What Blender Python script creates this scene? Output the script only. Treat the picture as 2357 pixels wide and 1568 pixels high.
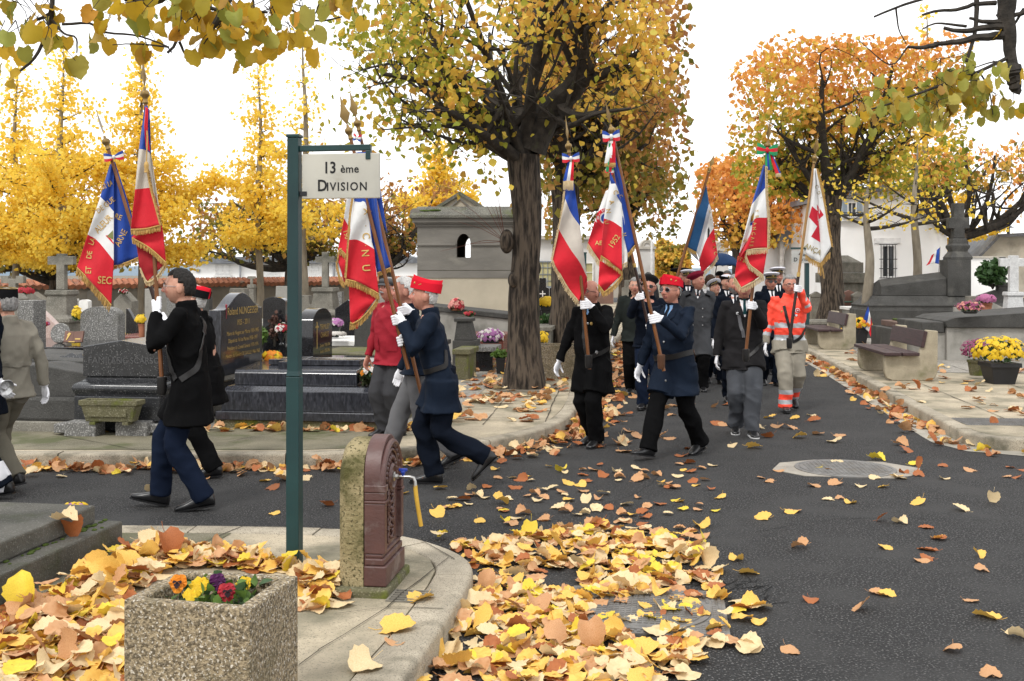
import bpy, math, random
import numpy as np
from mathutils import Vector, Matrix, noise
from mathutils.bvhtree import BVHTree
import mathutils.geometry as mgeo
for o in list(bpy.data.objects): bpy.data.objects.remove(o)
SC = bpy.context.scene
COL = SC.collection
R = math.radians
rnd = random.Random(7)
# ------------------------------------------------------------------ camera, world, sun, exposure
F, CX, HZ, CZ = 2500.0, 1178.5, 628.0, 1.72          # focal length, centre column, horizon row (in 2357 px wide units), eye height
cd = bpy.data.cameras.new('camera'); cam = bpy.data.objects.new('camera', cd); COL.objects.link(cam)
cam.location = (0, 0, CZ); cam.rotation_euler = (R(90), 0, 0)
cd.sensor_width = 36; cd.lens = F / 2357 * 36; cd.shift_y = -(784 - HZ) / 2357
cd.clip_start = 0.1; cd.clip_end = 2000
SC.camera = cam
SUN_EL, SUN_AZ = 52, -150                             # high, behind the photographer's left shoulder
w = bpy.data.worlds.new('World'); SC.world = w; w.use_nodes = True
nt = w.node_tree; nt.nodes.clear()
out = nt.nodes.new('ShaderNodeOutputWorld'); bg = nt.nodes.new('ShaderNodeBackground'); bg.inputs[1].default_value = 0.1
sky = nt.nodes.new('ShaderNodeTexSky'); sky.sky_type = 'NISHITA'; sky.sun_disc = False
sky.sun_elevation = R(SUN_EL); sky.sun_rotation = R(SUN_AZ)
hs = nt.nodes.new('ShaderNodeHueSaturation'); hs.inputs['Saturation'].default_value = 0.05
mx = nt.nodes.new('ShaderNodeMix'); mx.data_type = 'RGBA'; mx.inputs[0].default_value = 0.85
mx.inputs[7].default_value = (13.2, 13.3, 13.5, 1)    # the closed cloud cover
nt.links.new(sky.outputs[0], hs.inputs['Color']); nt.links.new(hs.outputs[0], mx.inputs[6])
nt.links.new(mx.outputs[2], bg.inputs[0]); nt.links.new(bg.outputs[0], out.inputs[0])
sd = bpy.data.lights.new('sun', 'SUN'); sd.energy = 1.5; sd.angle = R(12); sd.color = (1, 0.97, 0.92)
sun = bpy.data.objects.new('sun', sd); COL.objects.link(sun)
_d = Vector((math.sin(R(SUN_AZ)) * math.cos(R(SUN_EL)), math.cos(R(SUN_AZ)) * math.cos(R(SUN_EL)), math.sin(R(SUN_EL))))
sun.rotation_euler = _d.to_track_quat('Z', 'Y').to_euler(); sun.location = (0, 0, 30)
SC.view_settings.view_transform = 'Standard'; SC.view_settings.look = 'None'
SC.view_settings.exposure = 0.44; SC.view_settings.gamma = 1.0
SC.cycles.max_bounces = 6; SC.cycles.transparent_max_bounces = 6
# ------------------------------------------------------------------ photo geometry
def P(u, v, Y): return Vector(((u - CX) / F * Y, Y, CZ - (v - HZ) / F * Y))
def GP(u, v, z=0.0): return P(u, v, F * (CZ - z) / (v - HZ))
def gy(v, z=0.0): return F * (CZ - z) / (v - HZ)
GRID = R(-7.5)                                        # the cemetery grid is turned a little to the camera
KZ = 0.12                                             # pavement height
# ------------------------------------------------------------------ materials
MATS = {}
def mat(name, c1, c2=None, scale=6, rough=.75, bump=0, bscale=None, metal=0, stretch=(1, 1, 1), transl=0, spec=.35,
        c3=None, s3=60, w3=.5, e3=.04, island=None, lo=.35, hi=.65, sheen=0, objrand=None, detail=6, stain=None, coat=0):
    if name in MATS: return MATS[name]
    m = bpy.data.materials.new(name); m.use_nodes = True; t = m.node_tree; N = t.nodes; L = t.links
    b = N['Principled BSDF']; b.inputs['Roughness'].default_value = rough; b.inputs['Metallic'].default_value = metal
    b.inputs['Specular IOR Level'].default_value = spec
    if sheen: b.inputs['Sheen Weight'].default_value = sheen
    if coat: b.inputs['Coat Weight'].default_value = coat; b.inputs['Coat Roughness'].default_value = .08
    tc = N.new('ShaderNodeTexCoord'); mp = N.new('ShaderNodeMapping'); mp.inputs['Scale'].default_value = stretch
    L.new(tc.outputs['Object'], mp.inputs[0])
    def nz(s, det=detail, ro=.55):
        n = N.new('ShaderNodeTexNoise'); n.inputs['Scale'].default_value = s; n.inputs['Detail'].default_value = det
        n.inputs['Roughness'].default_value = ro; L.new(mp.outputs[0], n.inputs['Vector']); return n
    def ramp(src, stops):
        r = N.new('ShaderNodeValToRGB'); e = r.color_ramp.elements
        while len(e) < len(stops): e.new(.5)
        for k, (p, c) in enumerate(stops): e[k].position = p; e[k].color = (*c[:3], 1)
        L.new(src, r.inputs[0]); return r.outputs[0]
    def mix(a, bcol, fac):
        q = N.new('ShaderNodeMix'); q.data_type = 'RGBA'; L.new(a, q.inputs[6])
        if isinstance(bcol, tuple): q.inputs[7].default_value = (*bcol, 1)
        else: L.new(bcol, q.inputs[7])
        L.new(fac, q.inputs[0]); return q.outputs[2]
    if c2 is None: c2 = tuple(x * .8 for x in c1)
    col = ramp(nz(scale).outputs['Fac'], [(lo, c1), (hi, c2)])
    if island:                                       # one colour per leaf
        g = N.new('ShaderNodeNewGeometry'); col2 = ramp(g.outputs['Random Per Island'], island)
        mm = N.new('ShaderNodeMix'); mm.data_type = 'RGBA'; mm.blend_type = 'MULTIPLY'; mm.inputs[0].default_value = 1
        L.new(col, mm.inputs[6]); L.new(col2, mm.inputs[7]); col = mm.outputs[2]
    if objrand:
        g = N.new('ShaderNodeObjectInfo'); col2 = ramp(g.outputs['Random'], objrand)
        mm = N.new('ShaderNodeMix'); mm.data_type = 'RGBA'; mm.blend_type = 'MULTIPLY'; mm.inputs[0].default_value = 1
        L.new(col, mm.inputs[6]); L.new(col2, mm.inputs[7]); col = mm.outputs[2]
    if c3 is not None:                               # grains of a second colour
        f = ramp(nz(s3, 2, .4).outputs['Fac'], [(w3, (0, 0, 0)), (w3 + e3, (1, 1, 1))]); col = mix(col, c3, f)
    if stain is not None:                            # (colour, scale, from, to): moss, lime or dirt
        f = ramp(nz(stain[1], 7, .62).outputs['Fac'], [(stain[2], (0, 0, 0)), (stain[3], (1, 1, 1))]); col = mix(col, stain[0], f)
    L.new(col, b.inputs['Base Color'])
    if bump:
        bp = N.new('ShaderNodeBump'); bp.inputs['Strength'].default_value = bump; bp.inputs['Distance'].default_value = .02
        L.new(nz(bscale or scale * 4).outputs['Fac'], bp.inputs['Height']); L.new(bp.outputs[0], b.inputs['Normal'])
    if transl:
        tr = N.new('ShaderNodeBsdfTranslucent'); L.new(col, tr.inputs[0])
        ms = N.new('ShaderNodeMixShader'); ms.inputs[0].default_value = transl
        L.new(b.outputs[0], ms.inputs[1]); L.new(tr.outputs[0], ms.inputs[2]); L.new(ms.outputs[0], N['Material Output'].inputs[0])
    MATS[name] = m; return m
# ------------------------------------------------------------------ objects
def tag(o, label=None, cat=None, group=None, kind=None):
    for k, x in (('label', label), ('category', cat), ('group', group), ('kind', kind)):
        if x: o[k] = x
    return o
def thing(name, label, cat, loc, rz=0, group=None, kind=None):
    o = bpy.data.objects.new(name, None); COL.objects.link(o); o.location = loc; o.rotation_euler = (0, 0, rz)
    o.empty_display_size = .1
    return tag(o, label, cat, group, kind)
def wmat(o):                                         # an empty's own matrix (empties here only move and turn about z)
    return Matrix.Translation(o.location) @ Matrix.Rotation(o.rotation_euler[2], 4, 'Z')
class MB:
    """Collects shapes and links them as one mesh object."""
    def __init__(s): s.v = []; s.f = []; s.m = []
    def add(s, vs, fs, mi=0):
        o = len(s.v); s.v.extend([tuple(p) for p in vs]); s.f.extend([tuple(i + o for i in f) for f in fs])
        s.m.extend(mi if isinstance(mi, list) else [mi] * len(fs)); return s
    def box(s, c, d, rz=0, mi=0, taper=1.0, M=None):
        x, y, z = d[0] / 2, d[1] / 2, d[2] / 2; vs = []
        for sz in (-1, 1):
            k = taper if sz > 0 else 1
            for sx, sy in ((-1, -1), (1, -1), (1, 1), (-1, 1)): vs.append(Vector((sx * x * k, sy * y * k, sz * z)))
        q = Matrix.Translation(c) @ Matrix.Rotation(rz, 4, 'Z')
        if M is not None: q = M @ q
        return s.add([q @ p for p in vs], [(3, 2, 1, 0), (4, 5, 6, 7), (0, 1, 5, 4), (1, 2, 6, 5), (2, 3, 7, 6), (3, 0, 4, 7)], mi)
    def bx(s, x0, x1, y0, y1, z0, z1, mi=0): return s.box(((x0 + x1) / 2, (y0 + y1) / 2, (z0 + z1) / 2), (x1 - x0, y1 - y0, z1 - z0), 0, mi)
    def rings(s, rs, mi=0, cap=True, closed=False):
        n = len(rs[0]); vs = [p for r in rs for p in r]; fs = []
        for k in range(len(rs) - 1 + (1 if closed else 0)):
            a, b = k * n, ((k + 1) % len(rs)) * n
            for i in range(n): fs.append((a + i, a + (i + 1) % n, b + (i + 1) % n, b + i))
        if cap and not closed:
            fs.append(tuple(range(n - 1, -1, -1))); fs.append(tuple(range((len(rs) - 1) * n, len(rs) * n)))
        return s.add(vs, fs, mi)
    def tube(s, pts, rad, n=8, mi=0, cap=True, flat=1.0, ref=None):
        pts = [Vector(p) for p in pts]
        if not isinstance(rad, (list, tuple)): rad = [rad] * len(pts)
        rs = []; prev = None
        for i, p in enumerate(pts):
            t = (pts[min(i + 1, len(pts) - 1)] - pts[max(i - 1, 0)])
            t = t.normalized() if t.length > 1e-9 else Vector((0, 0, 1))
            if prev is None:
                a = Vector(ref) if ref is not None else (Vector((0, 0, 1)) if abs(t.z) < .9 else Vector((1, 0, 0)))
            else: a = prev
            a = (a - t * a.dot(t)); a = a.normalized() if a.length > 1e-6 else t.orthogonal().normalized()
            prev = a; b = t.cross(a)
            rs.append([p + (a * math.cos(2 * math.pi * k / n) + b * (math.sin(2 * math.pi * k / n) * flat)) * rad[i] for k in range(n)])
        return s.rings(rs, mi, cap)
    def ell(s, c, r, M=None, seg=16, ring=10, mi=0):
        c = Vector(c); rs = []
        if not isinstance(r, (tuple, list)): r = (r, r, r)
        M = M or Matrix.Identity(3)
        for j in range(ring + 1):
            th = math.pi * (j + .02 if j == 0 else (j - .02 if j == ring else j)) / ring
            rs.append([c + M @ Vector((r[0] * math.sin(th) * math.cos(2 * math.pi * k / seg), r[1] * math.sin(th) * math.sin(2 * math.pi * k / seg), -r[2] * math.cos(th))) for k in range(seg)])
        return s.rings(rs, mi)
    def lathe(s, prof, c=(0, 0, 0), n=20, mi=0, sx=1, sy=1, M=None):
        c = Vector(c); rs = []
        for r, z in prof:
            ring = [Vector((r * sx * math.cos(2 * math.pi * k / n), r * sy * math.sin(2 * math.pi * k / n), z)) for k in range(n)]
            rs.append([(M @ p if M is not None else p) + c for p in ring])
        return s.rings(rs, mi)
    def prism(s, poly, y0, y1, M=None, mi=0):
        """poly in x,z; pushed from y0 (front) to y1."""
        n = len(poly); a = [Vector((x, y0, z)) for x, z in poly]; b = [Vector((x, y1, z)) for x, z in poly]
        tri = mgeo.tessellate_polygon([[Vector((x, z, 0)) for x, z in poly]])
        fs = [tuple(t) for t in tri] + [tuple(i + n for i in reversed(t)) for t in tri]
        fs += [(i, (i + 1) % n, n + (i + 1) % n, n + i) for i in range(n)]
        vs = a + b
        if M is not None: vs = [M @ p for p in vs]
        return s.add(vs, fs, mi)
    def plate(s, poly, z0, z1, mi=0):
        """poly in x,y; raised from z0 to z1."""
        n = len(poly); a = [Vector((p[0], p[1], z0)) for p in poly]; b = [Vector((p[0], p[1], z1)) for p in poly]
        tri = mgeo.tessellate_polygon([[Vector((p[0], p[1], 0)) for p in poly]])
        fs = [tuple(i + n for i in t) for t in tri] + [(i, (i + 1) % n, n + (i + 1) % n, n + i) for i in range(n)]
        return s.add(a + b, fs, mi)
    def mesh(s, name):
        me = bpy.data.meshes.new(name); me.from_pydata(s.v, [], s.f); return me
    def build(s, name, mats, parent=None, smooth=40, bevel=0, world=False, label=None, fix=True):
        me = s.mesh(name)
        if not isinstance(mats, (list, tuple)): mats = [mats]
        for m in mats: me.materials.append(m)
        if len(mats) > 1: me.polygons.foreach_set('material_index', s.m)
        if fix:
            import bmesh
            b = bmesh.new(); b.from_mesh(me); bmesh.ops.recalc_face_normals(b, faces=b.faces); b.to_mesh(me); b.free()
        if smooth:
            me.polygons.foreach_set('use_smooth', [True] * len(me.polygons))
            if smooth < 180: me.set_sharp_from_angle(angle=R(smooth))
        return link(name, me, parent, bevel, world, label)
def link(name, me, parent=None, bevel=0, world=False, label=None):
    o = bpy.data.objects.new(name, me); COL.objects.link(o)
    if parent is not None:
        o.parent = parent
        if world:
            def wm(q): return wmat(q) if q.parent is None else wm(q.parent) @ q.matrix_parent_inverse @ wmat(q)
            o.matrix_parent_inverse = wm(parent).inverted()
    if bevel:
        bm = o.modifiers.new('bevel', 'BEVEL'); bm.width = bevel; bm.segments = 2; bm.limit_method = 'ANGLE'; bm.angle_limit = R(40)
    if label: o['label'] = label
    return o
TMP = bpy.data.scenes.new('tmp')
def evaluated(o):
    TMP.collection.objects.link(o); vl = TMP.view_layers[0]; vl.update()
    me = bpy.data.meshes.new_from_object(o.evaluated_get(vl.depsgraph))
    TMP.collection.objects.unlink(o); d = o.data; bpy.data.objects.remove(o)
    (bpy.data.meshes if isinstance(d, bpy.types.Mesh) else bpy.data.curves).remove(d)
    return me
def fused(mb, voxel, it=2, k=.5):
    """Overlapping closed shapes grown together into one continuous skin: returns vertex array, faces."""
    o = bpy.data.objects.new('t', mb.mesh('t'))
    md = o.modifiers.new('r', 'REMESH'); md.mode = 'VOXEL'; md.voxel_size = voxel; md.use_smooth_shade = True
    if it: sm = o.modifiers.new('s', 'SMOOTH'); sm.iterations = it; sm.factor = k
    return evaluated(o)
_txt = {}
def text_geo(s, size=1.0, bold=0.0, space=1.0, shear=0):
    k = (s, bold, space, shear)
    if k not in _txt:
        c = bpy.data.curves.new('t', 'FONT'); c.body = s; c.align_x = 'CENTER'; c.align_y = 'CENTER'; c.size = 1; c.offset = bold
        c.space_character = space; c.resolution_u = 3; c.shear = shear
        me = evaluated(bpy.data.objects.new('t', c))
        _txt[k] = ([tuple(v.co) for v in me.vertices], [tuple(p.vertices) for p in me.polygons]); bpy.data.meshes.remove(me)
    vs, fs = _txt[k]
    return [Vector((x * size, y * size)) for x, y, z in vs], fs
def put_text(mb, s, M, size, bold=0, mi=0, space=1.0, shear=0, sx=1.0):
    """M takes (x right, 0, z up) of the text plane to where it goes."""
    vs, fs = text_geo(s, size, bold, space, shear)
    mb.add([M @ Vector((p.x * sx, 0, p.y)) for p in vs], fs, mi)
def bez(a, b, c, n=8):
    a, b, c = Vector(a), Vector(b), Vector(c)
    return [a * (1 - t) ** 2 + b * 2 * t * (1 - t) + c * t * t for t in [i / n for i in range(n + 1)]]
def resample(pts, n):
    """n points evenly spaced along a smooth curve through pts."""
    pts = [Vector(p) for p in pts]
    if len(pts) == 2: return [pts[0].lerp(pts[1], i / (n - 1)) for i in range(n)]
    d = []
    for i in range(len(pts) - 1):
        p0 = pts[i - 1] if i else pts[0] * 2 - pts[1]; p3 = pts[i + 2] if i + 2 < len(pts) else pts[-1] * 2 - pts[-2]
        p1, p2 = pts[i], pts[i + 1]
        for k in range(12):
            t = k / 12
            d.append(.5 * ((2 * p1) + (p2 - p0) * t + (2 * p0 - 5 * p1 + 4 * p2 - p3) * t * t + (3 * p1 - p0 - 3 * p2 + p3) * t ** 3))
    d.append(pts[-1]); L = [0]
    for i in range(1, len(d)): L.append(L[-1] + (d[i] - d[i - 1]).length)
    o = []; j = 0
    for i in range(n):
        s = L[-1] * i / (n - 1)
        while j < len(d) - 2 and L[j + 1] < s: j += 1
        q = (s - L[j]) / max(1e-9, L[j + 1] - L[j]); o.append(d[j].lerp(d[j + 1], min(1, max(0, q))))
    return o
def big_mesh(name, V, Fc, mats, parent=None, world=False, midx=None, smooth=False):
    """Fast mesh from numpy arrays; every face has the same number of corners."""
    me = bpy.data.meshes.new(name); nv = len(V); nf, k = Fc.shape
    me.vertices.add(nv); me.vertices.foreach_set('co', np.asarray(V, np.float32).ravel())
    me.loops.add(nf * k); me.loops.foreach_set('vertex_index', Fc.astype(np.int32).ravel())
    me.polygons.add(nf); me.polygons.foreach_set('loop_start', np.arange(0, nf * k, k, dtype=np.int32))
    for m in (mats if isinstance(mats, (list, tuple)) else [mats]): me.materials.append(m)
    if midx is not None: me.polygons.foreach_set('material_index', midx.astype(np.int32))
    if smooth: me.polygons.foreach_set('use_smooth', np.ones(nf, bool))
    me.update(calc_edges=True); me.validate()
    return link(name, me, parent, 0, world)
# ------------------------------------------------------------------ ground, road, pavements
m_earth = mat('earth', (.20, .17, .12), (.13, .11, .085), scale=3, bump=.5, bscale=40, rough=.95)
m_gravel = mat('gravel', (.30, .28, .24), (.20, .18, .155), scale=8, bump=.8, bscale=90, rough=.95, c3=(.42, .40, .36), s3=110, w3=.56)
m_asphalt = mat('asphalt', (.024, .024, .0245), (.010, .010, .0105), scale=60, rough=.8, bump=1.0, bscale=75, c3=(.15, .147, .142), s3=85, w3=.585, e3=.08,
                stain=((.040, .0395, .039), 1.6, .46, .66), lo=.35, hi=.65, detail=3)
m_pave = mat('pavement_concrete', (.48, .405, .29), (.32, .275, .20), scale=2.2, rough=.85, bump=.35, bscale=60, c3=(.20, .18, .13), s3=130, w3=.60, e3=.05,
             stain=((.17, .155, .105), 1.6, .45, .64))
m_pave_dark = mat('pavement_mossy', (.19, .17, .115), (.115, .105, .07), scale=2.5, rough=.9, bump=.4, bscale=60, c3=(.26, .24, .18), s3=120, w3=.60,
                  stain=((.085, .09, .04), 1.8, .50, .64))
m_kerb = mat('kerb_stone', (.44, .385, .295), (.28, .245, .185), scale=4, rough=.85, bump=.4, bscale=70, c3=(.17, .15, .115), s3=140, w3=.58,
             stain=((.11, .10, .07), 2.5, .52, .68))
m_gutter = mat('gutter_concrete', (.40, .37, .31), (.28, .26, .215), scale=4, rough=.85, bump=.3, bscale=80)
m_joint = mat('joint_dirt', (.06, .05, .035), (.035, .03, .02), scale=20, rough=.95)
m_iron = mat('cast_iron', (.22, .215, .205), (.15, .146, .14), scale=12, rough=.5, metal=.3, bump=.2, bscale=90, stain=((.17, .155, .135), 5, .5, .7))
def flat(name, poly, z, m, kind='structure'):
    b = MB(); tri = mgeo.tessellate_polygon([[Vector((p[0], p[1], 0)) for p in poly]])
    b.add([(p[0], p[1], z) for p in poly], [tuple(t) for t in tri])
    o = b.build(name, m, smooth=0); me = o.data
    for p in me.polygons:
        if p.normal.z < 0: p.flip()
    o['kind'] = kind; return o
flat('ground', [(-900, -60), (900, -60), (900, 1500), (-900, 1500)], -.012, m_earth)
flat('road', [(-60, -8), (60, -8), (60, 10.2), (7, 11.5), (14, 75), (2, 75), (-2, 11), (-60, 10.2)], 0, m_asphalt)
left_k = [(-30, 9.6), (-4.5, 9.56), (-1.83, 9.55), (-.71, 9.85), (-.12, 10.4), (.41, 11.2), (.71, 12.4), (.89, 14), (1.02, 15.8), (2.2, 24), (3.36, 31.9), (6.6, 54)]
right_k = [(30, 11.6), (5.6, 10.55), (4.94, 10.42), (4.64, 10.5), (4.52, 10.85), (4.55, 11.2), (4.67, 12.0), (4.86, 13.4), (5.28, 16.2), (6.0, 21.4), (7.5, 33), (10.5, 55)]
front_k = [(-30, 7.05), (-4, 6.93), (-1.12, 6.86), (-.66, 6.64), (-.42, 6.40), (-.25, 6.12), (-.205, 5.87), (-.225, 5.58), (-.28, 5.18), (-.34, 4.75), (-.39, 4.48), (-.44, 4.26), (-.9, 1.0), (-1.2, -3)]
def smooth_line(k, step=.1):
    p = [Vector((x, y, 0)) for x, y in k]
    for _ in range(3):                               # corner cutting keeps the line free of kinks
        n = [p[0]]
        for i in range(len(p) - 1): n += [p[i].lerp(p[i + 1], .25), p[i].lerp(p[i + 1], .75)]
        p = n + [p[-1]]
    L = [0]
    for i in range(1, len(p)): L.append(L[-1] + (p[i] - p[i - 1]).length)
    m = int(L[-1] / step); o = []; j = 0
    for i in range(m + 1):
        s = L[-1] * i / m
        while j < len(p) - 2 and L[j + 1] < s: j += 1
        o.append(p[j].lerp(p[j + 1], (s - L[j]) / max(1e-9, L[j + 1] - L[j])))
    return o
def kerb(name, k, side, wd=.16, h=.125, stone=1.0):
    ln = smooth_line(k); b = MB(); i = 0; per = int(stone / .1); inner = []
    nrm = []
    for j in range(len(ln)):
        t = (ln[min(j + 1, len(ln) - 1)] - ln[max(j - 1, 0)]).normalized(); nrm.append(Vector((-t.y, t.x, 0)) * side)
    while i < len(ln) - 1:
        e = min(i + per, len(ln) - 1); rs = []; dz = rnd.uniform(-.004, .004); dn = rnd.uniform(-.004, .004)
        for j in range(i, e + 1):
            p = ln[j].copy(); n = nrm[j]
            t = (ln[min(j + 1, len(ln) - 1)] - ln[max(j - 1, 0)]).normalized()
            if j == i: p += t * .006
            if j == e: p -= t * .006
            p += n * dn
            rs.append([p + Vector((0, 0, -.1)), p + Vector((0, 0, h - .025 + dz)), p + n * .008 + Vector((0, 0, h - .008 + dz)), p + n * .03 + Vector((0, 0, h + dz)),
                       p + n * (wd - .01) + Vector((0, 0, h + dz)), p + n * wd + Vector((0, 0, h - .01 + dz)), p + n * wd + Vector((0, 0, -.1))])
        b.rings(rs); i = e
    o = b.build(name, m_kerb, smooth=50); o['kind'] = 'structure'
    return [ln[j] + nrm[j] * (wd + .002) for j in range(0, len(ln), 3)] + [ln[-1] + nrm[-1] * (wd + .002)]
li = kerb('kerb', left_k, 1)
ri = kerb('kerb', right_k, -1)
fi = kerb('kerb', front_k, -1, wd=.2, stone=.8)
def paved(name, inner, back, m):
    b = MB(); b.plate([(p.x, p.y) for p in inner] + back, -.1, KZ); o = b.build(name, m, smooth=0); o['kind'] = 'structure'
paved('pavement', li, [(3, 75), (-60, 75), (-60, 9.8)], m_pave)
paved('pavement', ri, [(13, 75), (80, 75), (80, 14)], m_pave)
paved('pavement', fi, [(-30, -3)], m_pave)
# the darker strip along the left kerb, gravel among the graves
flat('pavement', [(-40, 9.85), (-4.5, 9.82), (-1.9, 9.80), (-1.2, 9.95), (-1.05, 11.1), (-40, 11.45)], KZ + .004, m_pave_dark)
flat('pavement', [(-30, 4.5), (-1.95, 5.35), (-1.72, 6.66), (-30, 6.80)], KZ + .004, m_pave_dark)
flat('grave_gravel', [(-60, 11.55), (-1.2, 11.2), (-.5, 13.5), (-.2, 17), (.3, 24), (1.8, 34), (3, 50), (3, 74), (-60, 74)], KZ + .004, m_gravel)
flat('grave_gravel', [(6.2, 17.4), (80, 13.5), (80, 74), (12.6, 74), (9.0, 40), (7.2, 24)], KZ + .004, m_gravel)
# pale concrete gutter on the right
gl = smooth_line(right_k[2:], .4); gp = []
for j in range(len(gl)):
    t = (gl[min(j + 1, len(gl) - 1)] - gl[max(j - 1, 0)]).normalized(); gp.append(gl[j] + Vector((-t.y, t.x, 0)) * .28)
flat('gutter', [(p.x, p.y) for p in gl] + [(p.x, p.y) for p in reversed(gp)], .004, m_gutter)
# joints in the pavements: thin dark strips of dirt
jb = MB()
def strip(a, bb, wd=.008, z=KZ + .008):
    a, bb = Vector((*a, 0)), Vector((*bb, 0)); n = int((bb - a).length / .25) + 2; t = (bb - a).normalized(); s = Vector((-t.y, t.x, 0)); vs = []
    for i in range(n):
        p = a.lerp(bb, i / (n - 1)) + s * rnd.uniform(-.008, .008); ww = wd * rnd.uniform(.3, 1)
        vs += [p - s * ww / 2 + Vector((0, 0, z)), p + s * ww / 2 + Vector((0, 0, z))]
    jb.add(vs, [(2 * i, 2 * i + 1, 2 * i + 3, 2 * i + 2) for i in range(n - 1)])
def gxy(u, v): p = GP(u, v, KZ); return (p.x, p.y)
for a, bb in (((560, 1213), (440, 1262)), ((560, 1213), (770, 1218)), ((735, 1500), (890, 1400)), ((890, 1400), (1030, 1285)), ((735, 1500), (690, 1535)),
              ((770, 1415), (890, 1400)), ((960, 1240), (1045, 1290)), ((1000, 1300), (900, 1285)), ((890, 1400), (1020, 1405))):
    strip(gxy(*a), gxy(*bb))
for Y in (11.9, 13.2, 14.6, 16.1, 17.6): strip((-.9 + (Y - 11.9) * .02, Y + .1), (.75 + (Y - 12) * .07, Y), .016)
strip((.35, 11.6), (.75, 16), .016); strip((-.3, 11.4), (.2, 17), .016)
for Y in (11.6, 12.9, 14.3, 15.8, 17.5, 19.4, 21.5): strip((4.9 + (Y - 11.6) * .14, Y), (7.6 + (Y - 11.6) * .12, Y - .3), .016)
strip((5.3, 11.2), (6.6, 21), .016); strip((6.5, 11.1), (8, 22), .016)
for a, bb in (((60, 1030), (200, 1012)), ((420, 1042), (820, 1035)), ((520, 1020), (660, 990)), ((120, 1000), (330, 1040))): strip(gxy(*a), gxy(*bb), .01, KZ + .008)
o = jb.build('pavement_joint', m_joint, smooth=0); o['kind'] = 'structure'
# manhole in its concrete collar on the road
c = GP(1945, 1080)
t = thing('manhole_cover', 'round iron manhole cover set in a pale concrete octagon on the road', 'manhole cover', (c.x, c.y, 0), R(-4))
b = MB(); b.plate([(-.64, -.08), (-.42, -.36), (.30, -.42), (.58, -.22), (.66, .06), (.42, .36), (-.18, .44), (-.52, .26)], -.03, .006)
b.build('collar', mat('collar_concrete', (.36, .325, .27), (.25, .225, .19), scale=5, rough=.85, bump=.3, bscale=80, c3=(.36, .34, .31), s3=120, w3=.6), t, bevel=.003)
b = MB(); b.lathe([(.43, .0), (.43, .012), (.40, .013), (.398, .009), (.385, .009), (.383, .014), (.01, .014)], n=48)
for i in range(-9, 10):
    for j in range(-9, 10):
        if math.hypot(i * .04, j * .04) < .36: b.box((i * .04, j * .04, .0155), (.030, .024, .003), R(45))
b.build('cover', m_iron, t, smooth=30)
c = GP(1488, 1406)
t = thing('manhole_cover', 'round iron manhole cover in a square frame half buried under yellow leaves', 'manhole cover', (c.x, c.y, 0), R(-8))
b = MB(); b.plate([(-.40, -.37), (.40, -.37), (.40, .37), (-.40, .37)], -.03, .007)
for i in range(-12, 13):
    for j in range(-11, 12):
        if math.hypot(i * .031, j * .031) > .34: b.box((i * .031, j * .031, .009), (.016, .024, .006))
b.build('frame', m_iron, t, smooth=0)
b = MB(); b.lathe([(.325, .0), (.325, .013), (.30, .014), (.298, .010), (.288, .010), (.286, .015), (.01, .015)], n=48)
for i in range(-9, 10):
    for j in range(-9, 10):
        if math.hypot(i * .03, j * .03) < .27: b.box((i * .03, j * .03, .017), (.021, .016, .006))
b.build('cover', m_iron, t, smooth=30)
# iron grating on the right pavement
c = GP(2295, 972, KZ)
t = thing('floor_grating', 'dark iron floor grating let into the beige pavement at the corner', 'grating', (c.x, c.y, KZ), R(-4))
b = MB(); b.bx(-.40, .9, -.26, .26, 0, .008)
for i in range(-13, 30):
    for j in range(-8, 9): b.box((i * .03 + .01, j * .03, .010), (.018, .012, .006), R(45 if (i + j) % 2 else -45))
b.build('plate', m_iron, t, smooth=0)

# crazed asphalt beside the foreground manhole, bare earth round the great linden
jb = MB()
for _ in range(46):
    a = (rnd.uniform(.98, 1.36), rnd.uniform(5.55, 6.05)); an = rnd.choice((0, 1.5, .7)) + rnd.uniform(-.4, .4); L = rnd.uniform(.05, .17); strip(a, (a[0] + L * math.cos(an), a[1] + L * math.sin(an)), .009, .003)
for pl in (((1.6, 7.2), (2.4, 7.6), (3.6, 7.5)), ((-.1, 7.6), (.8, 8.2), (1.3, 9.3))):
    q = resample([(x, y, 0) for x, y in pl], 16)
    for i in range(15): strip((q[i].x + rnd.uniform(-.015, .015), q[i].y), (q[i + 1].x, q[i + 1].y), .006, .003)
o = jb.build('road_crack', mat('crack_dirt', (.008, .008, .008), rough=1), smooth=0); o['kind'] = 'structure'
flat('tree_pit', [(.16 + .52 * math.cos(a) * (1 + .15 * math.sin(3 * a)), 15.1 + .6 * math.sin(a)) for a in [k * .3 for k in range(21)]], KZ + .0085, m_earth)
# ------------------------------------------------------------------ walls and buildings
m_wall = mat('wall_render', (.22, .20, .165), (.15, .137, .112), scale=.9, rough=.9, bump=.3, bscale=12, stain=((.09, .085, .07), .6, .5, .72))
m_tile = mat('clay_tile', (.42, .17, .09), (.27, .11, .065), scale=5, rough=.8, bump=.3, bscale=30, stain=((.16, .12, .09), 3, .55, .7))
m_white = mat('white_render', (.86, .86, .85), (.80, .80, .79), scale=1.2, rough=.85, bump=.15, bscale=25, stain=((.68, .67, .65), .7, .58, .8))
m_offwhite = mat('grey_white_render', (.60, .59, .57), (.50, .49, .47), scale=1.2, rough=.85, bump=.15, bscale=25)
m_trim = mat('white_trim', (.78, .78, .77), rough=.6)
m_slate = mat('slate_roof', (.16, .17, .185), (.10, .105, .115), scale=4, rough=.6, bump=.4, bscale=20)
m_glass = mat('window_glass', (.045, .05, .055), rough=.12, spec=.6)
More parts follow.
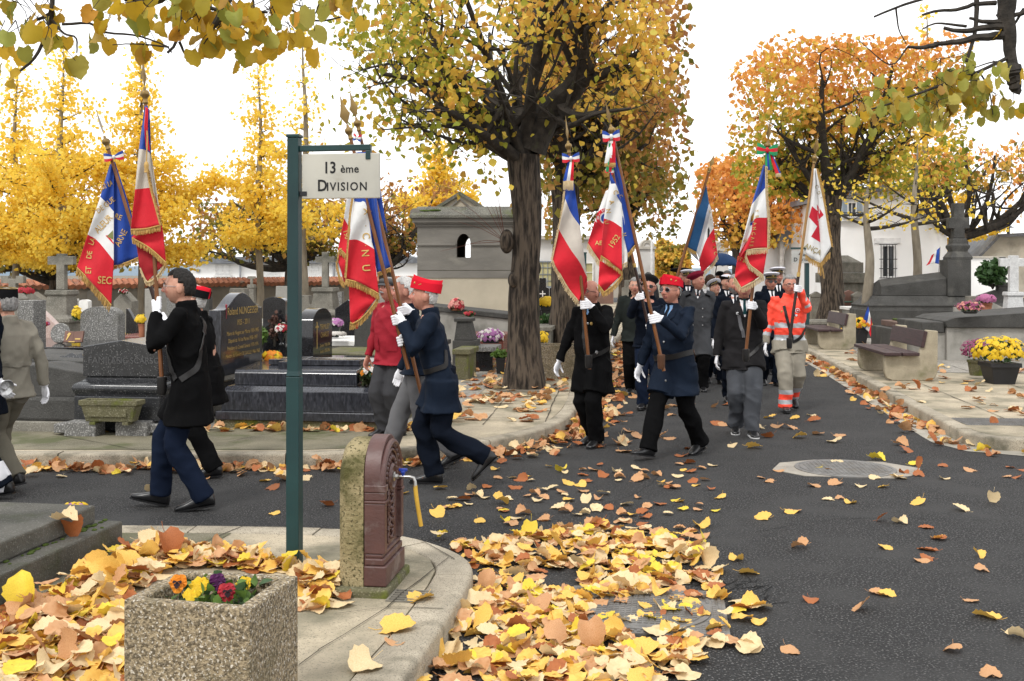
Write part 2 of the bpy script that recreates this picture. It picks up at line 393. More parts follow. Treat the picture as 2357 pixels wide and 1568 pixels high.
m_warmglass = mat('warm_lit_glass', (.46, .42, .22), (.36, .33, .17), scale=2, rough=.3)  # warm light of the lit rooms is painted into the pane colour
m_shutter = mat('shutter_paint', (.34, .41, .48), (.28, .34, .41), scale=3, rough=.6)
m_ironwork = mat('black_ironwork', (.03, .032, .036), rough=.5)
m_pipe = mat('zinc_pipe', (.30, .31, .33), rough=.45, metal=.3)
m_stone_lt = mat('pale_stone', (.50, .47, .41), (.38, .355, .31), scale=2, rough=.85, bump=.3, bscale=30, stain=((.20, .19, .16), 1.5, .55, .75))
m_winmetal = mat('window_metal', (.20, .22, .24), rough=.5)
# boundary wall with a tiled coping
A, Bp = P(-120, 651, 33), P(958, 640, 46); t = thing('cemetery_wall', 'long grey rendered wall with red tile coping behind the graves', 'wall', (A.x, A.y, 0))
d = (Bp - A); dh = Vector((d.x, d.y, 0)); Lw = dh.length; dh.normalize(); nn = Vector((-dh.y, dh.x, 0))
b = MB(); o0 = Vector((A.x, A.y, 0))
b.rings([[o0 + dh * s - nn * .15 + Vector((0, 0, z0)), o0 + dh * s + nn * .15 + Vector((0, 0, z0)), o0 + dh * s + nn * .15 + Vector((0, 0, zt)), o0 + dh * s - nn * .15 + Vector((0, 0, zt))]
         for s, z0, zt in ((0, 0, A.z - .18), (Lw, 0, Bp.z - .18))]); b.build('wall_body', m_wall, t, world=True, smooth=0)
b = MB(); n = int(Lw / .21)
for i in range(n):
    s = i * .21 + .1; zt = A.z + (Bp.z - A.z) * s / Lw; c0 = o0 + dh * s
    for sg in (-1, 1):
        b.tube([c0 + nn * sg * .02 + Vector((0, 0, zt + .02)), c0 + nn * sg * .30 + Vector((0, 0, zt - .17 + rnd.uniform(-.012, .012)))], [.10, .115], n=6)
b.build('tile_coping', m_tile, t, world=True, smooth=50)
def rect(b, u0, u1, v0, v1, Y, y0=-.05, y1=.05, mi=0):
    a, c = P(u0, v1, Y), P(u1, v0, Y); b.bx(a.x, c.x, Y + y0, Y + y1, a.z, c.z, mi)
def window(t, u0, u1, v0, v1, Y, cols=2, rows=1, frame=m_trim, glass=m_glass, sill=True, grille=0, name='window'):
    b = MB(); px = .07 * F / Y; fw = min(px, (u1 - u0) * .12)
    rect(b, u0, u0 + fw, v0, v1, Y, -.03, .12); rect(b, u1 - fw, u1, v0, v1, Y, -.03, .12)
    rect(b, u0 + fw, u1 - fw, v0, v0 + fw, Y, -.03, .12); rect(b, u0 + fw, u1 - fw, v1 - fw, v1, Y, -.03, .12)
    fr = b.build(name, frame, t, world=True, smooth=0)
    b = MB(); rect(b, u0 + fw, u1 - fw, v0 + fw, v1 - fw, Y, .05, .09); b.build('pane', glass, fr, world=True, smooth=0)
    b = MB(); m = fw * .5
    for i in range(1, cols):
        x = u0 + (u1 - u0) * i / cols; rect(b, x - m / 2, x + m / 2, v0 + fw, v1 - fw, Y, .0, .048)
    for i in range(1, rows):
        x = v0 + (v1 - v0) * i / rows; rect(b, u0 + fw, u1 - fw, x - m / 2, x + m / 2, Y, .004, .047)
    if b.v: b.build('glazing_bar', frame, fr, world=True, smooth=0)
    if sill: b = MB(); rect(b, u0 - fw, u1 + fw, v1, v1 + fw, Y, -.12, .1); b.build('sill', frame, fr, world=True, smooth=0)
    if grille:
        b = MB()
        for i in range(grille + 1):
            x = u0 + (u1 - u0) * i / grille; a, c = P(x, v1 + 1, Y - .12), P(x, v0 - 1, Y - .12); b.tube([a, c], .012, 5)
        for v in (v0 + (v1 - v0) * .0, v0 + (v1 - v0) * .44, v0 + (v1 - v0) * .72, v1):
            a, c = P(u0 - 4, v, Y - .12), P(u1 + 4, v, Y - .12); b.tube([a, c], .016, 5)
        b.build('window_grille', m_ironwork if grille < 8 else m_trim, fr, world=True, smooth=0)
    return fr
def body(t, poly, Y, dep, m, name='wall'):
    """front outline in picture columns and rows at distance Y, pushed back by dep metres."""
    b = MB(); pts = [P(u, v, Y) for u, v in poly]; b.prism([(p.x, p.z) for p in pts], Y, Y + dep); return b.build(name, m, t, world=True, smooth=0)
def base(u, Y): p = P(u, HZ, Y); return (p.x, Y, 0)
# low white building beyond the wall
t = thing('lodge', 'long low white building with barred windows beyond the tiled wall', 'building', base(600, 62))
body(t, [(438, 690), (438, 604), (670, 600), (960, 596), (960, 690)], 62, 9, m_white)
body(t, [(428, 607), (470, 592), (940, 588), (975, 600), (975, 606)], 61.6, 10, m_slate, 'roof')
for u0, u1 in ((495, 530), (603, 640), (700, 735), (770, 805), (850, 885)): window(t, u0, u1, 609, 634, 61.96, 2, 1, grille=9)
for u in (553, 768): b = MB(); b.tube([P(u, 603, 61.8), P(u, 690, 61.8)], .06, 6); b.build('drainpipe', m_pipe, t, world=True)
b = MB(); rect(b, 452, 460, 620, 627, 61.96); b.build('vent', m_pipe, t, world=True, smooth=0)
# gatehouse in the middle
t = thing('gatehouse', 'grey white gatehouse with gridded windows behind the large trunk', 'building', base(1310, 56))
body(t, [(1196, 720), (1196, 552), (1412, 552), (1412, 720)], 56, 8, m_offwhite)
b = MB(); rect(b, 1190, 1418, 543, 551.6, 56, -.35, 8.3); b.build('cornice', m_stone_lt, t, world=True, smooth=0)
b = MB(); rect(b, 1196.5, 1411.5, 664, 720, 56, -.08, -.004); b.build('plinth', mat('brown_plinth', (.21, .12, .09), (.15, .09, .07), scale=4), t, world=True, smooth=0)
window(t, 1227, 1272, 601, 662, 55.9, 4, 4, frame=m_winmetal, glass=m_warmglass)
window(t, 1300, 1330, 601, 662, 55.9, 3, 4, frame=m_winmetal, glass=m_warmglass)
window(t, 1345, 1366, 604, 650, 55.9, 1, 2, frame=m_trim, glass=m_warmglass); window(t, 1378, 1404, 604, 655, 55.9, 2, 2, frame=m_trim, glass=m_glass)
def gatepost(u, v, wdt, Y, label):
    t = thing('gate_pillar', label, 'pillar', base(u, Y)); b = MB(); rect(b, u - wdt, u + wdt, v + 18, 700, Y, -.5, .5); b.build('shaft', m_offwhite, t, world=True, smooth=0)
    b = MB(); rect(b, u - wdt - 3, u + wdt + 3, v + 12, v + 18, Y, -.6, .6); b.build('cornice', m_stone_lt, t, world=True, smooth=0)
    c = P(u, v + 12, Y); r = wdt / F * Y
    b = MB(); b.prism([(c.x + r * math.cos(a), c.z + r * math.sin(a)) for a in [math.pi * k / 14 for k in range(15)]], Y - .5, Y + .5); b.build('arched_top', m_offwhite, t, world=True, smooth=40)
    b = MB()
    for q in (.55, .82): b.tube([(c.x + q * r * math.cos(a), Y - .52, c.z + q * r * math.sin(a)) for a in [math.pi * k / 14 for k in range(15)]], .06, 5)
    b.build('moulding', m_stone_lt, t, world=True, smooth=40)
gatepost(1487, 556, 17, 60, 'tall grey gate pillar with round arched top left of the far flagpole'); gatepost(1656, 560, 17, 60, 'grey gate pillar with round arched top above the navy umbrella')
t = thing('flagpole', 'thin white flagpole standing beside the far gate pillar', 'flagpole', base(1499, 59))
b = MB(); b.tube([P(1499, 690, 59), P(1500, 540, 59)], [.07, .05], 8); b.build('pole', m_trim, t, world=True); b = MB(); b.ell(P(1500, 538, 59), .09); b.build('ball', m_trim, t, world=True)
# house row on the right
t = thing('porch_house', 'white house with tiled porch and bracket bell behind the captains', 'building', base(1850, 50))
body(t, [(1795, 700), (1795, 548), (1815, 530), (1940, 528), (1940, 700)], 50, 9, m_white)
body(t, [(1786, 556), (1796, 534), (1836, 530), (1838, 552)], 48.6, 1.3, m_slate, 'porch_roof')
b = MB()
for u in (1800, 1833): b.tube([P(u, 553, 48.9), P(u, 690, 48.9)], .10, 4)
b.tube(bez(P(1803, 585, 48.9), P(1803, 560, 48.9), P(1831, 556, 48.9)), .07, 4); b.tube(bez(P(1833, 590, 48.9), P(1832, 566, 48.9), P(1808, 557, 48.9)), .07, 4)
b.build('porch_frame', m_trim, t, world=True)
window(t, 1848, 1868, 578, 640, 49.9, 2, 3); window(t, 1803, 1828, 600, 680, 49.9, 2, 3)
b = MB(); b.tube([P(1822, 552, 49.4), P(1850, 552, 49.4)], .035, 5); b.tube([P(1823, 552, 49.4), P(1823, 568, 49.4)], .035, 5); b.tube([P(1848, 552, 49.4), P(1848, 572, 49.4)], .03, 5)
b.build('bracket', m_ironwork, t, world=True)
c = P(1836, 566, 49.4); b = MB(); b.lathe([(.02, .24), (.09, .22), (.13, .08), (.19, -.03), (.2, -.05), (.02, -.05)], c, 14); b.build('bell', m_ironwork, t, world=True)
t = thing('white_house', 'white house with barred window and grey blue shutters behind the dark tomb', 'building', base(2060, 42))
body(t, [(1925, 720), (1925, 455), (2108, 430), (2108, 720)], 42, 8, m_white)
body(t, [(2108, 720), (2108, 478), (2180, 528), (2180, 720)], 42.15, 6, m_white, 'side_wall')
body(t, [(2106, 482), (2106, 476), (2184, 530), (2184, 536)], 41.95, 6.4, m_slate, 'side_roof')
body(t, [(1915, 455), (1920, 440), (2110, 414), (2114, 430)], 41.7, 8.6, m_slate, 'roof')
b = MB(); rect(b, 1925, 1987, 506, 510, 42, -.14, -.002); b.build('band', m_trim, t, world=True, smooth=0); b = MB(); rect(b, 2012, 2072, 548, 560, 42, -.05, -.002); b.build('band', m_trim, t, world=True, smooth=0)
window(t, 2028, 2061, 563, 640, 41.9, 2, 1, grille=5)
b = MB(); rect(b, 2032, 2041, 568, 598, 41.94, .03, .048); rect(b, 2048, 2057, 568, 598, 41.94, .03, .048); b.build('curtain', mat('ochre_curtain', (.24, .13, .03), rough=.9), t, world=True, smooth=0)
window(t, 1950, 1972, 465, 500, 41.9, 2, 1); 
for u in (1938, 1973): b = MB(); rect(b, u, u + 11, 465, 500, 41.9, -.05, .02); [rect(b, u + 1.5, u + 9.5, 467 + k * 3, 468.2 + k * 3, 41.9, -.065, -.052) for k in range(11)]; b.build('shutter', m_shutter, t, world=True, smooth=0)
b = MB(); b.tube([P(1938, 497, 41.7), P(1990, 497, 41.7)], .02, 5); b.tube([P(1938, 490, 41.7), P(1990, 490, 41.7)], .02, 5); [b.tube([P(1940 + k * 5, 499, 41.7), P(1940 + k * 5, 489, 41.7)], .012, 4) for k in range(10)]; b.build('balcony_rail', m_ironwork, t, world=True)
t = thing('garden_wall', 'low white wall with stone coping behind the green bush', 'wall', base(2275, 36)); body(t, [(2212, 700), (2212, 594), (2345, 594), (2345, 700)], 36, .3, m_white, 'wall_body')
b = MB(); rect(b, 2210, 2347, 590, 593.7, 36, -.06, .36); b.build('coping', m_stone_lt, t, world=True, smooth=0)
t = thing('garden_gate', 'grey blue painted gate beside the low white wall', 'gate', base(2192, 36.1)); b = MB(); rect(b, 2172, 2211, 596, 700, 36.1, 0, .08); b.build('gate_leaf', m_shutter, t, world=True, smooth=0)
b = MB(); [rect(b, 2172 + k * 6.4, 2172.6 + k * 6.4, 596, 700, 36.1, -.012, -.002) for k in range(1, 6)]; b.build('groove', m_winmetal, t, world=True, smooth=0); b = MB(); b.ell(P(2206, 646, 36.05), .05); b.build('handle', m_ironwork, t, world=True)
t = thing('end_house', 'cream gabled house with dark roof and two chimney cowls at far right', 'building', base(2320, 44)); body(t, [(2258, 700), (2258, 590), (2300, 545), (2420, 540), (2420, 700)], 44, 8, mat('cream_render', (.56, .52, .43), (.44, .41, .33), scale=1.5, stain=((.25, .23, .19), 1, .52, .7)))
body(t, [(2250, 592), (2300, 539), (2430, 532), (2430, 541), (2302, 546), (2256, 594)], 43.7, 8.6, m_slate, 'roof')
for u, v in ((2294, 534), (2321, 524)):
    b = MB(); c = P(u, v + 14, 46); b.tube([c, c + Vector((0, 0, .25))], .07, 6); b.lathe([(.02, .36), (.22, .27), (.22, .25), (.02, .25)], c, 12); b.build('chimney_cowl', m_ironwork, t, world=True)
t = thing('red_roof_house', 'distant house with low red tiled roof behind the yellow hedge', 'building', base(2250, 60)); body(t, [(2190, 700), (2190, 585), (2300, 583), (2300, 700)], 60, 6, m_white); body(t, [(2185, 586), (2200, 572), (2300, 566), (2305, 582)], 59.7, 6.6, m_tile, 'roof')
b = MB(); hp = [(-420, 3), (-330, 6), (-260, 4), (-190, 7), (-90, 3), (60, 5), (240, 3), (420, 4)]
b.prism([(-500, -1)] + hp + [(500, -1)], 640, 760); o = b.build('hills', mat('far_hills', (.30, .38, .46), (.24, .32, .40), scale=.02, rough=1), smooth=0); o['kind'] = 'structure'
# ------------------------------------------------------------------ trees
def leaf_tpl(seed, rows=5, curl=.25, fold=.2, serr=.0, heart=True, width=.5):
    q = random.Random(seed); V = []; Fc = []; side = q.uniform(-.25, .25)
    for i in range(rows + 1):
        t = i / rows
        wd = width * (math.sin(math.pi * min(1, (t * .93 + .07)) ** .62) ** .75 if 0 < t < 1 else (.16 if t == 0 else .01))
        back = -.10 * (1 - t) ** 3 if heart else 0
        for sx in (-1, 0, 1):
            x = sx * wd * (1 + q.uniform(-serr, serr)); y = t + (back if sx else .06 * (t == 0)) + (q.uniform(-serr, serr) * .3 if sx else 0)
            V.append((x, y, fold * abs(x) * (1 + q.uniform(-.4, .4)) - curl * (t - .3) ** 2 + side * x * t + (q.uniform(-serr, serr) * .5 if sx else 0)))
    for i in range(rows):
        a = i * 3
        for k in (0, 1): Fc.append((a + k, a + k + 1, a + k + 4, a + k + 3))
    V = np.array(V); V[:, 1] -= .02; return V, np.array(Fc)
def frames(N, rs, droop=.5, flat=0.0):
    """random leaf frames: y axis hangs down by droop, or normals stay upright by flat."""
    d = rs.normal(size=(N, 3)); d[:, 2] -= droop * 1.6; d[:, 2] *= (1 - flat); d /= np.linalg.norm(d, axis=1)[:, None]
    n = rs.normal(size=(N, 3)); n[:, 2] += flat * 6
    n -= d * (n * d).sum(1)[:, None]; n /= np.linalg.norm(n, axis=1)[:, None]
    return np.stack([np.cross(d, n), d, n], axis=2)
def scatter(tpls, pos, size, rs, droop=.5, flat=0.0, M=None):
    pos = np.asarray(pos, float); N = len(pos); M = frames(N, rs, droop, flat) if M is None else M
    which = rs.integers(0, len(tpls), N); Vs = []; Fs = []; off = 0; own = []
    for k, (V, Fc) in enumerate(tpls):
        idx = np.where(which == k)[0]
        if not len(idx): continue
        W = np.einsum('nij,vj->nvi', M[idx], V) * size[idx][:, None, None] + pos[idx][:, None, :]
        Vs.append(W.reshape(-1, 3)); Fs.append((Fc[None] + (np.arange(len(idx)) * len(V))[:, None, None] + off).reshape(-1, Fc.shape[1]))
        off += len(idx) * len(V); own.append(np.repeat(idx, len(Fc)))
    return np.concatenate(Vs), np.concatenate(Fs), np.concatenate(own)
T_small = [leaf_tpl(i, 2, .3, .3, .06) for i in range(4)]
T_mid = [leaf_tpl(i, 3, .35, .3, .08) for i in range(5)]
T_big = [leaf_tpl(i + 20, 7, .45, .22, .05, width=.56) for i in range(6)]
T_gink = [leaf_tpl(i + 50, 2, .1, .3, .05, heart=False, width=.6) for i in range(2)]
m_bark = mat('bark', (.092, .070, .051), (.016, .012, .009), scale=20, rough=.95, bump=1.0, bscale=24, stretch=(1, 1, .16), lo=.42, hi=.60, stain=((.055, .06, .022), 3.0, .60, .74))
m_bark_dk = mat('branch_bark', (.050, .042, .034), (.022, .019, .016), scale=10, rough=.95, bump=.6, bscale=40, stain=((.06, .065, .03), 4, .6, .75))
m_bark_pale = mat('pale_bark', (.26, .225, .17), (.16, .135, .10), scale=7, rough=.9, bump=.5, bscale=40, stretch=(1, 1, .35))
def leafmat(name, stops, transl=.45): return mat(name, (1, 1, 1), (.82, .82, .80), scale=9, rough=.55, transl=transl, island=stops, spec=.25)
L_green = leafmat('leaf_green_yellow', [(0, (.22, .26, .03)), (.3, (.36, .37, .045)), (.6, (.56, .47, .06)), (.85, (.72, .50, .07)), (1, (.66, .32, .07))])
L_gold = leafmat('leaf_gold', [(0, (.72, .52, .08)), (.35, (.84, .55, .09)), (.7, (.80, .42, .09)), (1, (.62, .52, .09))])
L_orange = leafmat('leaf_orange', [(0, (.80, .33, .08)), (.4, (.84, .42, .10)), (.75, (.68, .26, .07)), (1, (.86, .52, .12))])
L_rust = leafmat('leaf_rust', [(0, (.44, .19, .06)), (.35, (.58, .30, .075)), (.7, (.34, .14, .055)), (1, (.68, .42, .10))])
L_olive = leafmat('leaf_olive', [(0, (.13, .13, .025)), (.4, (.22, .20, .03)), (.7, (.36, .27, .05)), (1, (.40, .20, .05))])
L_gink = leafmat('leaf_ginkgo', [(0, (.97, .70, .09)), (.5, (.98, .76, .13)), (.8, (.97, .66, .07)), (1, (.98, .82, .22))], .6)
L_fgold = leafmat('leaf_near_gold', [(0, (.62, .40, .03)), (.35, (.70, .42, .04)), (.65, (.55, .38, .035)), (.85, (.34, .30, .03)), (1, (.62, .30, .04))], .5)
L_fgreen = leafmat('leaf_near_green', [(0, (.30, .33, .06)), (.4, (.42, .40, .08)), (.75, (.55, .44, .10)), (1, (.52, .30, .08))], .45)
def trunk_mesh(b, pts, rad, n=30, amp=.09, seed=0):
    pts = resample(pts, max(14, int((Vector(pts[-1]) - Vector(pts[0])).length / .09))); k = len(pts); rs = []
    for i, p in enumerate(pts):
        s = i / (k - 1) * (len(rad) - 1); j = min(int(s), len(rad) - 2); r = rad[j] + (rad[j + 1] - rad[j]) * (s - j)
        ring = []
        for a in range(n):
            th = 2 * math.pi * a / n; dx, dy = math.cos(th), math.sin(th)
            q = noise.noise(Vector((dx * 5 + seed, dy * 5, p.z * .9))) * amp + noise.noise(Vector((dx * 1.3, dy * 1.3, p.z * 1.1 + seed))) * amp * .9
            ring.append(p + Vector((dx, dy, 0)) * r * (1 + q))
        rs.append(ring)
    b.rings(rs)
def grow(b, start, r0, targets, rs, sub=7, tw=6, box=None, twl=.7, n=6):
    """limbs from start to each target, then sub-branches and twigs; gives back the twig tips."""
    tips = []
    for tg in targets:
        if isinstance(tg, list): pts = resample(tg[1:], 12); rr = tg[0]
        else:
            s = Vector(start); e = Vector(tg); mid = s.lerp(e, .45) + Vector(rs.normal(size=3) * .12 * (e - s).length) + Vector((0, 0, -.12 * (e - s).length)); pts = bez(s, mid, e, 9); rr = r0 * rs.uniform(.6, 1)
        k = len(pts); b.tube(pts, [rr * (1 - .72 * i / (k - 1)) for i in range(k)], n)
        L = sum((pts[i + 1] - pts[i]).length for i in range(k - 1))
        for _ in range(sub):
            i = rs.integers(2, k); p = pts[i]; dr = (pts[i] - pts[i - 1]).normalized()
            dd = Vector(rs.normal(size=3)); dd = (dd - dr * dd.dot(dr) * .7 + dr * .5 + Vector((0, 0, .35))).normalized()
            e = p + dd * L * rs.uniform(.25, .6)
            if box is not None: e = Vector([min(max(e[a], box[0][a]), box[1][a]) for a in range(3)])
            q = bez(p, p.lerp(e, .5) + Vector(rs.normal(size=3)) * .10 * L, e, 5); r2 = rr * (1 - .72 * i / (k - 1)) * .55
            b.tube(q, [max(.006, r2 * (1 - .7 * a / 5)) for a in range(6)], 5)
            for _ in range(tw):
                a = rs.integers(1, 6); s2 = q[a]; d2 = Vector(rs.normal(size=3)); d2.z += .3; e2 = s2 + d2.normalized() * twl * rs.uniform(.4, 1.1)
                if box is not None: e2 = Vector([min(max(e2[c], box[0][c] - .1), box[1][c] + .1) for c in range(3)])
                b.tube([s2, s2.lerp(e2, .5) + Vector(rs.normal(size=3)) * .06 * twl, e2], [max(.004, r2 * .35), .004, .002], 4, cap=False)
                tips += [s2.lerp(e2, .5), e2, e2]
    return tips
def crown_points(tips, N, rs, spread, box=None, shell=0.0, gap=None, hollow=()):
    tips = np.array([tuple(p) for p in tips]); pos = tips[rs.integers(0, len(tips), int(N * 1.3))] + rs.normal(size=(int(N * 1.3), 3)) * spread
    if shell and box is not None:
        k = int(N * shell * 1.3); lo, hi = np.array(box[0]), np.array(box[1]); p = rs.uniform(lo, hi, (k, 3)); ax = rs.integers(0, 5, k)
        p[ax == 0, 0] = lo[0]; p[ax == 1, 0] = hi[0]; p[ax == 2, 1] = lo[1]; p[ax == 3, 1] = hi[1]; p[ax == 4, 2] = hi[2]; p += rs.normal(size=p.shape) * .18
        pos = np.concatenate([pos[:int(N * (1 - shell) * 1.3)], p])
    if box is not None:
        lo, hi = np.array(box[0]) - .25, np.array(box[1]) + .3
        e = rs.uniform(0, .35, pos.shape); pos = pos[((pos > lo + e * .6) & (pos < hi - e * .6)).all(1)]
    if gap is not None:                              # thin out where a slow noise is low, so that the sky shows through
        keep = np.array([noise.noise(Vector(p) * gap[0]) for p in pos]) > gap[1] + rs.normal(size=len(pos)) * .12; pos = pos[keep]
    for c, r, k in hollow:                           # open heart of the crown, where the limbs show
        pos = pos[(((pos - np.array(c)) / np.array(r)) ** 2).sum(1) + rs.uniform(-.25, .25, len(pos)) > np.where(rs.random(len(pos)) < k, 1, 0)]
    rs.shuffle(pos); return pos[:N]
def foliage(t, pos, size, mats, pick, rs, tpl, droop=.5, name='crown'):
    sz = size * rs.uniform(.65, 1.2, len(pos)); V, Fc, own = scatter(tpl, pos, sz, rs, droop)
    return big_mesh(name, V, Fc, mats, t, True, pick(pos)[own] if pick else None)
def linden(label, X, Y, z0, r, fork, box, N, leaf, mats, pick, seed, limbs=8, sub=7, tw=6, tpl=T_small, lean=(0, 0), spread=.16, shell=.25, gap=None, group=None, extra=None, twl=.7, knots=True, hollow=()):
    rs = np.random.default_rng(seed); t = thing('linden_tree', label, 'tree', (X, Y, z0), group=group)
    b = MB(); f = Vector((X + lean[0], Y + lean[1], fork))
    trunk_mesh(b, [(X, Y, z0 - .05), (X + lean[0] * .2 + r * rs.normal() * .16, Y, z0 + (fork - z0) * .35), (X + lean[0] * .6 + r * rs.normal() * .16, Y + lean[1] * .5, z0 + (fork - z0) * .7), tuple(f)], [r * 1.5, r * 1.12, r * 1.0, r * .96, r * .93, r * .94, r * .98, r * 1.02], amp=.13, seed=seed)
    if knots:
        for k in range(3):
            a = rs.uniform(0, 6.3); zz = z0 + (fork - z0) * rs.uniform(.45, .95); b.ell((X + lean[0] * .5 + r * .8 * math.cos(a), Y + r * .8 * math.sin(a), zz), (r * .4, r * .4, r * .55))
    b.build('trunk', m_bark, t, world=True, smooth=70)
    lo, hi = np.array(box[0]), np.array(box[1]); tg = []
    for k in range(limbs):
        a = 2 * math.pi * (k + rs.uniform(-.3, .3)) / limbs; c = (lo + hi) / 2; q = rs.uniform(.45, .85)
        tg.append(Vector((c[0] + math.cos(a) * (hi[0] - lo[0]) / 2 * q, c[1] + math.sin(a) * (hi[1] - lo[1]) / 2 * q, lo[2] + (hi[2] - lo[2]) * rs.uniform(.25, .9))))
    b = MB(); tips = grow(b, f - Vector((0, 0, r * .5)), r * .55, tg, rs, sub, tw, box, twl)
    if extra: tips += grow(b, f, extra[0], extra[1], rs, sub, tw, box, twl)
    b.build('branches', m_bark_dk, t, world=True, smooth=60)
    pos = crown_points(tips, N, rs, spread, box, shell, gap, hollow); foliage(t, pos, leaf, mats, pick, rs, tpl)
    return t
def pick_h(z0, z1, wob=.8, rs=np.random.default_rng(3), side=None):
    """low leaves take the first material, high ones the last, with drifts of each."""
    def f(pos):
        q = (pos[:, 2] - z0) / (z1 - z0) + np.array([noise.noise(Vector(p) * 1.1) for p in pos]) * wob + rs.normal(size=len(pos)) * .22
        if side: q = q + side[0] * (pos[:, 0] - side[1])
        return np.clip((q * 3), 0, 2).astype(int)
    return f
# the large linden left of the road, its limbs drawn from the photograph
Y1 = 15.1; q = lambda u, v, dy=0: tuple(P(u, v, Y1 + dy))
bx1 = ((-2.45, 12.9, 2.85), (1.85, 17.3, 6.6))
ex = (.20, [[.22, q(1222, 345), q(1262, 260, -.1), q(1330, 190, -.3), q(1342, 120, -.3), q(1312, 50, -.2), q(1300, -60, 0)], [.17, q(1180, 340), q(1152, 275, .2), q(1120, 215, .3), q(1085, 190, .2), q(1010, 150, 0), q(930, 140, -.2)],
             [.11, q(1330, 190, -.3), q(1400, 165, -.6), q(1470, 120, -.8)], [.10, q(1165, 350), q(1120, 315, -.8), q(1060, 270, -1.4), q(1000, 245, -1.8)], [.12, q(1200, 330), q(1190, 220, .8), q(1215, 120, 1.2), q(1235, 0, 1.4)],
             [.09, q(1150, 275, .2), q(1090, 240, -.8), q(980, 190, -1.6), q(880, 170, -1.9)], [.055, q(1270, 262), q(1310, 290, -.6), q(1370, 262, -1.2), q(1450, 250, -1.8)]])
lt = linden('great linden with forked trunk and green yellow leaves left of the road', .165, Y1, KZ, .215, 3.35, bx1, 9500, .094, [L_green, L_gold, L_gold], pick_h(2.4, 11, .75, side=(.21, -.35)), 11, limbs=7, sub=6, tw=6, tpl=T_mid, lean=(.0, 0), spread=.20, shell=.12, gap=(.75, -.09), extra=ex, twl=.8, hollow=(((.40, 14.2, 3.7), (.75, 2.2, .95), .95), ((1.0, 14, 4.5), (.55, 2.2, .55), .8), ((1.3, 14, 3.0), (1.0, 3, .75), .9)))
b = MB(); c = Vector(q(1163, 556, -.1)); b.ell(c + Vector((.02, 0, 0)), (.10, .12, .17))
b.build('burl', m_bark, lt, world=True, smooth=70)
b = MB()
for k in range(10):
    a = R(rnd.uniform(95, 200)); L = rnd.uniform(.4, 1.1); e = c + Vector((math.cos(a) * L, rnd.uniform(-.4, .3), math.sin(a) * L + .1)); b.tube([c, c.lerp(e, .5) + Vector((0, 0, .04)), e], [.004, .003, .0015], 4)
b.build('sprouts', mat('red_twig', (.14, .05, .035), rough=.8), lt, world=True)
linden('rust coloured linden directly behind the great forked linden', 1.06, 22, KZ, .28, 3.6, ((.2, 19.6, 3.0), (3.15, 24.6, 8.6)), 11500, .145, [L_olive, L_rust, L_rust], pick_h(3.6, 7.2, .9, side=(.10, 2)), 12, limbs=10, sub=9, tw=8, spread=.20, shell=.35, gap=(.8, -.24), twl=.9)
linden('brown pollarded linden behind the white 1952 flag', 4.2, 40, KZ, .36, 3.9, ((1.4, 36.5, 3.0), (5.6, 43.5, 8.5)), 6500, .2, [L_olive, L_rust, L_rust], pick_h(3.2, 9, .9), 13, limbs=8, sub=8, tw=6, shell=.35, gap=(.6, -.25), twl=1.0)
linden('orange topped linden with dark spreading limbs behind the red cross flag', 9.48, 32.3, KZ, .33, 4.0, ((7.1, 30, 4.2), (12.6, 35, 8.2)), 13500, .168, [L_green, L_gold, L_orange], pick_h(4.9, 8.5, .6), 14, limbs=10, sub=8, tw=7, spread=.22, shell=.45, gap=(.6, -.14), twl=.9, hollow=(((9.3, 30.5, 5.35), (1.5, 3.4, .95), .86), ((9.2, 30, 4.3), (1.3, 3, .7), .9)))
linden('small orange linden between the blue flag and the bow flag', 10.6, 50, KZ, .42, 3.0, ((9.1, 47, 3.0), (13.4, 53.5, 6.7)), 6500, .24, [L_gold, L_orange, L_orange], pick_h(2.8, 6.6, .9), 15, limbs=9, sub=7, tw=6, shell=.5, gap=(.6, -.3))
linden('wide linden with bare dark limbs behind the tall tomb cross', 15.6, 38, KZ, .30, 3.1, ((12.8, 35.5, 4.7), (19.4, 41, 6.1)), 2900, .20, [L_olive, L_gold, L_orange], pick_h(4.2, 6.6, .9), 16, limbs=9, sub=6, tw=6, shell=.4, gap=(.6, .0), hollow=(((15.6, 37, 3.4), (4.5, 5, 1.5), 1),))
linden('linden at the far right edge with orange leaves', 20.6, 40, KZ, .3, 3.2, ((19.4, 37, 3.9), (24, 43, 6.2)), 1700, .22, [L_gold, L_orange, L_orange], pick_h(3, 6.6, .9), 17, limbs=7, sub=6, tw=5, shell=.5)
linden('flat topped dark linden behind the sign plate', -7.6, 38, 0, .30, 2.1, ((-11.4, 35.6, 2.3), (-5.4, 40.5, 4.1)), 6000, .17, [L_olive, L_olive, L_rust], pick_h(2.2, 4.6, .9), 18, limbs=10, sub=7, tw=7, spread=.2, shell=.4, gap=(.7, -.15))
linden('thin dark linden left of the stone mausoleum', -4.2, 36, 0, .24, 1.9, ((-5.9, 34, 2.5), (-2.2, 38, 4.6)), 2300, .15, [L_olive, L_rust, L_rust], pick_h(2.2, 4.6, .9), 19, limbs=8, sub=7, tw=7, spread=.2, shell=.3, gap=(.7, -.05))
linden('low dark linden at the left edge behind the stone cross', -13.0, 31, 0, .22, 1.5, ((-16, 29, 1.9), (-11.6, 33, 3.4)), 3600, .15, [L_olive, L_olive, L_rust], pick_h(1.6, 3.8, .9), 20, limbs=8, sub=7, tw=6, shell=.35)
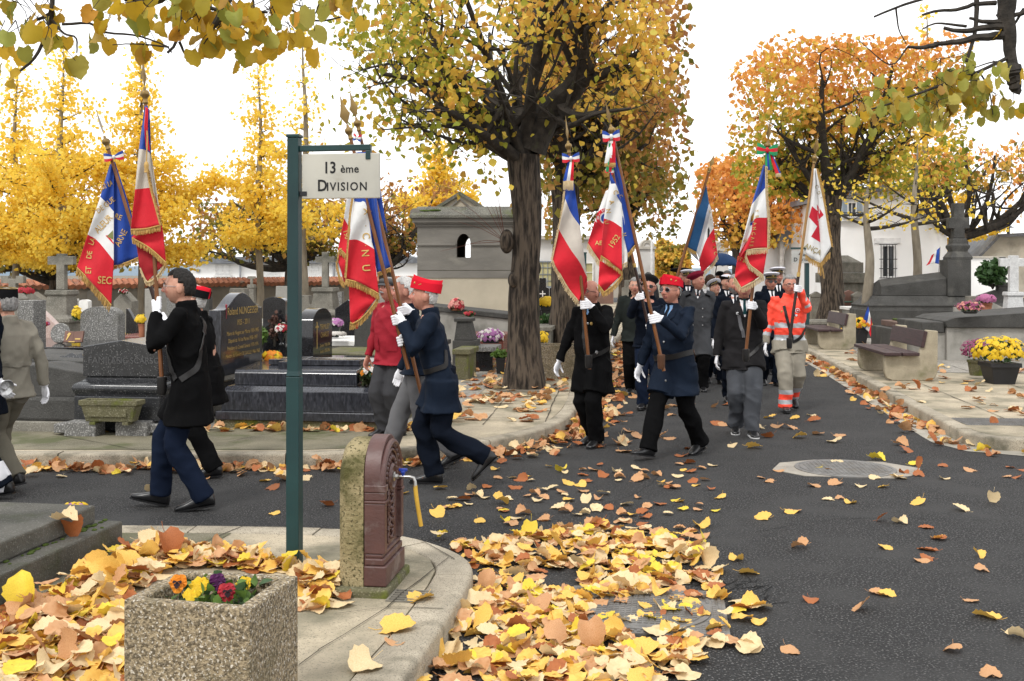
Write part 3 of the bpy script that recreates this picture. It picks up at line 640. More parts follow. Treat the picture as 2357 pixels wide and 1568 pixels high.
# far bushy trees beyond the gate
def bush_tree(label, u, v0, v1, Y, wpx, N, leaf, mats, seed, name='round_tree'):
    rs = np.random.default_rng(seed); c = P(u, (v0 + v1) / 2, Y); h = (v1 - v0) / F * Y / 2; wd = wpx / F * Y / 2
    t = thing(name, label, 'tree', (c.x, Y, 0)); b = MB(); trunk_mesh(b, [(c.x, Y, 0), (c.x, Y, c.z)], [.25, .12], 10)
    for k in range(14):
        e = c + Vector(rs.normal(size=3) * np.array([wd, wd, h]) * .45); b.tube(bez((c.x, Y, max(.5, c.z - h * .7)), c.lerp(e, .4), e, 4), [.09, .07, .05, .03, .01], 5)
    b.build('trunk', m_bark_dk, t, world=True)
    p = rs.normal(size=(N, 3)); p /= np.linalg.norm(p, axis=1)[:, None]; p *= rs.uniform(.35, 1, (N, 1)) ** .4
    keep = np.array([noise.noise(Vector(x) * 2.3 + Vector((seed, 0, 0))) for x in p]) > -.22; p = p[keep]; p *= (1 + .3 * np.array([noise.noise(Vector(x) * 1.7) for x in p]))[:, None]
    foliage(t, p * np.array([wd, wd, h]) + np.array(c), leaf, mats, pick_h(c.z - h, c.z + h, 1.0), rs, T_small)
bush_tree('rounded yellow tree beyond the gate pillar', 1550, 562, 640, 84, 90, 3800, .36, [L_gold, L_gold, L_olive], 31)
bush_tree('taller olive green tree beyond the flagpole', 1525, 552, 640, 92, 60, 2600, .36, [L_olive, L_olive, L_gold], 32)
bush_tree('yellow hedge bush before the red roofed house', 2235, 574, 612, 50, 90, 2200, .22, [L_gold, L_gink, L_gold], 33, 'hedge_bush')
# ginkgos
def ginkgo(label, u, Y, vtop, vlow, reach, N, seed, r=.09, bare=0.0, low=None, dens=1.0):
    N = int(N * 1.05)
    rs = np.random.default_rng(seed); x = (u - CX) / F * Y; top = CZ - (vtop - HZ) / F * Y; zl = CZ - (vlow - HZ) / F * Y
    t = thing('ginkgo_tree', label, 'tree', (x, Y, 0), group='yellow ginkgo trees')
    b = MB(); pts = [(x + .05 * math.sin(k * 1.3 + seed), Y, top * k / 8) for k in range(9)]; trunk_mesh(b, pts, [r * 1.12, r, r * .97, r * .88, r * .68, r * .4, .008], 12, .06, seed)
    b.build('trunk', m_bark_pale, t, world=True, smooth=60)
    b = MB(); P0 = []; nb = int(30 * dens)
    for k in range(nb):
        f = (k + .5) / nb; z = zl + (top - zl) * f ** 1.25; a = k * 2.4 + rs.uniform(-.4, .4); L = reach * 1.55 * (1 - f) ** 1.6 * rs.uniform(.3, 1.1) + .12
        s = Vector((x, Y, z)); e = s + Vector((math.cos(a) * L, math.sin(a) * L, L * rs.uniform(.0, .55)))
        q = bez(s, s.lerp(e, .5) + Vector((0, 0, -.10 * L)), e, 7); b.tube(q, [max(.004, .035 * (1 - i / 7.5) * (.4 + L / reach)) for i in range(8)], 5)
        qq = resample(q, 24); P0 += [qq[int(rs.integers(3, 24))] for _ in range(int(2 + 22 * L * L))]
        for _ in range(int(5 * L + 1)):
            i = rs.integers(2, 8); d = Vector(rs.normal(size=3)); d.z = abs(d.z) * .5; e2 = q[i] + d.normalized() * rs.uniform(.2, .6) * min(1, L); b.tube([q[i], e2], [.010, .003], 4); P0 += [q[i].lerp(e2, .5), e2, e2]
    b.build('branches', m_bark_pale if bare else m_bark_dk, t, world=True)
    if bare < 1:
        Pn = np.array([tuple(p) for p in P0]); pos = Pn[rs.integers(0, len(Pn), N)] + rs.normal(size=(N, 3)) * np.array([.20, .20, .11])
        foliage(t, pos, .115 * Y / 30, [L_gink], None, rs, T_gink, .2)
    return t
ginkgo('yellow ginkgo at the left edge of the photo with thin leader', 38, 29, 150, 600, 2.1, 9500, 41)
ginkgo('yellow ginkgo with knotty upright leader left of the first flag', 142, 27, 110, 600, 2.3, 10500, 42, .10)
ginkgo('broad yellow ginkgo directly behind the two left flags', 322, 29, 120, 600, 2.5, 13000, 43)
ginkgo('narrow yellow ginkgo left of the green sign post', 596, 30, 150, 570, 1.6, 5200, 44, .10, dens=.8)
ginkgo('nearly bare ginkgo with pale trunk right behind the sign post', 700, 29, 60, 560, 1.5, 2200, 45, .10, bare=.5, dens=.55)
ginkgo('yellow ginkgo behind the mausoleum roof', 1010, 40, 330, 520, 2.0, 6500, 46)
ginkgo('slim pale trunk left of the barred window with few yellow leaves', 1998, 27, 400, 530, 1.5, 110, 47, .125, dens=.4)
ginkgo('slim pale trunk right of the barred window with few yellow leaves', 2108, 28, 330, 520, 1.6, 190, 48, .115, dens=.45)
ginkgo('tall yellow ginkgo tip above the orange linden', 2132, 44, 10, 560, 2.2, 4500, 49, .14)
# ------------------------------------------------------------------ graves
def granite(n, a, b2, c3, w3=.56, rough=.22, s3=95, stain=None, bump=0): return mat(n, a, b2, scale=14, rough=rough, spec=.5, c3=c3, s3=s3, w3=w3, e3=.05, stain=stain, bump=bump, bscale=60)
g_dark = granite('speckled_dark_granite', (.034, .035, .038), (.022, .023, .025), (.20, .20, .20), .645, .2, 95, stain=((.10, .10, .09), 3, .60, .8))
g_grey = granite('rough_grey_granite', (.16, .156, .145), (.10, .098, .092), (.33, .32, .305), .55, .75, 60, stain=((.10, .095, .075), 2.2, .5, .72), bump=.3)
g_black = granite('polished_black_granite', (.016, .016, .018), (.011, .011, .012), (.04, .04, .045), .6, .08)
g_blue = mat('veined_blue_granite', (.034, .036, .045), (.017, .018, .022), scale=30, rough=.14, spec=.55, stretch=(1, 1, .35), c3=(.055, .058, .07), s3=45, w3=.5, e3=.25)
g_pink = granite('pink_granite', (.42, .30, .26), (.34, .235, .205), (.55, .44, .40), .55, .3)
g_red = granite('red_granite', (.20, .065, .05), (.14, .045, .035), (.30, .14, .12), .58, .25)
s_old = mat('weathered_stone', (.22, .205, .17), (.13, .12, .10), scale=3, rough=.92, bump=.5, bscale=35, c3=(.30, .285, .25), s3=90, w3=.6, stain=((.075, .075, .06), 1.8, .48, .68))
s_light = mat('light_cement', (.33, .315, .285), (.235, .225, .20), scale=2.5, rough=.9, bump=.4, bscale=40, stain=((.15, .145, .125), 2.2, .5, .7))
s_moss = mat('mossy_stone', (.13, .12, .065), (.085, .08, .045), scale=4, rough=.95, bump=.5, bscale=40, c3=(.20, .185, .12), s3=80, w3=.58, stain=((.11, .125, .02), 3.5, .50, .62))
s_slab = mat('dark_mossy_slab', (.105, .10, .085), (.06, .058, .048), scale=3, rough=.85, bump=.4, bscale=50, c3=(.16, .155, .14), s3=120, w3=.62, stain=((.045, .05, .025), 2.5, .52, .68))
s_white = mat('white_marble', (.72, .71, .68), (.60, .59, .56), scale=4, rough=.7)
s_tomb = mat('dark_tomb_stone', (.062, .060, .056), (.036, .035, .032), scale=3, rough=.8, bump=.4, bscale=40, c3=(.10, .098, .09), s3=100, w3=.6, stain=((.12, .115, .10), 1.6, .56, .74))
gold = mat('gold_paint', (.55, .38, .12), (.45, .30, .08), rough=.45, metal=.35)
moss_g = mat('bright_moss', (.075, .11, .014), (.04, .065, .01), scale=30, rough=1, bump=.8, bscale=120)
def gthing(name, label, cat, u, Y, z=KZ, rz=GRID, group=None):
    p = P(u, HZ, Y); return thing(name, label, cat, (p.x, Y, z), rz, group)
def hpoly(st, w, h):
    x = w / 2
    if st == 'flat': return [(-x, 0), (x, 0), (x, h), (-x, h)]
    if st == 'arch': return [(-x, 0), (x, 0)] + [(x * math.cos(a), h - x * .45 + x * .45 * math.sin(a)) for a in [math.pi * k / 14 for k in range(15)]]
    if st == 'wave': return [(-x, 0), (x, 0)] + [(x - w * k / 16, h * (.80 + .20 * math.sin(math.pi * min(1, max(0, (k / 16 - .1) / .8))) ** 1.3)) for k in range(17)]
    if st == 'swoop': return [(-x, 0), (x, 0)] + [(x - w * k / 14, h * (.72 + .28 * (.5 - .5 * math.cos(math.pi * k / 14)))) for k in range(15)]
    if st == 'gable': return [(-x, 0), (x, 0), (x, h * .82), (0, h), (-x, h * .82)]
    if st == 'shoulder': return [(-x, 0), (x, 0), (x, h * .78), (x * .55, h * .80), (x * .5, h), (-x * .5, h), (-x * .55, h * .80), (-x, h * .78)]
    if st == 'cap': return [(-x, 0), (x, 0), (x, h * .86), (x * 1.06, h * .87), (x * 1.06, h * .93), (x * .4, h), (-x * .4, h), (-x * 1.06, h * .93), (-x * 1.06, h * .87), (-x, h * .86)]
    if st == 'cross':
        a = w * .16; q = h * .70; r = h * .70 + 2 * a * .95
        return [(-a, 0), (a, 0), (a, q), (x, q), (x, r), (a, r), (a, h), (-a, h), (-a, r), (-x, r), (-x, q), (-a, q)]
TF = lambda x, y, z: Matrix.Translation((x, y, z))                     # text facing the camera
TS = lambda x, y, z: Matrix.Translation((x, y, z)) @ Matrix.Rotation(R(90), 4, 'Z')   # text on a face turned to +x
def headstone(label, u, vtop, wpx, Y, st, m, th=.14, zb=None, plinth=True, lines=None, tcol=gold, cat='headstone', name='headstone', yaw=GRID, relief=None):
    zt = CZ - (vtop - HZ) / F * Y; wd = wpx / F * Y; z0 = KZ; t = gthing(name, label, cat, u, Y, z0, yaw); h = zt - z0; b = MB(); ph = .16 if plinth else 0
    b.prism(hpoly(st, wd, h - ph), 0, th, Matrix.Translation((0, 0, ph))); b.build('stone', m, t, smooth=35, bevel=.008)
    if plinth: b = MB(); b.bx(-wd / 2 - .06, wd / 2 + .06, -.05, th + .05, -.05, ph - .002); b.build('plinth', m, t, smooth=0, bevel=.01)
    if lines:
        b = MB()
        for s, x, z, sz in lines: put_text(b, s, TF(x, -.003, z), sz)
        b.build('lettering', tcol, t, smooth=0)
    return t
# --- gable ended sarcophagus by the left pavement
t = gthing('sarcophagus', 'speckled dark granite sarcophagus with gabled lid and roll moulding, left of the dark coated bearer', 'tomb', 268, 10.78)
b = MB(); b.bx(-.46, .46, .06, 2.0, .02, .13); b.bx(-.45, .45, .0, 1.95, .13, .37); b.build('base', g_dark, t, smooth=0, bevel=.01)
b = MB(); prof = [(.45, .372), (.455, .40), (.47, .42), (.475, .445), (.47, .47), (.455, .49), (.43, .505), (.405, .515), (.385, .53), (.375, .545), (.37, .56)]
b.rings([[(-x, .475 - x, z), (x, .475 - x, z), (x, 1.475 + x, z), (-x, 1.475 + x, z)] for x, z in prof]); b.build('moulding', g_dark, t, smooth=50)
b = MB(); b.prism([(-.40, .562), (.40, .562), (.40, .86), (0, .925), (-.40, .86)], .08, 1.9); lid = b.build('lid', g_dark, t, smooth=0, bevel=.01)
b = MB(); put_text(b, 'FAMILLE', TF(-.17, .076, .72), .095); put_text(b, 'ANG.SCARSOL', TF(.18, .076, .72), .085); b.build('lettering', mat('worn_lettering', (.09, .09, .092), rough=.5), lid, smooth=0)
for x in (-.36, .16):
    pass
for k, (u, lab) in enumerate(((183, 'rough granite footing block under the left corner of the mossy trough'), (301, 'rough granite footing block right of the trough'), (365, 'low granite footing block behind the dark coated bearer'), (150, 'small granite block at the left end of the footing row'))):
    t = gthing('footing_block', lab, 'stone block', u, 10.6 + .02 * k, group='granite blocks along the grave edge'); b = MB(); b.box((0, .1, .068), (.33 if k < 2 else .25, .2, .146 if k < 2 else .09)); b.build('block', g_grey, t, smooth=0, bevel=.012)
t = gthing('stone_trough', 'low mossy green stone trough in front of the sarcophagus', 'planter', 246, 10.52, KZ + .15)
b = MB(); ri_ = [(.24, .06, 0), (.275, .085, .15), (.30, .095, .165), (.30, .095, .21), (.26, .07, .21), (.25, .06, .14)]
b.rings([[(-x, .1 - y, z), (x, .1 - y, z), (x, .1 + y, z), (-x, .1 + y, z)] for x, y, z in ri_]); b.build('trough', s_moss, t, smooth=0, bevel=.006)
b = MB(); b.bx(-.21, .19, .018, .024, .05, .13); o = b.build('panel', s_moss, t, smooth=0, bevel=.004)
b = MB(); b.bx(-.20, -.14, .03, .17, -.03, -.001); b.build('foot', s_moss, t, smooth=0); b = MB(); b.bx(.14, .2, .03, .17, -.03, -.001); b.build('foot', s_moss, t, smooth=0)
# --- low slab tomb at far left
t = gthing('slab_tomb', 'low dark slab tomb in two tiers beside the beige suited man', 'tomb', 128, 10.9, KZ, R(-7.5))
b = MB(); b.bx(-1.5, .33, .0, 2.6, -.02, .10); b.build('footing', s_old, t, smooth=0, bevel=.01)
b = MB(); b.bx(-1.45, .28, .05, 2.5, .10, .34); b.build('base', s_tomb, t, smooth=0, bevel=.03)
b = MB(); b.prism([(-1.3, .342), (.36, .342), (.36, .56), (-.3, .66), (-1.3, .6)], .16, 2.2); b.build('lid', s_tomb, t, smooth=0, bevel=.012)
b = MB(); b.prism([(-1.2, .642), (.2, .60), (.2, .64), (-1.2, .70)], .7, 1.9); b.build('upper_slab', s_tomb, t, smooth=0, bevel=.012)
# --- polished black tomb with book plaque
t = gthing('slab_tomb', 'polished black slab tomb carrying a bronze book plaque', 'tomb', 90, 13.2)
b = MB(); b.bx(-.9, .95, 0, 1.7, .25, .62); b.bx(-1.0, 1.05, -.08, 1.8, -.05, .248); b.build('base', g_black, t, smooth=0, bevel=.01)
b = MB(); b.bx(-.93, .98, -.03, 1.73, .622, .70); sl = b.build('slab', g_black, t, smooth=0, bevel=.008)
b = MB(); put_text(b, 'LUCIEN MICHELS   ANDRE MICHELS', TF(.42, -.034, .50), .075); put_text(b, '1904-1985', TF(.25, -.034, .40), .06); b.build('lettering', gold, t, smooth=0)
t = gthing('book_plaque', 'open book shaped bronze plaque with torch on the polished black slab', 'plaque', 166, 13.6, KZ + .705); b = MB()
for s in (-1, 1): b.prism([(0, .02), (s * .125, .03), (s * .125, .175), (0, .165)], 0, .03, Matrix.Rotation(R(-18), 4, 'X'))
b.build('book', mat('bronze_book', (.16, .085, .065), (.11, .06, .045), rough=.4, metal=.3), t, smooth=0, bevel=.004)
b = MB(); M_ = Matrix.Rotation(R(-18), 4, 'X'); b.prism([(-.09, .05), (-.08, .05), (-.05, .11), (-.035, .14), (-.065, .15), (-.085, .12), (-.075, .11)], -.006, -.001, M_); b.prism([(.03, .06), (.10, .06), (.10, .075), (.03, .075)], -.006, -.001, M_); b.prism([(-.05, .025), (.03, .025), (.03, .036), (-.05, .036)], -.006, -.001, M_); b.build('torch_relief', gold, t, smooth=0)
t = gthing('round_plaque', 'grey round plaque standing behind the bronze book', 'plaque', 140, 13.9, KZ + .705); b = MB(); b.lathe([(.13, 0), (.13, .02), (.12, .03), (.01, .03)], (0, 0, .12), 24, M=Matrix.Rotation(R(80), 3, 'X')); b.build('disc', g_grey, t)
t = gthing('cloud_plaque', 'dark cloud shaped plaque lying against the sarcophagus', 'plaque', 160, 11.9, KZ + .56); b = MB(); pl = [(-.22, 0), (.22, 0), (.24, .08), (.19, .13), (.14, .12), (.10, .17), (.04, .15), (-.02, .18), (-.08, .14), (-.14, .14), (-.18, .08)]; b.prism(pl, 0, .04, Matrix.Rotation(R(-25), 4, 'X')); b.build('plate', g_dark, t, smooth=0, bevel=.006)
# --- veined blue granite tomb, stepped, with lettered headstone
t = gthing('stepped_tomb', 'large stepped tomb of veined blue granite with gold lettered headstone behind the sign post', 'tomb', 499, 11.2); t.scale = (.82, 1, 1)
b = MB(); b.bx(-.05, 2.2, .03, 1.6, -.05, .082); b.build('plinth', s_moss, t, smooth=0, bevel=.01)
b = MB(); b.bx(-.02, 2.15, .0, 1.6, .084, .172); b.build('step', g_blue, t, smooth=0, bevel=.008)
b = MB(); b.rings([[(0.02, .08, .174), (2.05, .08, .174), (2.05, 1.55, .174), (.02, 1.55, .174)], [(0.02, .08, .375), (2.05, .08, .375), (2.05, 1.55, .375), (.02, 1.55, .375)], [(.06, .16, .418), (1.95, .16, .418), (1.95, 1.5, .418), (.06, 1.5, .418)]]); b.build('step', g_blue, t, smooth=0, bevel=.006)
b = MB(); b.rings([[(.10, .27, .42), (1.72, .27, .42), (1.72, 1.4, .42), (.10, 1.4, .42)], [(.10, .27, .545), (1.72, .27, .545), (1.72, 1.4, .545), (.10, 1.4, .545)], [(.10, .30, .578), (1.70, .30, .578), (1.66, 1.38, .63), (.10, 1.38, .63)]]); b.build('slab', g_blue, t, smooth=0, bevel=.006)
b = MB(); b.bx(.38, 1.62, .66, .86, .60, .66); b.bx(.62, .80, .42, 1.15, .58, .655); b.build('relief_cross', g_blue, t, smooth=0, bevel=.006)
b = MB(); b.prism(hpoly('wave', 1.22, .88), 0, .16, Matrix.Translation((-.06, .83, .50)) @ Matrix.Rotation(R(90), 4, 'Z')); hs_ = b.build('headstone', g_blue, t, smooth=35, bevel=.01)
b = MB()
for s, z, sz in (('Roland NUNGESSER', 1.18, .115), ('1925 - 2011', 1.055, .085), ('Maire de Nogent sur Marne 1959-1995', .945, .064), ('Député du Val de Marne 1958-1997', .865, .064), ('Président du Conseil Général 1970-1976', .785, .060), ('Ministre du Général DE GAULLE 1966-1968', .705, .060)): put_text(b, s, TS(-.057, .85, z), sz, sx=.92)
b.build('lettering', gold, hs_, smooth=0)
b = MB(); b.prism([(-.03, .05), (0, .0), (.03, .05), (.012, .065), (0, .055), (-.012, .065)], 0, .004, TS(-.0575, .37, 1.20)); b.prism([(-.006, -.09), (.006, -.09), (.006, 0), (-.006, 0)], 0, .004, TS(-.0575, .37, 1.20)); b.build('emblem', mat('red_enamel', (.35, .03, .05), rough=.4), hs_, smooth=0)
# --- black arched headstone with cross
t = gthing('black_tomb', 'polished black tomb with arched headstone bearing a gold cross, right of the sign post', 'tomb', 682, 14.4)
b = MB(); b.bx(0, 1.35, 0, 1.0, -.05, .40); b.build('base', g_black, t, smooth=0, bevel=.01)
b = MB(); b.bx(-.02, 1.4, -.04, 1.05, .402, .44); b.build('slab', g_black, t, smooth=0, bevel=.006)
b = MB(); b.prism(hpoly('arch', .86, .68), 0, .2, Matrix.Translation((.22, .46, .44)) @ Matrix.Rotation(R(90), 4, 'Z')); h_ = b.build('headstone', g_black, t, smooth=35, bevel=.008)
b = MB(); put_text(b, 'TERMILLEY', TS(.223, .54, .86), .10, sx=.9); put_text(b, 'CHAROT', TS(.223, .54, .75), .10, sx=.9); put_text(b, 'Ginette 1928-2006', TS(.223, .55, .61), .06); put_text(b, 'André 1925-2005', TS(.223, .55, .53), .06)
b.prism([(-.012, .0), (.012, 0), (.012, .28), (.06, .28), (.06, .305), (.012, .305), (.012, .36), (-.012, .36), (-.012, .305), (-.06, .305), (-.06, .28), (-.012, .28)], 0, .004, TS(.2225, .20, .58)); b.build('lettering', gold, h_, smooth=0)
# --- rows of other headstones on the left
HS = [
 ('grey speckled granite headstone with low arched top behind the book plaque', 228, 706, 92, 14.6, 'arch', g_grey, .2),
 ('pink granite headstone with swooping top and gold names', 112, 712, 66, 15.6, 'swoop', g_pink, .14),
 ('square grey granite stele with moulded cap near the left edge', 58, 692, 40, 14.2, 'flat', g_grey, .3),
 ('dark weathered stele at the left edge behind the kepi', 24, 676, 44, 16.5, 'cap', s_old, .25),
 ('tall dark arched headstone left of the sign post', 631, 684, 54, 16.0, 'arch', g_black, .16),
 ('pale cement shouldered headstone with raised centre behind the dark arch', 648, 659, 54, 21, 'shoulder', s_light, .2),
 ('broad weathered headstone with square crown behind the blue granite tomb', 545, 664, 70, 20, 'shoulder', s_old, .25),
 ('tall pale grey headstone just left of the bearer in glasses', 352, 665, 40, 17.5, 'flat', s_light, .2),
 ('plain brownish stele with roses on top', 282, 672, 44, 22, 'gable', s_old, .3),
 ('small black headstone with gold script by the yellow pot', 302, 710, 26, 19, 'swoop', g_black, .1),
 ('weathered grey headstone below the left stone cross', 70, 672, 60, 25, 'gable', s_old, .3),
 ('long low grey headstone behind the kepi', 12, 668, 70, 28, 'wave', s_light, .25),
 ('grey shouldered headstone left of the pedestal cross', 700, 680, 46, 23, 'shoulder', s_old, .2),
 ('dark gabled headstone behind the black arched tomb', 800, 690, 60, 20, 'gable', g_black, .2),
 ('low granite headstone beside the pedestal cross', 770, 672, 34, 26, 'flat', g_grey, .2),
 ('plain cement headstone behind the flat cap', 880, 668, 50, 24, 'gable', s_light, .3),
 ('dark square pier beside the red jacket', 838, 716, 46, 17, 'cap', s_tomb, .4),
 ('grey wavy headstone right of the broad ginkgo', 398, 670, 46, 26, 'wave', g_grey, .2),
 ('dark low headstone behind the bearer in glasses', 455, 676, 54, 24, 'arch', s_tomb, .2),
 ('small pale headstone far behind the red flag', 215, 668, 30, 30, 'arch', s_light, .2),
 ('narrow grey headstone beside the white cross', 192, 690, 22, 22, 'arch', s_white, .15),
 ('tall black headstone with gold cross between the two big trunks', 1249, 640, 30, 30, 'shoulder', g_black, .2),
 ('rounded black headstone right of the gold cross stone', 1274, 662, 26, 32, 'arch', g_black, .2),
 ('grey stone pier at the foot of the second linden', 1444, 645, 26, 37, 'shoulder', s_old, .4),
]
for lab, u, vt, wpx, Y, st, m, th in HS:
    ln = None
    if m is g_pink: ln = [('Pierre ROLAND', 0, .62, .075), ('1917 - 1984', 0, .54, .06), ('Jeanne ROLAND', 0, .40, .075)]
    if 'gold script' in lab: ln = [('Regrets', 0, .52, .09), ('Éternels', 0, .42, .09)]
    if 'gold cross between' in lab: ln = [('+', 0, 1.0, .35)]
    headstone(lab, u, vt, wpx, Y, st, m, th, lines=ln, tcol=gold if 'cross' not in lab else s_white)
def cross_on_base(label, u, vtop, Y, wpx, m, vbase, bw, tiers=2, depth=.3):
    t = gthing('stone_cross', label, 'cross', u, Y); zt = CZ - (vtop - HZ) / F * Y - KZ; zb = CZ - (vbase - HZ) / F * Y - KZ; wd = wpx / F * Y; bw = bw / F * Y; b = MB()
    b.prism(hpoly('cross', wd, zt - zb), -wd * .12, wd * .12, Matrix.Translation((0, depth / 2, zb))); b.build('cross', m, t, smooth=0, bevel=.012)
    b = MB(); b.rings([[(-x, depth / 2 - y, z), (x, depth / 2 - y, z), (x, depth / 2 + y, z), (-x, depth / 2 + y, z)] for x, y, z in ((bw / 2, bw / 2, -.05), (bw / 2, bw / 2, zb * .55), (bw * .56, bw * .56, zb * .57), (bw * .56, bw * .56, zb * .62), (bw * .36, bw * .36, zb * .66), (bw * .30, bw * .30, zb * .92), (bw * .36, bw * .36, zb * .94), (bw * .34, bw * .34, zb - .002))]); b.build('pedestal', m, t, smooth=0, bevel=.012)
    return t
cross_on_base('tall grey stone cross on a flared granite pedestal below the ginkgos', 132, 584, 19, 64, s_old, 668, 78)
cross_on_base('grey stone cross on a moulded dark pedestal right of the sign post', 744, 580, 22, 46, s_old, 662, 74)
cross_on_base('ornate weathered cross at the left edge above the kepi', 22, 642, 24, 56, s_old, 676, 60)
cross_on_base('small white marble cross beside the tall grey cross', 163, 670, 25, 17, s_white, 688, 24)
cross_on_base('tall slim weathered finial cross behind the blue granite headstone', 574, 636, 26, 18, s_old, 655, 24)
def lowtomb(label, u, Y, L, W, H, m, lid=.08, cap=None, rz=GRID):
    t = gthing('low_tomb', label, 'tomb', u, Y, KZ, rz); b = MB(); b.bx(-L / 2, L / 2, 0, W, -.05, H - lid - .002); b.build('base', m, t, smooth=0, bevel=.012)
    b = MB(); b.bx(-L / 2 - .04, L / 2 + .04, -.04, W + .04, H - lid, H); b.build('lid', cap or m, t, smooth=0, bevel=.012); return t
lowtomb('low mossy tomb with green edged lid left of the red jacket', 800, 15.4, 1.0, 1.4, .45, s_tomb, cap=s_moss)
lowtomb('red granite tomb edge behind the grey speckled headstone', 330, 18, 1.0, 1.6, .55, g_red)
lowtomb('pale flat tomb lid behind the sarcophagus', 350, 15.2, .9, 1.5, .58, s_light)
lowtomb('brown granite tomb carrying the pink chrysanthemums', 1118, 19, .62, 1.0, .52, g_red)
lowtomb('black granite block tomb in front of the brown granite tomb', 1106, 17.6, .40, .7, .40, g_black, cap=g_grey)
lowtomb('mossy stone pier tomb right of the navy coated bearer', 1063, 16.2, .20, .7, .46, s_moss)
lowtomb('pale granite tomb far left behind the kepi', 70, 18.5, 1.3, 1.6, .42, g_grey)
lowtomb('dark flat tomb right of the black arched tomb', 905, 17.5, 1.2, 1.6, .44, s_tomb)
lowtomb('grey tomb with white chippings beside the pink flowers', 775, 17.8, .9, 1.5, .48, s_light, cap=s_white)
lowtomb('orange granite tomb edge under the far yellow flowers', 1250, 28, .95, 1.6, .34, mat('salmon_granite', (.42, .20, .15), (.33, .15, .11), rough=.4))
lowtomb('grey stepped tomb between the two big trunks', 1235, 21, .5, 1.4, .55, s_old)
for k, (u, Y, L, W, H, m) in enumerate(((480, 19, 1.2, 2, .5, s_old), (250, 24, 1.3, 2, .5, s_tomb), (600, 24, 1.4, 2, .5, s_light), (700, 28, 1.4, 2, .6, s_tomb), (830, 28, 1.2, 2, .55, g_grey), (420, 30, 1.4, 2, .5, s_light), (150, 30, 1.5, 2, .5, s_old))):
    lowtomb(('grey tomb behind the dark coated bearer', 'dark tomb below the grey tall cross row', 'light tomb behind the dark arched headstone', 'dark tomb far behind the sign post', 'granite tomb below the thin linden', 'light tomb below the flat topped linden', 'old tomb below the left ginkgos')[k], u, Y, L, W, H, m)
# stone pier with a slanted cap right of the navy coat
t = gthing('stone_pier', 'dark slant topped stone pier right of the navy coated bearer', 'pier', 1072, 17.6); b = MB(); b.bx(-.22, .16, 0, .5, -.05, .50); b.rings([[(-.20, .03, .502), (.12, .03, .502), (.12, .45, .502), (-.20, .45, .502)], [(-.16, .05, .80), (.05, .05, .80), (.05, .4, .80), (-.16, .4, .80)]]); b.bx(-.2, .09, .02, .43, .802, .86); b.build('pier', s_tomb, t, smooth=0, bevel=.012)
# sloping tomb wall in front of the mausoleum
t = gthing('sloping_tomb', 'grey tomb with sloping dark coping before the mausoleum wall', 'tomb', 1080, 20.5); b = MB(); b.prism([(-.9, -.05), (.95, -.05), (.95, .70), (-.9, .90)], 0, 1.1); b.build('side', s_light, t, smooth=0); b = MB(); b.prism([(-.95, .905), (1.0, .705), (1.0, .80), (-.95, 1.0)], -.05, 1.15); b.build('coping', s_tomb, t, smooth=0, bevel=.015)
# --- mausoleum
s_maus = mat('grimy_limestone', (.22, .205, .18), (.135, .127, .113), scale=1.1, rough=.9, bump=.25, bscale=30, stretch=(.6, 1, 1.6), stain=((.31, .29, .245), 1.1, .56, .74))
s_mlight = mat('clean_limestone', (.47, .415, .32), (.39, .345, .265), scale=1.4, rough=.9, bump=.2, bscale=30)
s_mroof = mat('lichen_roof_stone', (.15, .145, .12), (.075, .073, .065), scale=3, rough=.95, bump=.6, bscale=30, c3=(.24, .235, .20), s3=50, w3=.58, stain=((.105, .12, .05), 2.2, .54, .7))
YM = 24.5; t = gthing('mausoleum', 'stone mausoleum with pointed window and mossy roof behind the great linden', 'mausoleum', 1064, YM, 0, R(-2))
def mz(v): return CZ - (v - HZ) / F * YM
def mxx(u): return (u - 1064) / F * YM
xl, xr = mxx(960), mxx(1178); wl, wr, wb, wsp, wt = mxx(1051), mxx(1083), mz(593), mz(562), mz(538); D = 2.6
wc = (wl + wr) / 2
gothic = [(wl, wb), (wl, wsp)] + [(wl + (wc - wl) * (1 - math.cos(a)), wsp + (wt - wsp) * math.sin(a)) for a in [math.pi / 2 * k / 6 for k in range(1, 7)]] + [(wr - (wr - wc) * (1 - math.cos(a)), wsp + (wt - wsp) * math.sin(a)) for a in [math.pi / 2 * k / 6 for k in range(5, 0, -1)]] + [(wr, wsp), (wr, wb)]
def pierced(b, x0, x1, z0, z1, y0, y1, hole):
    """a wall slab with an opening through it"""
    outer = [Vector((x0, z0, 0)), Vector((x1, z0, 0)), Vector((x1, z1, 0)), Vector((x0, z1, 0))]; hl = [Vector((x, z, 0)) for x, z in hole]
    al = outer + hl; tri = mgeo.tessellate_polygon([outer, hl]); n = len(al)
    vs = [(p.x, y0, p.y) for p in al] + [(p.x, y1, p.y) for p in al]; fs = [tuple(q) for q in tri] + [tuple(i + n for i in q) for q in tri]
    for lo, hi in ((0, 4), (4, n)): k = hi - lo; fs += [(lo + i, lo + (i + 1) % k, n + lo + (i + 1) % k, n + lo + i) for i in range(k)]
    b.add(vs, fs)
b = MB(); zl_ = mz(640); ztop = mz(522)
pierced(b, xl, xr, zl_ + .002, ztop, 0, .25, gothic); pierced(b, xl, xr, zl_ + .002, ztop, D - .25, D, gothic); b.bx(xl, xl + .22, .252, D - .252, zl_ + .002, ztop); b.bx(xr - .22, xr, .252, D - .252, zl_ + .002, ztop)
wm = b.build('wall', s_maus, t, smooth=0)
b = MB(); b.bx(xl + .02, xr - .02, .02, D - .02, -.1, zl_); b.build('lower_wall', s_mlight, t, smooth=0)
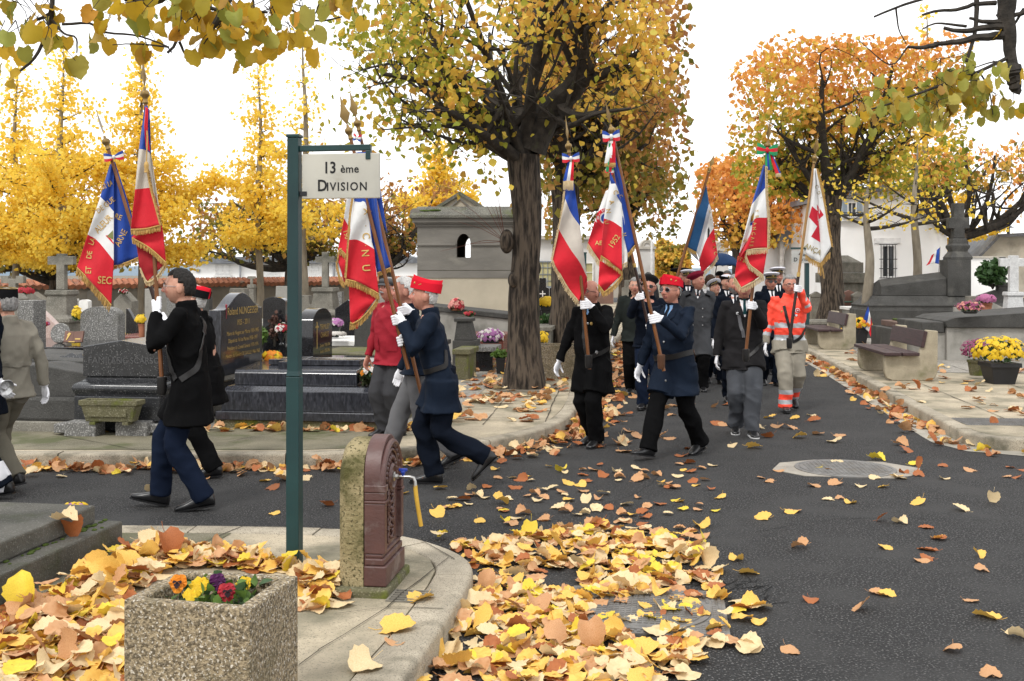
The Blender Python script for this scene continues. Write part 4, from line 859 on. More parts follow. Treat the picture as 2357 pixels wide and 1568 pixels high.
b = MB(); b.bx(xl - .03, wl - .02, -.04, -.002, mz(565.5), mz(561)); b.bx(wr + .02, xr + .03, -.04, -.002, mz(565.5), mz(561)); b.build('string_course', s_maus, t, smooth=0, bevel=.006)
b = MB(); 
for z0, z1, e in ((mz(522) + .001, mz(517), .03), (mz(517) + .001, mz(513), .055), (mz(513) + .001, mz(503), .10)): b.bx(xl - e, xr + e, -e, D + e, z0, z1)
b.build('cornice', s_maus, t, smooth=0, bevel=.006)
b = MB(); z0, z1 = mz(503) + .001, mz(474)
b.rings([[(xl - .16, -.16, z0), (xr + .16, -.16, z0), (xr + .16, D + .16, z0), (xl - .16, D + .16, z0)], [(xl - .16, -.16, z0 + .07), (xr + .16, -.16, z0 + .07), (xr + .16, D + .16, z0 + .07), (xl - .16, D + .16, z0 + .07)], [(xl - .02, .25, z1), (xr + .02, .25, z1), (xr + .02, D - .25, z1), (xl - .02, D - .25, z1)]]); b.build('roof', s_mroof, t, smooth=0, bevel=.015)
b = MB(); cx_ = mxx(1056); b.prism([(cx_ - .58, z1 - .05), (cx_ + .58, z1 - .05), (cx_, mz(443))], .35, D - .3); gb = b.build('pediment', s_mlight, t, smooth=0)
b = MB()
for s in (-1, 1): b.prism([(cx_ + s * .66, z1 - .06), (cx_ + s * .52, z1 - .06), (cx_, mz(443) - .045), (cx_, mz(443) + .045)], .28, D - .25)
b.build('pediment_roof', s_mroof, gb, smooth=0, bevel=.008)
b = MB(); [b.prism([(cx_ + s * .26, z1 - .02), (cx_ + s * .20, z1 - .02), (cx_, mz(457)), (cx_, mz(457) + .05)], .31, .349) for s in (-1, 1)]; b.build('chevron', s_maus, gb, smooth=0)
b = MB(); b.ell((cx_ - .55, .1, z1 - .10), (.16, .12, .035), mi=0); b.ell((xl + .18, .08, z1 - .11), (.15, .1, .03)); b.build('moss', moss_g, t)
b = MB(); b.lathe([(.11, -.16), (.11, .0)], (xl - .05, -.05, z0 + .12), 14, M=Matrix.Rotation(R(90), 3, 'X')); b.build('scroll', s_maus, t)
b = MB(); b.bx(xl + .001, xr - .001, -.003, -.001, mz(623), mz(622)); b.build('course_line', m_joint, t, smooth=0)
# --- right side: big dark tomb with the tall cross
t = gthing('monument_tomb', 'large dark stone tomb with roll moulding and tall cross behind the benches', 'tomb', 1992, 26.5, KZ, R(-3))
k = 26.5 / F; b = MB(); L_ = 247 * k
prof = [(.0, -.05), (.0, .68), (.03, .70), (.04, .75), (.02, .80), (.08, .84), (.16, .90), (.21, .98), (.24, 1.03)]
b.rings([[(a, a, z), (L_ + .1 - a * .4, a, z), (L_ + .1 - a * .4, 1.5 - a, z), (a, 1.5 - a, z)] for a, z in prof]); b.build('base', s_tomb, t, smooth=30)
x0 = 42 * k; x1 = 192 * k
b = MB(); b.rings([[(x0, .26, 1.032), (x0, 1.24, 1.032), (x0, 1.24, 1.27), (x0 + .08, .75, 1.43), (x0, .26, 1.27)], [(x1, .26, 1.032), (x1, 1.24, 1.032), (x1, 1.24, 1.47), (x1, .75, 1.62), (x1, .26, 1.47)]]); b.build('lid', s_tomb, t, smooth=0, bevel=.015)
xc = 224 * k; b = MB(); b.bx(x1 + .004, L_ - .02, .2, .78, 1.032, 1.92); b.rings([[(xc - a, .48 - a, z), (xc + a, .48 - a, z), (xc + a, .48 + a, z), (xc - a, .48 + a, z)] for a, z in ((.26, 1.922), (.27, 1.98), (.23, 2.05), (.18, 2.12), (.18, 2.15), (.22, 2.22), (.22, 2.27), (.17, 2.32), (.165, 2.42), (.15, 2.45))]); b.build('pedestal', s_tomb, t, smooth=30)
b = MB(); zc = 2.452; zt = CZ - (466 - HZ) * k - KZ; b.prism([(-.14, 0), (.14, 0), (.125, zt - zc - .62), (.25, zt - zc - .62), (.25, zt - zc - .36), (.125, zt - zc - .36), (.12, zt - zc), (-.12, zt - zc), (-.125, zt - zc - .36), (-.25, zt - zc - .36), (-.25, zt - zc - .62), (-.125, zt - zc - .62)], .36, .60, Matrix.Translation((xc, 0, zc))); b.build('cross', s_tomb, t, smooth=0, bevel=.015)
# long grey tomb with dark coping at the right edge
t = gthing('walled_tomb', 'long grey cement tomb with thick dark coping at the right edge', 'tomb', 2180, 19.8, KZ, R(-5)); k = 19.8 / F
b = MB(); b.bx(0, 3.2, 0, 1.8, -.05, .60); b.bx(-.40, -.004, .1, 1.7, -.05, .50); b.build('body', s_light, t, smooth=0, bevel=.01)
b = MB(); b.prism([(-.02, .602), (3.3, .602), (3.3, 1.02), (.10, .78), (-.06, .72)], -.08, 1.9); b.bx(-.44, -.03, .05, 1.75, .502, .70); b.build('coping', s_tomb, t, smooth=0, bevel=.02)
t = gthing('low_tomb', 'low mossy brown tomb between the bench and the dark monument', 'tomb', 2090, 21.2, KZ, R(-4)); b = MB(); b.bx(-.30, .55, 0, 1.6, -.05, .50); b.build('base', s_tomb, t, smooth=0, bevel=.01); b = MB(); b.bx(-.12, .62, .3, 1.5, .502, .62); b.build('lid', mat('brown_granite', (.15, .09, .075), (.10, .06, .05), rough=.4), t, smooth=0, bevel=.01); b = MB(); b.bx(.05, .5, .45, 1.3, .622, .66); b.build('moss', moss_g, t, smooth=0, bevel=.015)
t = gthing('low_tomb', 'pale marble edged tomb behind the yellow flag grave', 'tomb', 1972, 28.5, KZ, R(-4)); b = MB(); b.bx(-.2, .5, 0, .8, -.05, .62); b.build('base', s_light, t, smooth=0, bevel=.01); b = MB(); b.bx(-.25, .55, -.05, .85, .622, .70); b.build('lid', s_white, t, smooth=0, bevel=.01)
headstone('wavy pale grey headstone right of the monument cross', 2260, 690, 120, 24, 'wave', s_light, .15)
headstone('brown grey stele between the pink flowers and the white cross', 2253, 682, 44, 23, 'flat', s_old, .3)
headstone('tall grey headstone behind the white granite cross', 2300, 668, 110, 25, 'gable', s_tomb, .4)
cross_on_base('white granite cross on a slant shouldered base at right', 2338, 588, 21.5, 62, mat('white_granite', (.58, .58, .57), (.46, .46, .455), scale=20, rough=.6, c3=(.34, .34, .335), s3=70, w3=.6), 672, 54)
cross_on_base('dark stone cross half hidden behind the white granite cross', 2312, 592, 25, 40, s_tomb, 650, 40)
headstone('pointed pink stone headstone behind the monument lid', 1955, 668, 50, 34, 'gable', mat('rosy_stone', (.30, .16, .12), (.22, .115, .09), rough=.7), .25)
headstone('flat dark capstone behind the monument lid', 2102, 652, 56, 33, 'cap', s_tomb, .3)
t = gthing('square_tomb', 'old brown stone tomb with stepped pyramid cap behind the large right linden', 'tomb', 1952, 37, KZ, R(-4)); k = 37 / F
b = MB(); b.bx(-.62, .55, 0, 1.4, -.05, 1.25); b.build('shaft', s_old, t, smooth=0, bevel=.02); b = MB(); b.bx(-.78, .72, -.16, 1.56, 1.252, 1.6); b.bx(-.6, .52, 0, 1.4, 1.602, 1.95); b.rings([[(-.55, .05, 1.952), (.47, .05, 1.952), (.47, 1.35, 1.952), (-.55, 1.35, 1.952)], [(-.2, .5, 2.2), (.12, .5, 2.2), (.12, .9, 2.2), (-.2, .9, 2.2)]]); b.build('cap', s_old, t, smooth=0, bevel=.02)
for k_, (u, lab) in enumerate(((1880, 'left mossy corner post of the railed grave'), (1932, 'middle corner post of the railed grave'), (1976, 'right corner post of the railed grave by the pale trunk'))):
    t = gthing('grave_post', lab, 'post', u, 33.5, KZ, group='posts of the railed grave'); b = MB(); b.bx(-.16, .16, 0, .32, -.05, .85); b.prism([(-.18, .852), (.18, .852), (.18, .92), (0, 1.02), (-.18, .92)], -.02, .34); b.build('post', s_old, t, smooth=0, bevel=.012)
t = gthing('grave_rail', 'two greenish iron rails between the grave posts', 'railing', 1880, 33.6, KZ, 0); b = MB(); [b.tube([(.16, .1, z), (1.25, .05, z)], .025, 6) for z in (.35, .7)]; b.build('rail', mat('verdigris', (.12, .20, .15), (.08, .13, .10), rough=.7), t)
lowtomb('long stone tomb kerb at the foot of the railed grave', 1945, 34.5, 2.6, 2, .4, s_old)
lowtomb('dark tomb edge between the pale trunks', 2020, 31, 2.2, 2, .35, s_tomb)
lowtomb('low stone kerb left of the monument tomb', 1895, 29, .9, 1.5, .3, s_old)
# --- foreground slab grave
t = gthing('slab_grave', 'weathered two step slab grave with moss seams in the left foreground', 'tomb', 283, 6.33, KZ, R(-9))
b = MB(); b.bx(-3, 0, -3.2, 0, -.05, .155); b.build('ledge', s_slab, t, smooth=0, bevel=.012)
b = MB(); b.bx(-3, -.12, -3.2, -.09, .157, .262); b.build('slab', s_slab, t, smooth=0, bevel=.012)
b = MB()
for _ in range(60):
    y = -rnd.random() ** 1.3 * 3; r = rnd.uniform(.005, .017); b.ell((-.105 + rnd.uniform(-.01, .02), y, .158), (r, r * 1.5, r * .55), seg=8, ring=5)
for _ in range(14): r = rnd.uniform(.006, .016); b.ell((rnd.uniform(-.11, -.02), rnd.uniform(-2.6, -.02), .157), (r, r, r * .5), seg=8, ring=5)
o = b.build('moss', moss_g, t); o['kind'] = 'stuff'
# ------------------------------------------------------------------ street furniture
m_agg = mat('exposed_aggregate', (.36, .285, .18), (.12, .095, .06), scale=75, rough=.9, bump=1.0, bscale=75, c3=(.56, .51, .43), s3=110, w3=.60, e3=.05, lo=.4, hi=.6, detail=3, stain=((.15, .125, .07), 4, .52, .72))
m_conc = mat('bench_concrete', (.42, .365, .265), (.31, .27, .195), scale=5, rough=.9, bump=.5, bscale=90, c3=(.24, .21, .155), s3=150, w3=.58, stain=((.20, .185, .11), 3, .54, .72))
m_plank = mat('purple_brown_plank', (.062, .033, .034), (.036, .02, .021), scale=6, rough=.5, bump=.3, bscale=30, stretch=(6, .6, 6), stain=((.11, .075, .07), 5, .6, .8))
m_green = mat('dark_green_paint', (.014, .050, .052), (.010, .036, .039), scale=3, rough=.38, stain=((.05, .06, .055), 9, .64, .78))
m_plate = mat('sign_plate', (.56, .55, .49), (.47, .46, .41), scale=3, rough=.5, stain=((.30, .27, .21), 3.0, .56, .72))
m_ink = mat('black_lettering', (.012, .012, .014), rough=.5)
# 13th division sign
p = P(678, HZ, 5.97); t = thing('division_sign', 'white plate reading 13 ème Division on a dark green square post', 'sign', (p.x, p.y, KZ), R(-9))
b = MB(); b.box((0, 0, .515), (.073, .073, 1.03)); b.rings([[(-s, -s, z), (s, -s, z), (s, s, z), (-s, s, z)] for s, z in ((.0365, 1.032), (.032, 1.062), (.032, 2.34))]); b.box((0, 0, 2.35), (.074, .074, .018)); b.build('post', m_green, t, smooth=0, bevel=.004)
b = MB(); b.bx(.034, .435, -.018, .018, 2.265, 2.297); b.bx(.408, .435, -.018, .018, 2.215, 2.264); b.build('arm', m_green, t, smooth=0, bevel=.003)
b = MB(); b.bx(.034, .075, -.016, .016, 2.02, 2.045); b.build('clip', m_ironwork, t, smooth=0)
b = MB(); b.bx(.046, .485, -.012, .012, 2.005, 2.25); pl = b.build('sign_plate', m_plate, t, smooth=0, bevel=.004)
b = MB(); TT = lambda x, z: Matrix.Translation((x, -.0135, z))
put_text(b, '13', TT(.205, 2.170), .088, .022, sx=.86); put_text(b, 'ème', TT(.318, 2.163), .060, .018, sx=.98, space=1.05)
put_text(b, 'D', TT(.163, 2.073), .088, .022, sx=.86); put_text(b, 'IVISION', TT(.302, 2.067), .064, .018, sx=.90, space=1.2); b.build('lettering', m_ink, pl, smooth=0)
# 4th division sign far behind
p = P(1857, HZ, 27); t = thing('division_sign', 'small plate reading 4 ème Division on a green post behind the white flag', 'sign', (p.x, p.y, KZ), 0); k = 27 / F
b = MB(); b.bx(-.05, .05, -.05, .05, 0, CZ + (628 - 570) * k - KZ); b.build('post', m_green, t, smooth=0)
z0, z1 = CZ + (628 - 606) * k - KZ, CZ + (628 - 577) * k - KZ; b = MB(); b.bx(-37 * k, 18 * k, -.09, -.06, z0, z1); pl = b.build('sign_plate', mat('grey_sign_plate', (.42, .42, .40), (.36, .36, .34)), t, smooth=0)
b = MB(); b.bx(-37 * k, 0, -.02, .02, z1 + .03, z1 + .08); b.build('arm', m_green, t, smooth=0)
b = MB(); put_text(b, '4', Matrix.Translation((-18 * k, -.095, z0 + .22)), .14, .02); put_text(b, 'ème', Matrix.Translation((-3 * k, -.095, z0 + .205)), .10, .015); put_text(b, 'D', Matrix.Translation((-28 * k, -.095, z0 + .085)), .13, .02); put_text(b, 'IVISION', Matrix.Translation((-1 * k, -.095, z0 + .08)), .095, .015, space=1.2); b.build('lettering', m_ink, pl, smooth=0)
p = P(1345, HZ, 34); t = thing('sign_post', 'thin dark green post left of the bald bearer', 'post', (p.x, p.y, KZ)); b = MB(); b.bx(-.06, .06, -.06, .06, 0, 2.2); b.bx(-.075, .075, -.075, .075, 2.202, 2.24); b.build('post', m_green, t, smooth=0)
# drinking fountain: stone slab with a cast iron front
c = GP(893, 1372, KZ); t = thing('fountain', 'old mossy stone standpipe with ornate brown iron front and blue tap', 'fountain', (c.x - .02, c.y, KZ), R(-7.5)); t.scale = (1, 1, .91)
def arch_prof(w, h, r): return [(0, 0), (w, 0)] + [(w / 2 + w / 2 * math.cos(a), h - r + r * math.sin(a)) for a in [math.pi * k / 18 for k in range(19)]]
W_ = .40
def side_prism(b, poly, x0, x1): b.prism(poly, x0, x1, Matrix(((0, 1, 0, 0), (1, 0, 0, 0), (0, 0, 1, 0), (0, 0, 0, 1))))     # outline in y,z pushed along x
m_fst = mat('mossy_fountain_stone', (.33, .27, .15), (.21, .175, .085), scale=5, rough=.95, bump=.8, bscale=50, c3=(.10, .085, .04), s3=70, w3=.58, stain=((.07, .065, .02), 3.2, .47, .62))
m_fir = mat('brown_iron_paint', (.095, .042, .036), (.065, .030, .027), scale=6, rough=.45, spec=.5, bump=.15, bscale=40, stain=((.20, .155, .14), 6, .54, .74))
b = MB(); rs_ = []
for x, g in ((-.235, .035), (-.21, .008), (-.195, 0), (-.105, 0)): rs_.append([(x, g + (W_ - 2 * g) * (y / W_), z - (g if z > .1 else 0)) for y, z in arch_prof(W_, .83, .20)])
b.rings(rs_); b.build('stone_back', m_fst, t, smooth=40)
b = MB(); b.bx(-.31, .03, -.05, W_ + .05, -.05, .045); b.build('base_slab', s_moss, t, smooth=0, bevel=.012)
b = MB(); side_prism(b, [(y * .96 + .008, z + .046) for y, z in arch_prof(W_, .80, .21)], -.103, -.02); fr = b.build('iron_front', m_fir, t, smooth=40, bevel=.008)
b = MB(); b.bx(-.103, .012, -.004, W_ + .004, .047, .16); b.bx(-.10, .0, .0, W_, .161, .20); b.bx(-.10, -.008, .004, W_ - .004, .201, .225); b.build('plinth', m_fir, fr, smooth=0, bevel=.008)
for y in (-.006, W_ - .049):
    b = MB(); b.bx(-.10, .005, y + .004, y + .051, .226, .499); b.bx(-.10, .005, y + .004, y + .051, .516, .56); b.bx(-.10, .011, y, y + .055, .561, .60); b.bx(-.10, .011, y, y + .055, .50, .515); b.build('pilaster', m_fir, fr, smooth=0, bevel=.005)
b = MB(); cy, cz = W_ / 2, .60
b.tube([(-.012, cy + .185 * math.cos(a), cz + .205 * math.sin(a)) for a in [math.pi * k / 20 for k in range(21)]], .017, 8); b.tube([(-.014, cy + .14 * math.cos(a), cz + .16 * math.sin(a)) for a in [math.pi * k / 20 for k in range(21)]], .008, 6)
b.build('arch_moulding', m_fir, fr)
b = MB(); b.lathe([(.075, 0), (.075, .012), (.062, .022), (.055, .012), (.035, .012), (.02, .025), (.005, .025)], (-.018, cy, cz + .01), 24, M=Matrix.Rotation(R(90), 3, 'Y')); b.build('rosette', m_fir, fr, smooth=40)
b = MB()
for k in range(26):
    a = math.pi * (k % 13 + .5) / 13; r = .105 if k < 13 else .168; b.ell((-.014, cy + r * math.cos(a), cz + r * 1.12 * math.sin(a)), (.012, .013, .016), seg=8, ring=6)
for k in range(9):
    z = .27 + .033 * k
    for s in (-1, 1):
        pts = [(-.014, cy + s * (.02 + .045 * math.sin(q * 1.2)), z + .022 * math.sin(q * 2.6 + k)) for q in [i * .35 for i in range(8)]]; b.tube(pts, [.007 - .0006 * i for i in range(8)], 6)
    b.ell((-.012, cy + .02 * math.sin(k * 2), z), (.010, .014, .012), seg=8, ring=6)
b.build('scroll_ornament', m_fir, fr)
m_chrome = mat('tap_metal', (.45, .44, .42), rough=.3, metal=.9)
b = MB(); b.lathe([(.028, 0), (.028, .012), (.016, .016), (.014, .03)], (-.006, cy, .61), 14, M=Matrix.Rotation(R(90), 3, 'Y')); b.tube([(.0, cy, .61), (.085, cy, .61), (.105, cy, .604), (.112, cy, .585), (.113, cy, .555)], [.0085, .0085, .009, .009, .0115], 10); tp = b.build('tap', m_chrome, t)
b = MB(); b.tube([(.05, cy, .612), (.05, cy, .645)], .009, 8); b.box((.05, cy, .648), (.045, .016, .016)); b.box((.05, cy, .636), (.022, .024, .016)); b.build('tap_handle', mat('blue_plastic', (.02, .05, .33), rough=.4), tp, smooth=40, bevel=.004)
b = MB(); b.tube([(.113, cy, .562), (.118, cy + .004, .50), (.128, cy + .010, .42), (.140, cy + .018, .33)], .0115, 10); b.build('hose', mat('yellow_hose', (.58, .36, .05), (.48, .29, .04), scale=20, rough=.5), t)
c = GP(942, 1374, KZ); t = thing('drain_grate', 'small square iron drain grate in the pavement at the foot of the fountain', 'drain grate', (c.x, c.y, KZ), R(-9))
b = MB(); m_ = .095
for x in (-m_, -.004, m_ - .012): b.bx(x, x + .012, -m_, m_, .001, .008)
for i in range(6): y = -m_ + i * (2 * m_ - .01) / 5; b.bx(-m_ + .0125, -.0045, y, y + .010, .001, .008); b.bx(.0085, m_ - .0125, y, y + .010, .001, .008)
b.build('grate', mat('pale_iron', (.22, .20, .165), (.15, .14, .115), rough=.6), t, smooth=0); b = MB(); b.bx(-m_, m_, -m_, m_, .0, .0008); b.build('pit', m_ink, t, smooth=0)  # flat black sheet paints the dark of the hollow under the bars
# benches
PROF = [(0, .36), (.0, .12), (.035, .035), (.12, 0), (.64, 0), (.735, .05), (.765, .14), (.77, .74), (.605, .755), (.50, .375)]
def bench(u, Y, label, L=1.65, rz=R(-5)):
    p = P(u, HZ, Y); t = thing('park_bench', label, 'bench', (p.x, p.y, KZ), rz, 'concrete benches with purple brown planks')
    for y in (0, L): b = MB(); b.prism(PROF, y, y + .11); b.build('support', m_conc, t, smooth=30, bevel=.012)
    for x0, x1 in ((-.03, .215), (.235, .475)): b = MB(); b.bx(x0, x1, -.12, L + .22, .377, .425); b.build('seat_plank', m_plank, t, smooth=0, bevel=.008)
    b = MB(); b.prism([(.515, .50), (.565, .49), (.615, .73), (.565, .745)], -.03, L + .12, None); b.build('backrest', m_plank, t, smooth=0, bevel=.008)
bench(2036, 16.1, 'nearer concrete bench with purple brown planks on the right pavement'); bench(1884, 22.7, 'farther concrete bench with purple brown planks beside the large linden')
# concrete planters
def cube_planter(label, M4, h, m, rim=.055):
    """M4: four ground corners (left front, right front, right back, left back) in metres"""
    c = sum((Vector(q) for q in M4), Vector()) / 4; t = thing('planter', label, 'planter', (c.x, c.y, KZ)); v = [Vector(q) - c for q in M4]
    b = MB(); ins = [q * (1 - rim / q.length * 1.35) for q in v]
    Z = lambda L, z: [(q.x, q.y, z) for q in L]
    b.rings([Z(v, 0), Z(v, h), Z(ins, h), Z(ins, h - .10)], cap=False); b.add(Z(v, 0), [(3, 2, 1, 0)]); b.build('box', m, t, smooth=0, bevel=.008)
    b = MB(); b.add(Z([q * 1.0 for q in ins], h - .085), [(0, 1, 2, 3)]); b.build('soil', m_earth, t, smooth=0); return t, c
pt = lambda u, v, z: Vector((*GP(u, v, z).to_2d(), 0))
ptop = .57
t, pc = cube_planter('square exposed aggregate planter with pansies in the left foreground', [pt(284, 1380, ptop), pt(575, 1403, ptop), pt(687, 1325, ptop), pt(416, 1312, ptop)], ptop - KZ, m_agg)
m_pet = {k: mat('petal_' + k, a, b_, scale=40, rough=.6, transl=.3) for k, a, b_ in (('yellow', (.80, .58, .03), (.70, .45, .02)), ('orange', (.80, .30, .02), (.65, .20, .02)), ('pink', (.55, .20, .36), (.42, .12, .27)), ('red', (.50, .04, .05), (.36, .02, .04)),
        ('white', (.78, .74, .70), (.66, .62, .58)), ('violet', (.12, .02, .11), (.07, .012, .07)), ('heather', (.34, .08, .17), (.24, .05, .12)), ('peach', (.70, .35, .28), (.60, .22, .2)), ('mauve', (.50, .22, .45), (.38, .14, .36)))}
m_leafg = mat('green_leaf', (.045, .10, .025), (.025, .06, .018), scale=20, rough=.5, transl=.2)
m_leafl = mat('light_green_leaf', (.13, .22, .04), (.08, .15, .03), scale=20, rough=.5, transl=.25)
m_eye_dark = mat('pansy_eye', (.02, .008, .012), rough=.8)
def pansy(label, x, y, z, r, face, outer, eye=True):
    t = thing('pansy', label, 'flower', (x, y, z), face[0], 'pansies in the planter'); tilt = Matrix.Rotation(face[1], 4, 'X')
    b = MB(); b.tube([(0, .004, -.09), (.004, .012, -.04), (0, .008, 0)], .0025, 5); b.build('stem', m_leafg, t)
    b = MB()
    for a, rr, d in ((50, .62, .004), (130, .62, .003), (0, .58, .0), (180, .58, .001), (270, .72, -.003)):
        cx_, cz_ = math.cos(R(a)) * r * .52, math.sin(R(a)) * r * .52; n = 14; ring = [(cx_ + rr * r * math.cos(2 * math.pi * k / n) * (1 + .08 * math.sin(k * 3)), d - .006 * math.sin(k * 2), cz_ + rr * r * math.sin(2 * math.pi * k / n)) for k in range(n)]
        b.add([tilt @ Vector((cx_, d - .004, cz_))] + [tilt @ Vector(q) for q in ring], [(0, 1 + k, 1 + (k + 1) % n) for k in range(n)])
    b.build('petals', outer, t)
    if eye:
        b = MB()
        for a, L in ((10, .5), (170, .5), (270, .62), (235, .45), (305, .45)): b.add([tilt @ Vector(q) for q in ((0, -.012, .004), (math.cos(R(a - 25)) * r * L, -.0135, math.sin(R(a - 25)) * r * L), (math.cos(R(a)) * r * L * 1.2, -.0135, math.sin(R(a)) * r * L * 1.2), (math.cos(R(a + 25)) * r * L, -.0135, math.sin(R(a + 25)) * r * L))], [(0, 1, 2, 3)])
        b.ell(tilt @ Vector((0, -.014, 0)), (.005, .003, .005), seg=8, ring=5); b.build('eye_mark', m_eye_dark, t)
zf = ptop + .02
def pf(u, v, Y): q_ = P(u, v, Y); return q_.x, q_.y, q_.z
pansy('orange pansy with black face at the left of the planter', *pf(410, 1342, 3.92), .030, (R(0), R(-20)), m_pet['orange'])
pansy('red and orange pansy with black face at the right of the planter', *pf(522, 1362, 3.90), .030, (R(25), R(-15)), m_pet['red'])
pansy('plain yellow pansy in the middle of the planter', *pf(458, 1348, 3.96), .034, (R(-10), R(-40)), m_pet['yellow'], False)
pansy('yellow pansy lying low at the front of the planter', *pf(440, 1368, 3.88), .028, (R(10), R(-55)), m_pet['yellow'], False)
pansy('dark violet pansy at the back of the planter', *pf(500, 1338, 4.0), .028, (R(30), R(-10)), m_pet['violet'], False)
pansy('yellow pansy at the back right of the planter', *pf(560, 1346, 4.02), .030, (R(-20), R(-30)), m_pet['yellow'], False)
t = thing('pansy_leaves', 'small dark green pansy foliage filling the planter', 'plant', (pc.x, pc.y, KZ)); rs = np.random.default_rng(5)
pos = np.stack([pc.x + rs.uniform(-.13, .15, 150), pc.y + rs.uniform(-.10, .13, 150), ptop - .085 + rs.uniform(0, .09, 150)], 1)
V, Fc, own = scatter([leaf_tpl(90, 3, .3, .2, .06)], pos, rs.uniform(.028, .05, 150), rs, -.2); big_mesh('leaves', V, Fc, [m_leafg, m_leafl], t, True, rs.integers(0, 2, 150)[own])
c0 = GP(1265, 872, KZ); cube_planter('mossy aggregate planter box beside the trunk of the great linden', [c0 + Vector(q) for q in ((-.28, 0, 0), (.62, -.05, 0), (.70, .55, 0), (-.2, .6, 0))], .50, m_agg)
# flower pots
m_pot = {'black': mat('black_plastic_pot', (.022, .022, .024), rough=.45), 'terra': mat('terracotta', (.34, .13, .07), (.26, .10, .05), rough=.8), 'stone': s_moss, 'urn': g_black, 'none': None, 'grey': s_light}
m_heart = mat('flower_centre', (.30, .20, .02), rough=.9)
def mums(label, u, v, Y, wpx, hpx, col, pot='black', seed=1, fl=.035, n=None, second=None, potshape='square', z_pot=None, name='flower_pot', cat='flower pot'):
    """a dome of small flowers centred at (u, v), wpx wide, over its pot"""
    rs = np.random.default_rng(seed); c = P(u, v, Y); rx = wpx / F * Y / 2; rz = hpx / F * Y / 2; bz = c.z - rz * .9
    ph = (bz - z_pot) if z_pot is not None else rx * .9; t = thing(name, label, cat, (c.x, c.y, bz - ph))
    if pot != 'none':
        b = MB(); a = rx * .62
        if potshape == 'square': b.rings([[(-q, -q, z), (q, -q, z), (q, q, z), (-q, q, z)] for q, z in ((a * .74, 0), (a * .98, ph * .8), (a * 1.08, ph * .8), (a * 1.08, ph * 1.0), (a * .9, ph * 1.0))])
        elif potshape == 'urn': b.lathe([(a * .8, 0), (a * .8, ph * .1), (a * .35, ph * .2), (a * .4, ph * .3), (a, ph * .75), (a * .95, ph * .8), (a * 1.15, ph * .95), (a * 1.15, ph), (a * .9, ph)], n=8)
        else: b.lathe([(a * .75, 0), (a, ph * .85), (a * 1.1, ph * .85), (a * 1.1, ph), (a * .9, ph)], n=20)
        b.build('pot', m_pot[pot], t, smooth=40, bevel=.004)
    N = n or 190; d = rs.normal(size=(N * 3, 3)); d /= np.linalg.norm(d, axis=1)[:, None]; d = d[d[:, 2] > -.45][:N]
    rad = (1 + .10 * rs.normal(size=len(d)))[:, None]; p = d * np.array([rx, rx, rz]) * rad + np.array([0, 0, ph + rz * .85])
    b = MB(); k6 = 8; fl_ = fl
    for q, nrm in zip(p, d):
        nrm = Vector(nrm) + Vector((0, -.25, .2)); nrm.normalize(); a = nrm.orthogonal().normalized(); e = nrm.cross(a); s = fl_ * rs.uniform(.7, 1.2); q = Vector(q); vs = [q + nrm * s * .22]
        for j in range(k6): th = 2 * math.pi * j / k6; rr = s * (1 if j % 2 else .72); vs.append(q + (a * math.cos(th) + e * math.sin(th)) * rr)
        b.add(vs, [(0, 1 + j, 1 + (j + 1) % k6) for j in range(k6)], 0 if second is None or rs.random() > .4 else 1)
    b.build('blooms', [m_pet[col]] + ([m_pet[second]] if second else []), t, fix=False)
    d2 = rs.normal(size=(160, 3)); d2 /= np.linalg.norm(d2, axis=1)[:, None]; pos = d2 * np.array([rx, rx, rz]) * rs.uniform(.55, .93, (160, 1)) + np.array([0, 0, ph + rz * .8]); pos[:, 2] = np.maximum(pos[:, 2], ph * .95)
    V, Fc, own = scatter(T_small, pos, rs.uniform(.6, 1.1, len(pos)) * max(fl * 1.4, rx * .22), rs, 0); big_mesh('leaves', V, Fc, m_leafg, t)
    return t
mums('large yellow chrysanthemums in a black square pot at right', 2301, 806, 15.7, 106, 62, 'yellow', seed=1, fl=.040, n=260, z_pot=KZ)
b_ = mums('purple heather in a mossy stone urn at right', 2247, 806, 16.4, 60, 50, 'heather', 'stone', 2, .018, 420, potshape='round', z_pot=KZ + .05)
mums('two low dark red heather bowls on the grey tomb coping', 2233, 706, 19.5, 56, 24, 'heather', 'black', 3, .028, 200, second='peach', potshape='round', z_pot=CZ - (722 - HZ) / F * 19.5)
mums('golden yellow chrysanthemums in a dark pot beside the small flag', 1980, 745, 24.6, 46, 26, 'yellow', 'black', 4, .05, 170, second='orange', z_pot=KZ)
mums('bright pink flowers between the grey headstones at right', 2270, 688, 22.6, 40, 20, 'pink', 'terra', 5, .045, 120, potshape='round', z_pot=.75)
mums('big round pink chrysanthemums on the brown granite tomb', 1130, 774, 18.6, 54, 34, 'mauve', 'black', 6, .032, 240, second='white', z_pot=KZ + .53)
mums('red and cream poinsettia bouquet on the sloping tomb', 1050, 702, 20.4, 32, 28, 'red', 'terra', 7, .05, 70, second='peach', potshape='round', z_pot=KZ + .96)
mums('small red flowers on the sloping tomb coping', 1080, 722, 20.2, 24, 10, 'red', 'none', 8, .035, 40, z_pot=KZ + .9)
mums('orange yellow begonias on the step of the blue granite tomb', 628, 820, 12.3, 40, 24, 'orange', 'none', 9, .036, 90, second='yellow', z_pot=KZ + .60)
mums('red and white bouquet in a black urn left of the sign post', 648, 756, 15.6, 26, 22, 'red', 'urn', 10, .032, 60, second='white', potshape='urn', z_pot=CZ - (795 - HZ) / F * 15.6)
mums('pink and white chrysanthemums behind the black arched headstone', 770, 743, 18.5, 40, 18, 'mauve', 'black', 11, .04, 120, second='white', z_pot=.62)
mums('red roses beside the black arched headstone', 752, 726, 16.2, 10, 24, 'red', 'none', 12, .03, 40, second='pink', z_pot=.9)
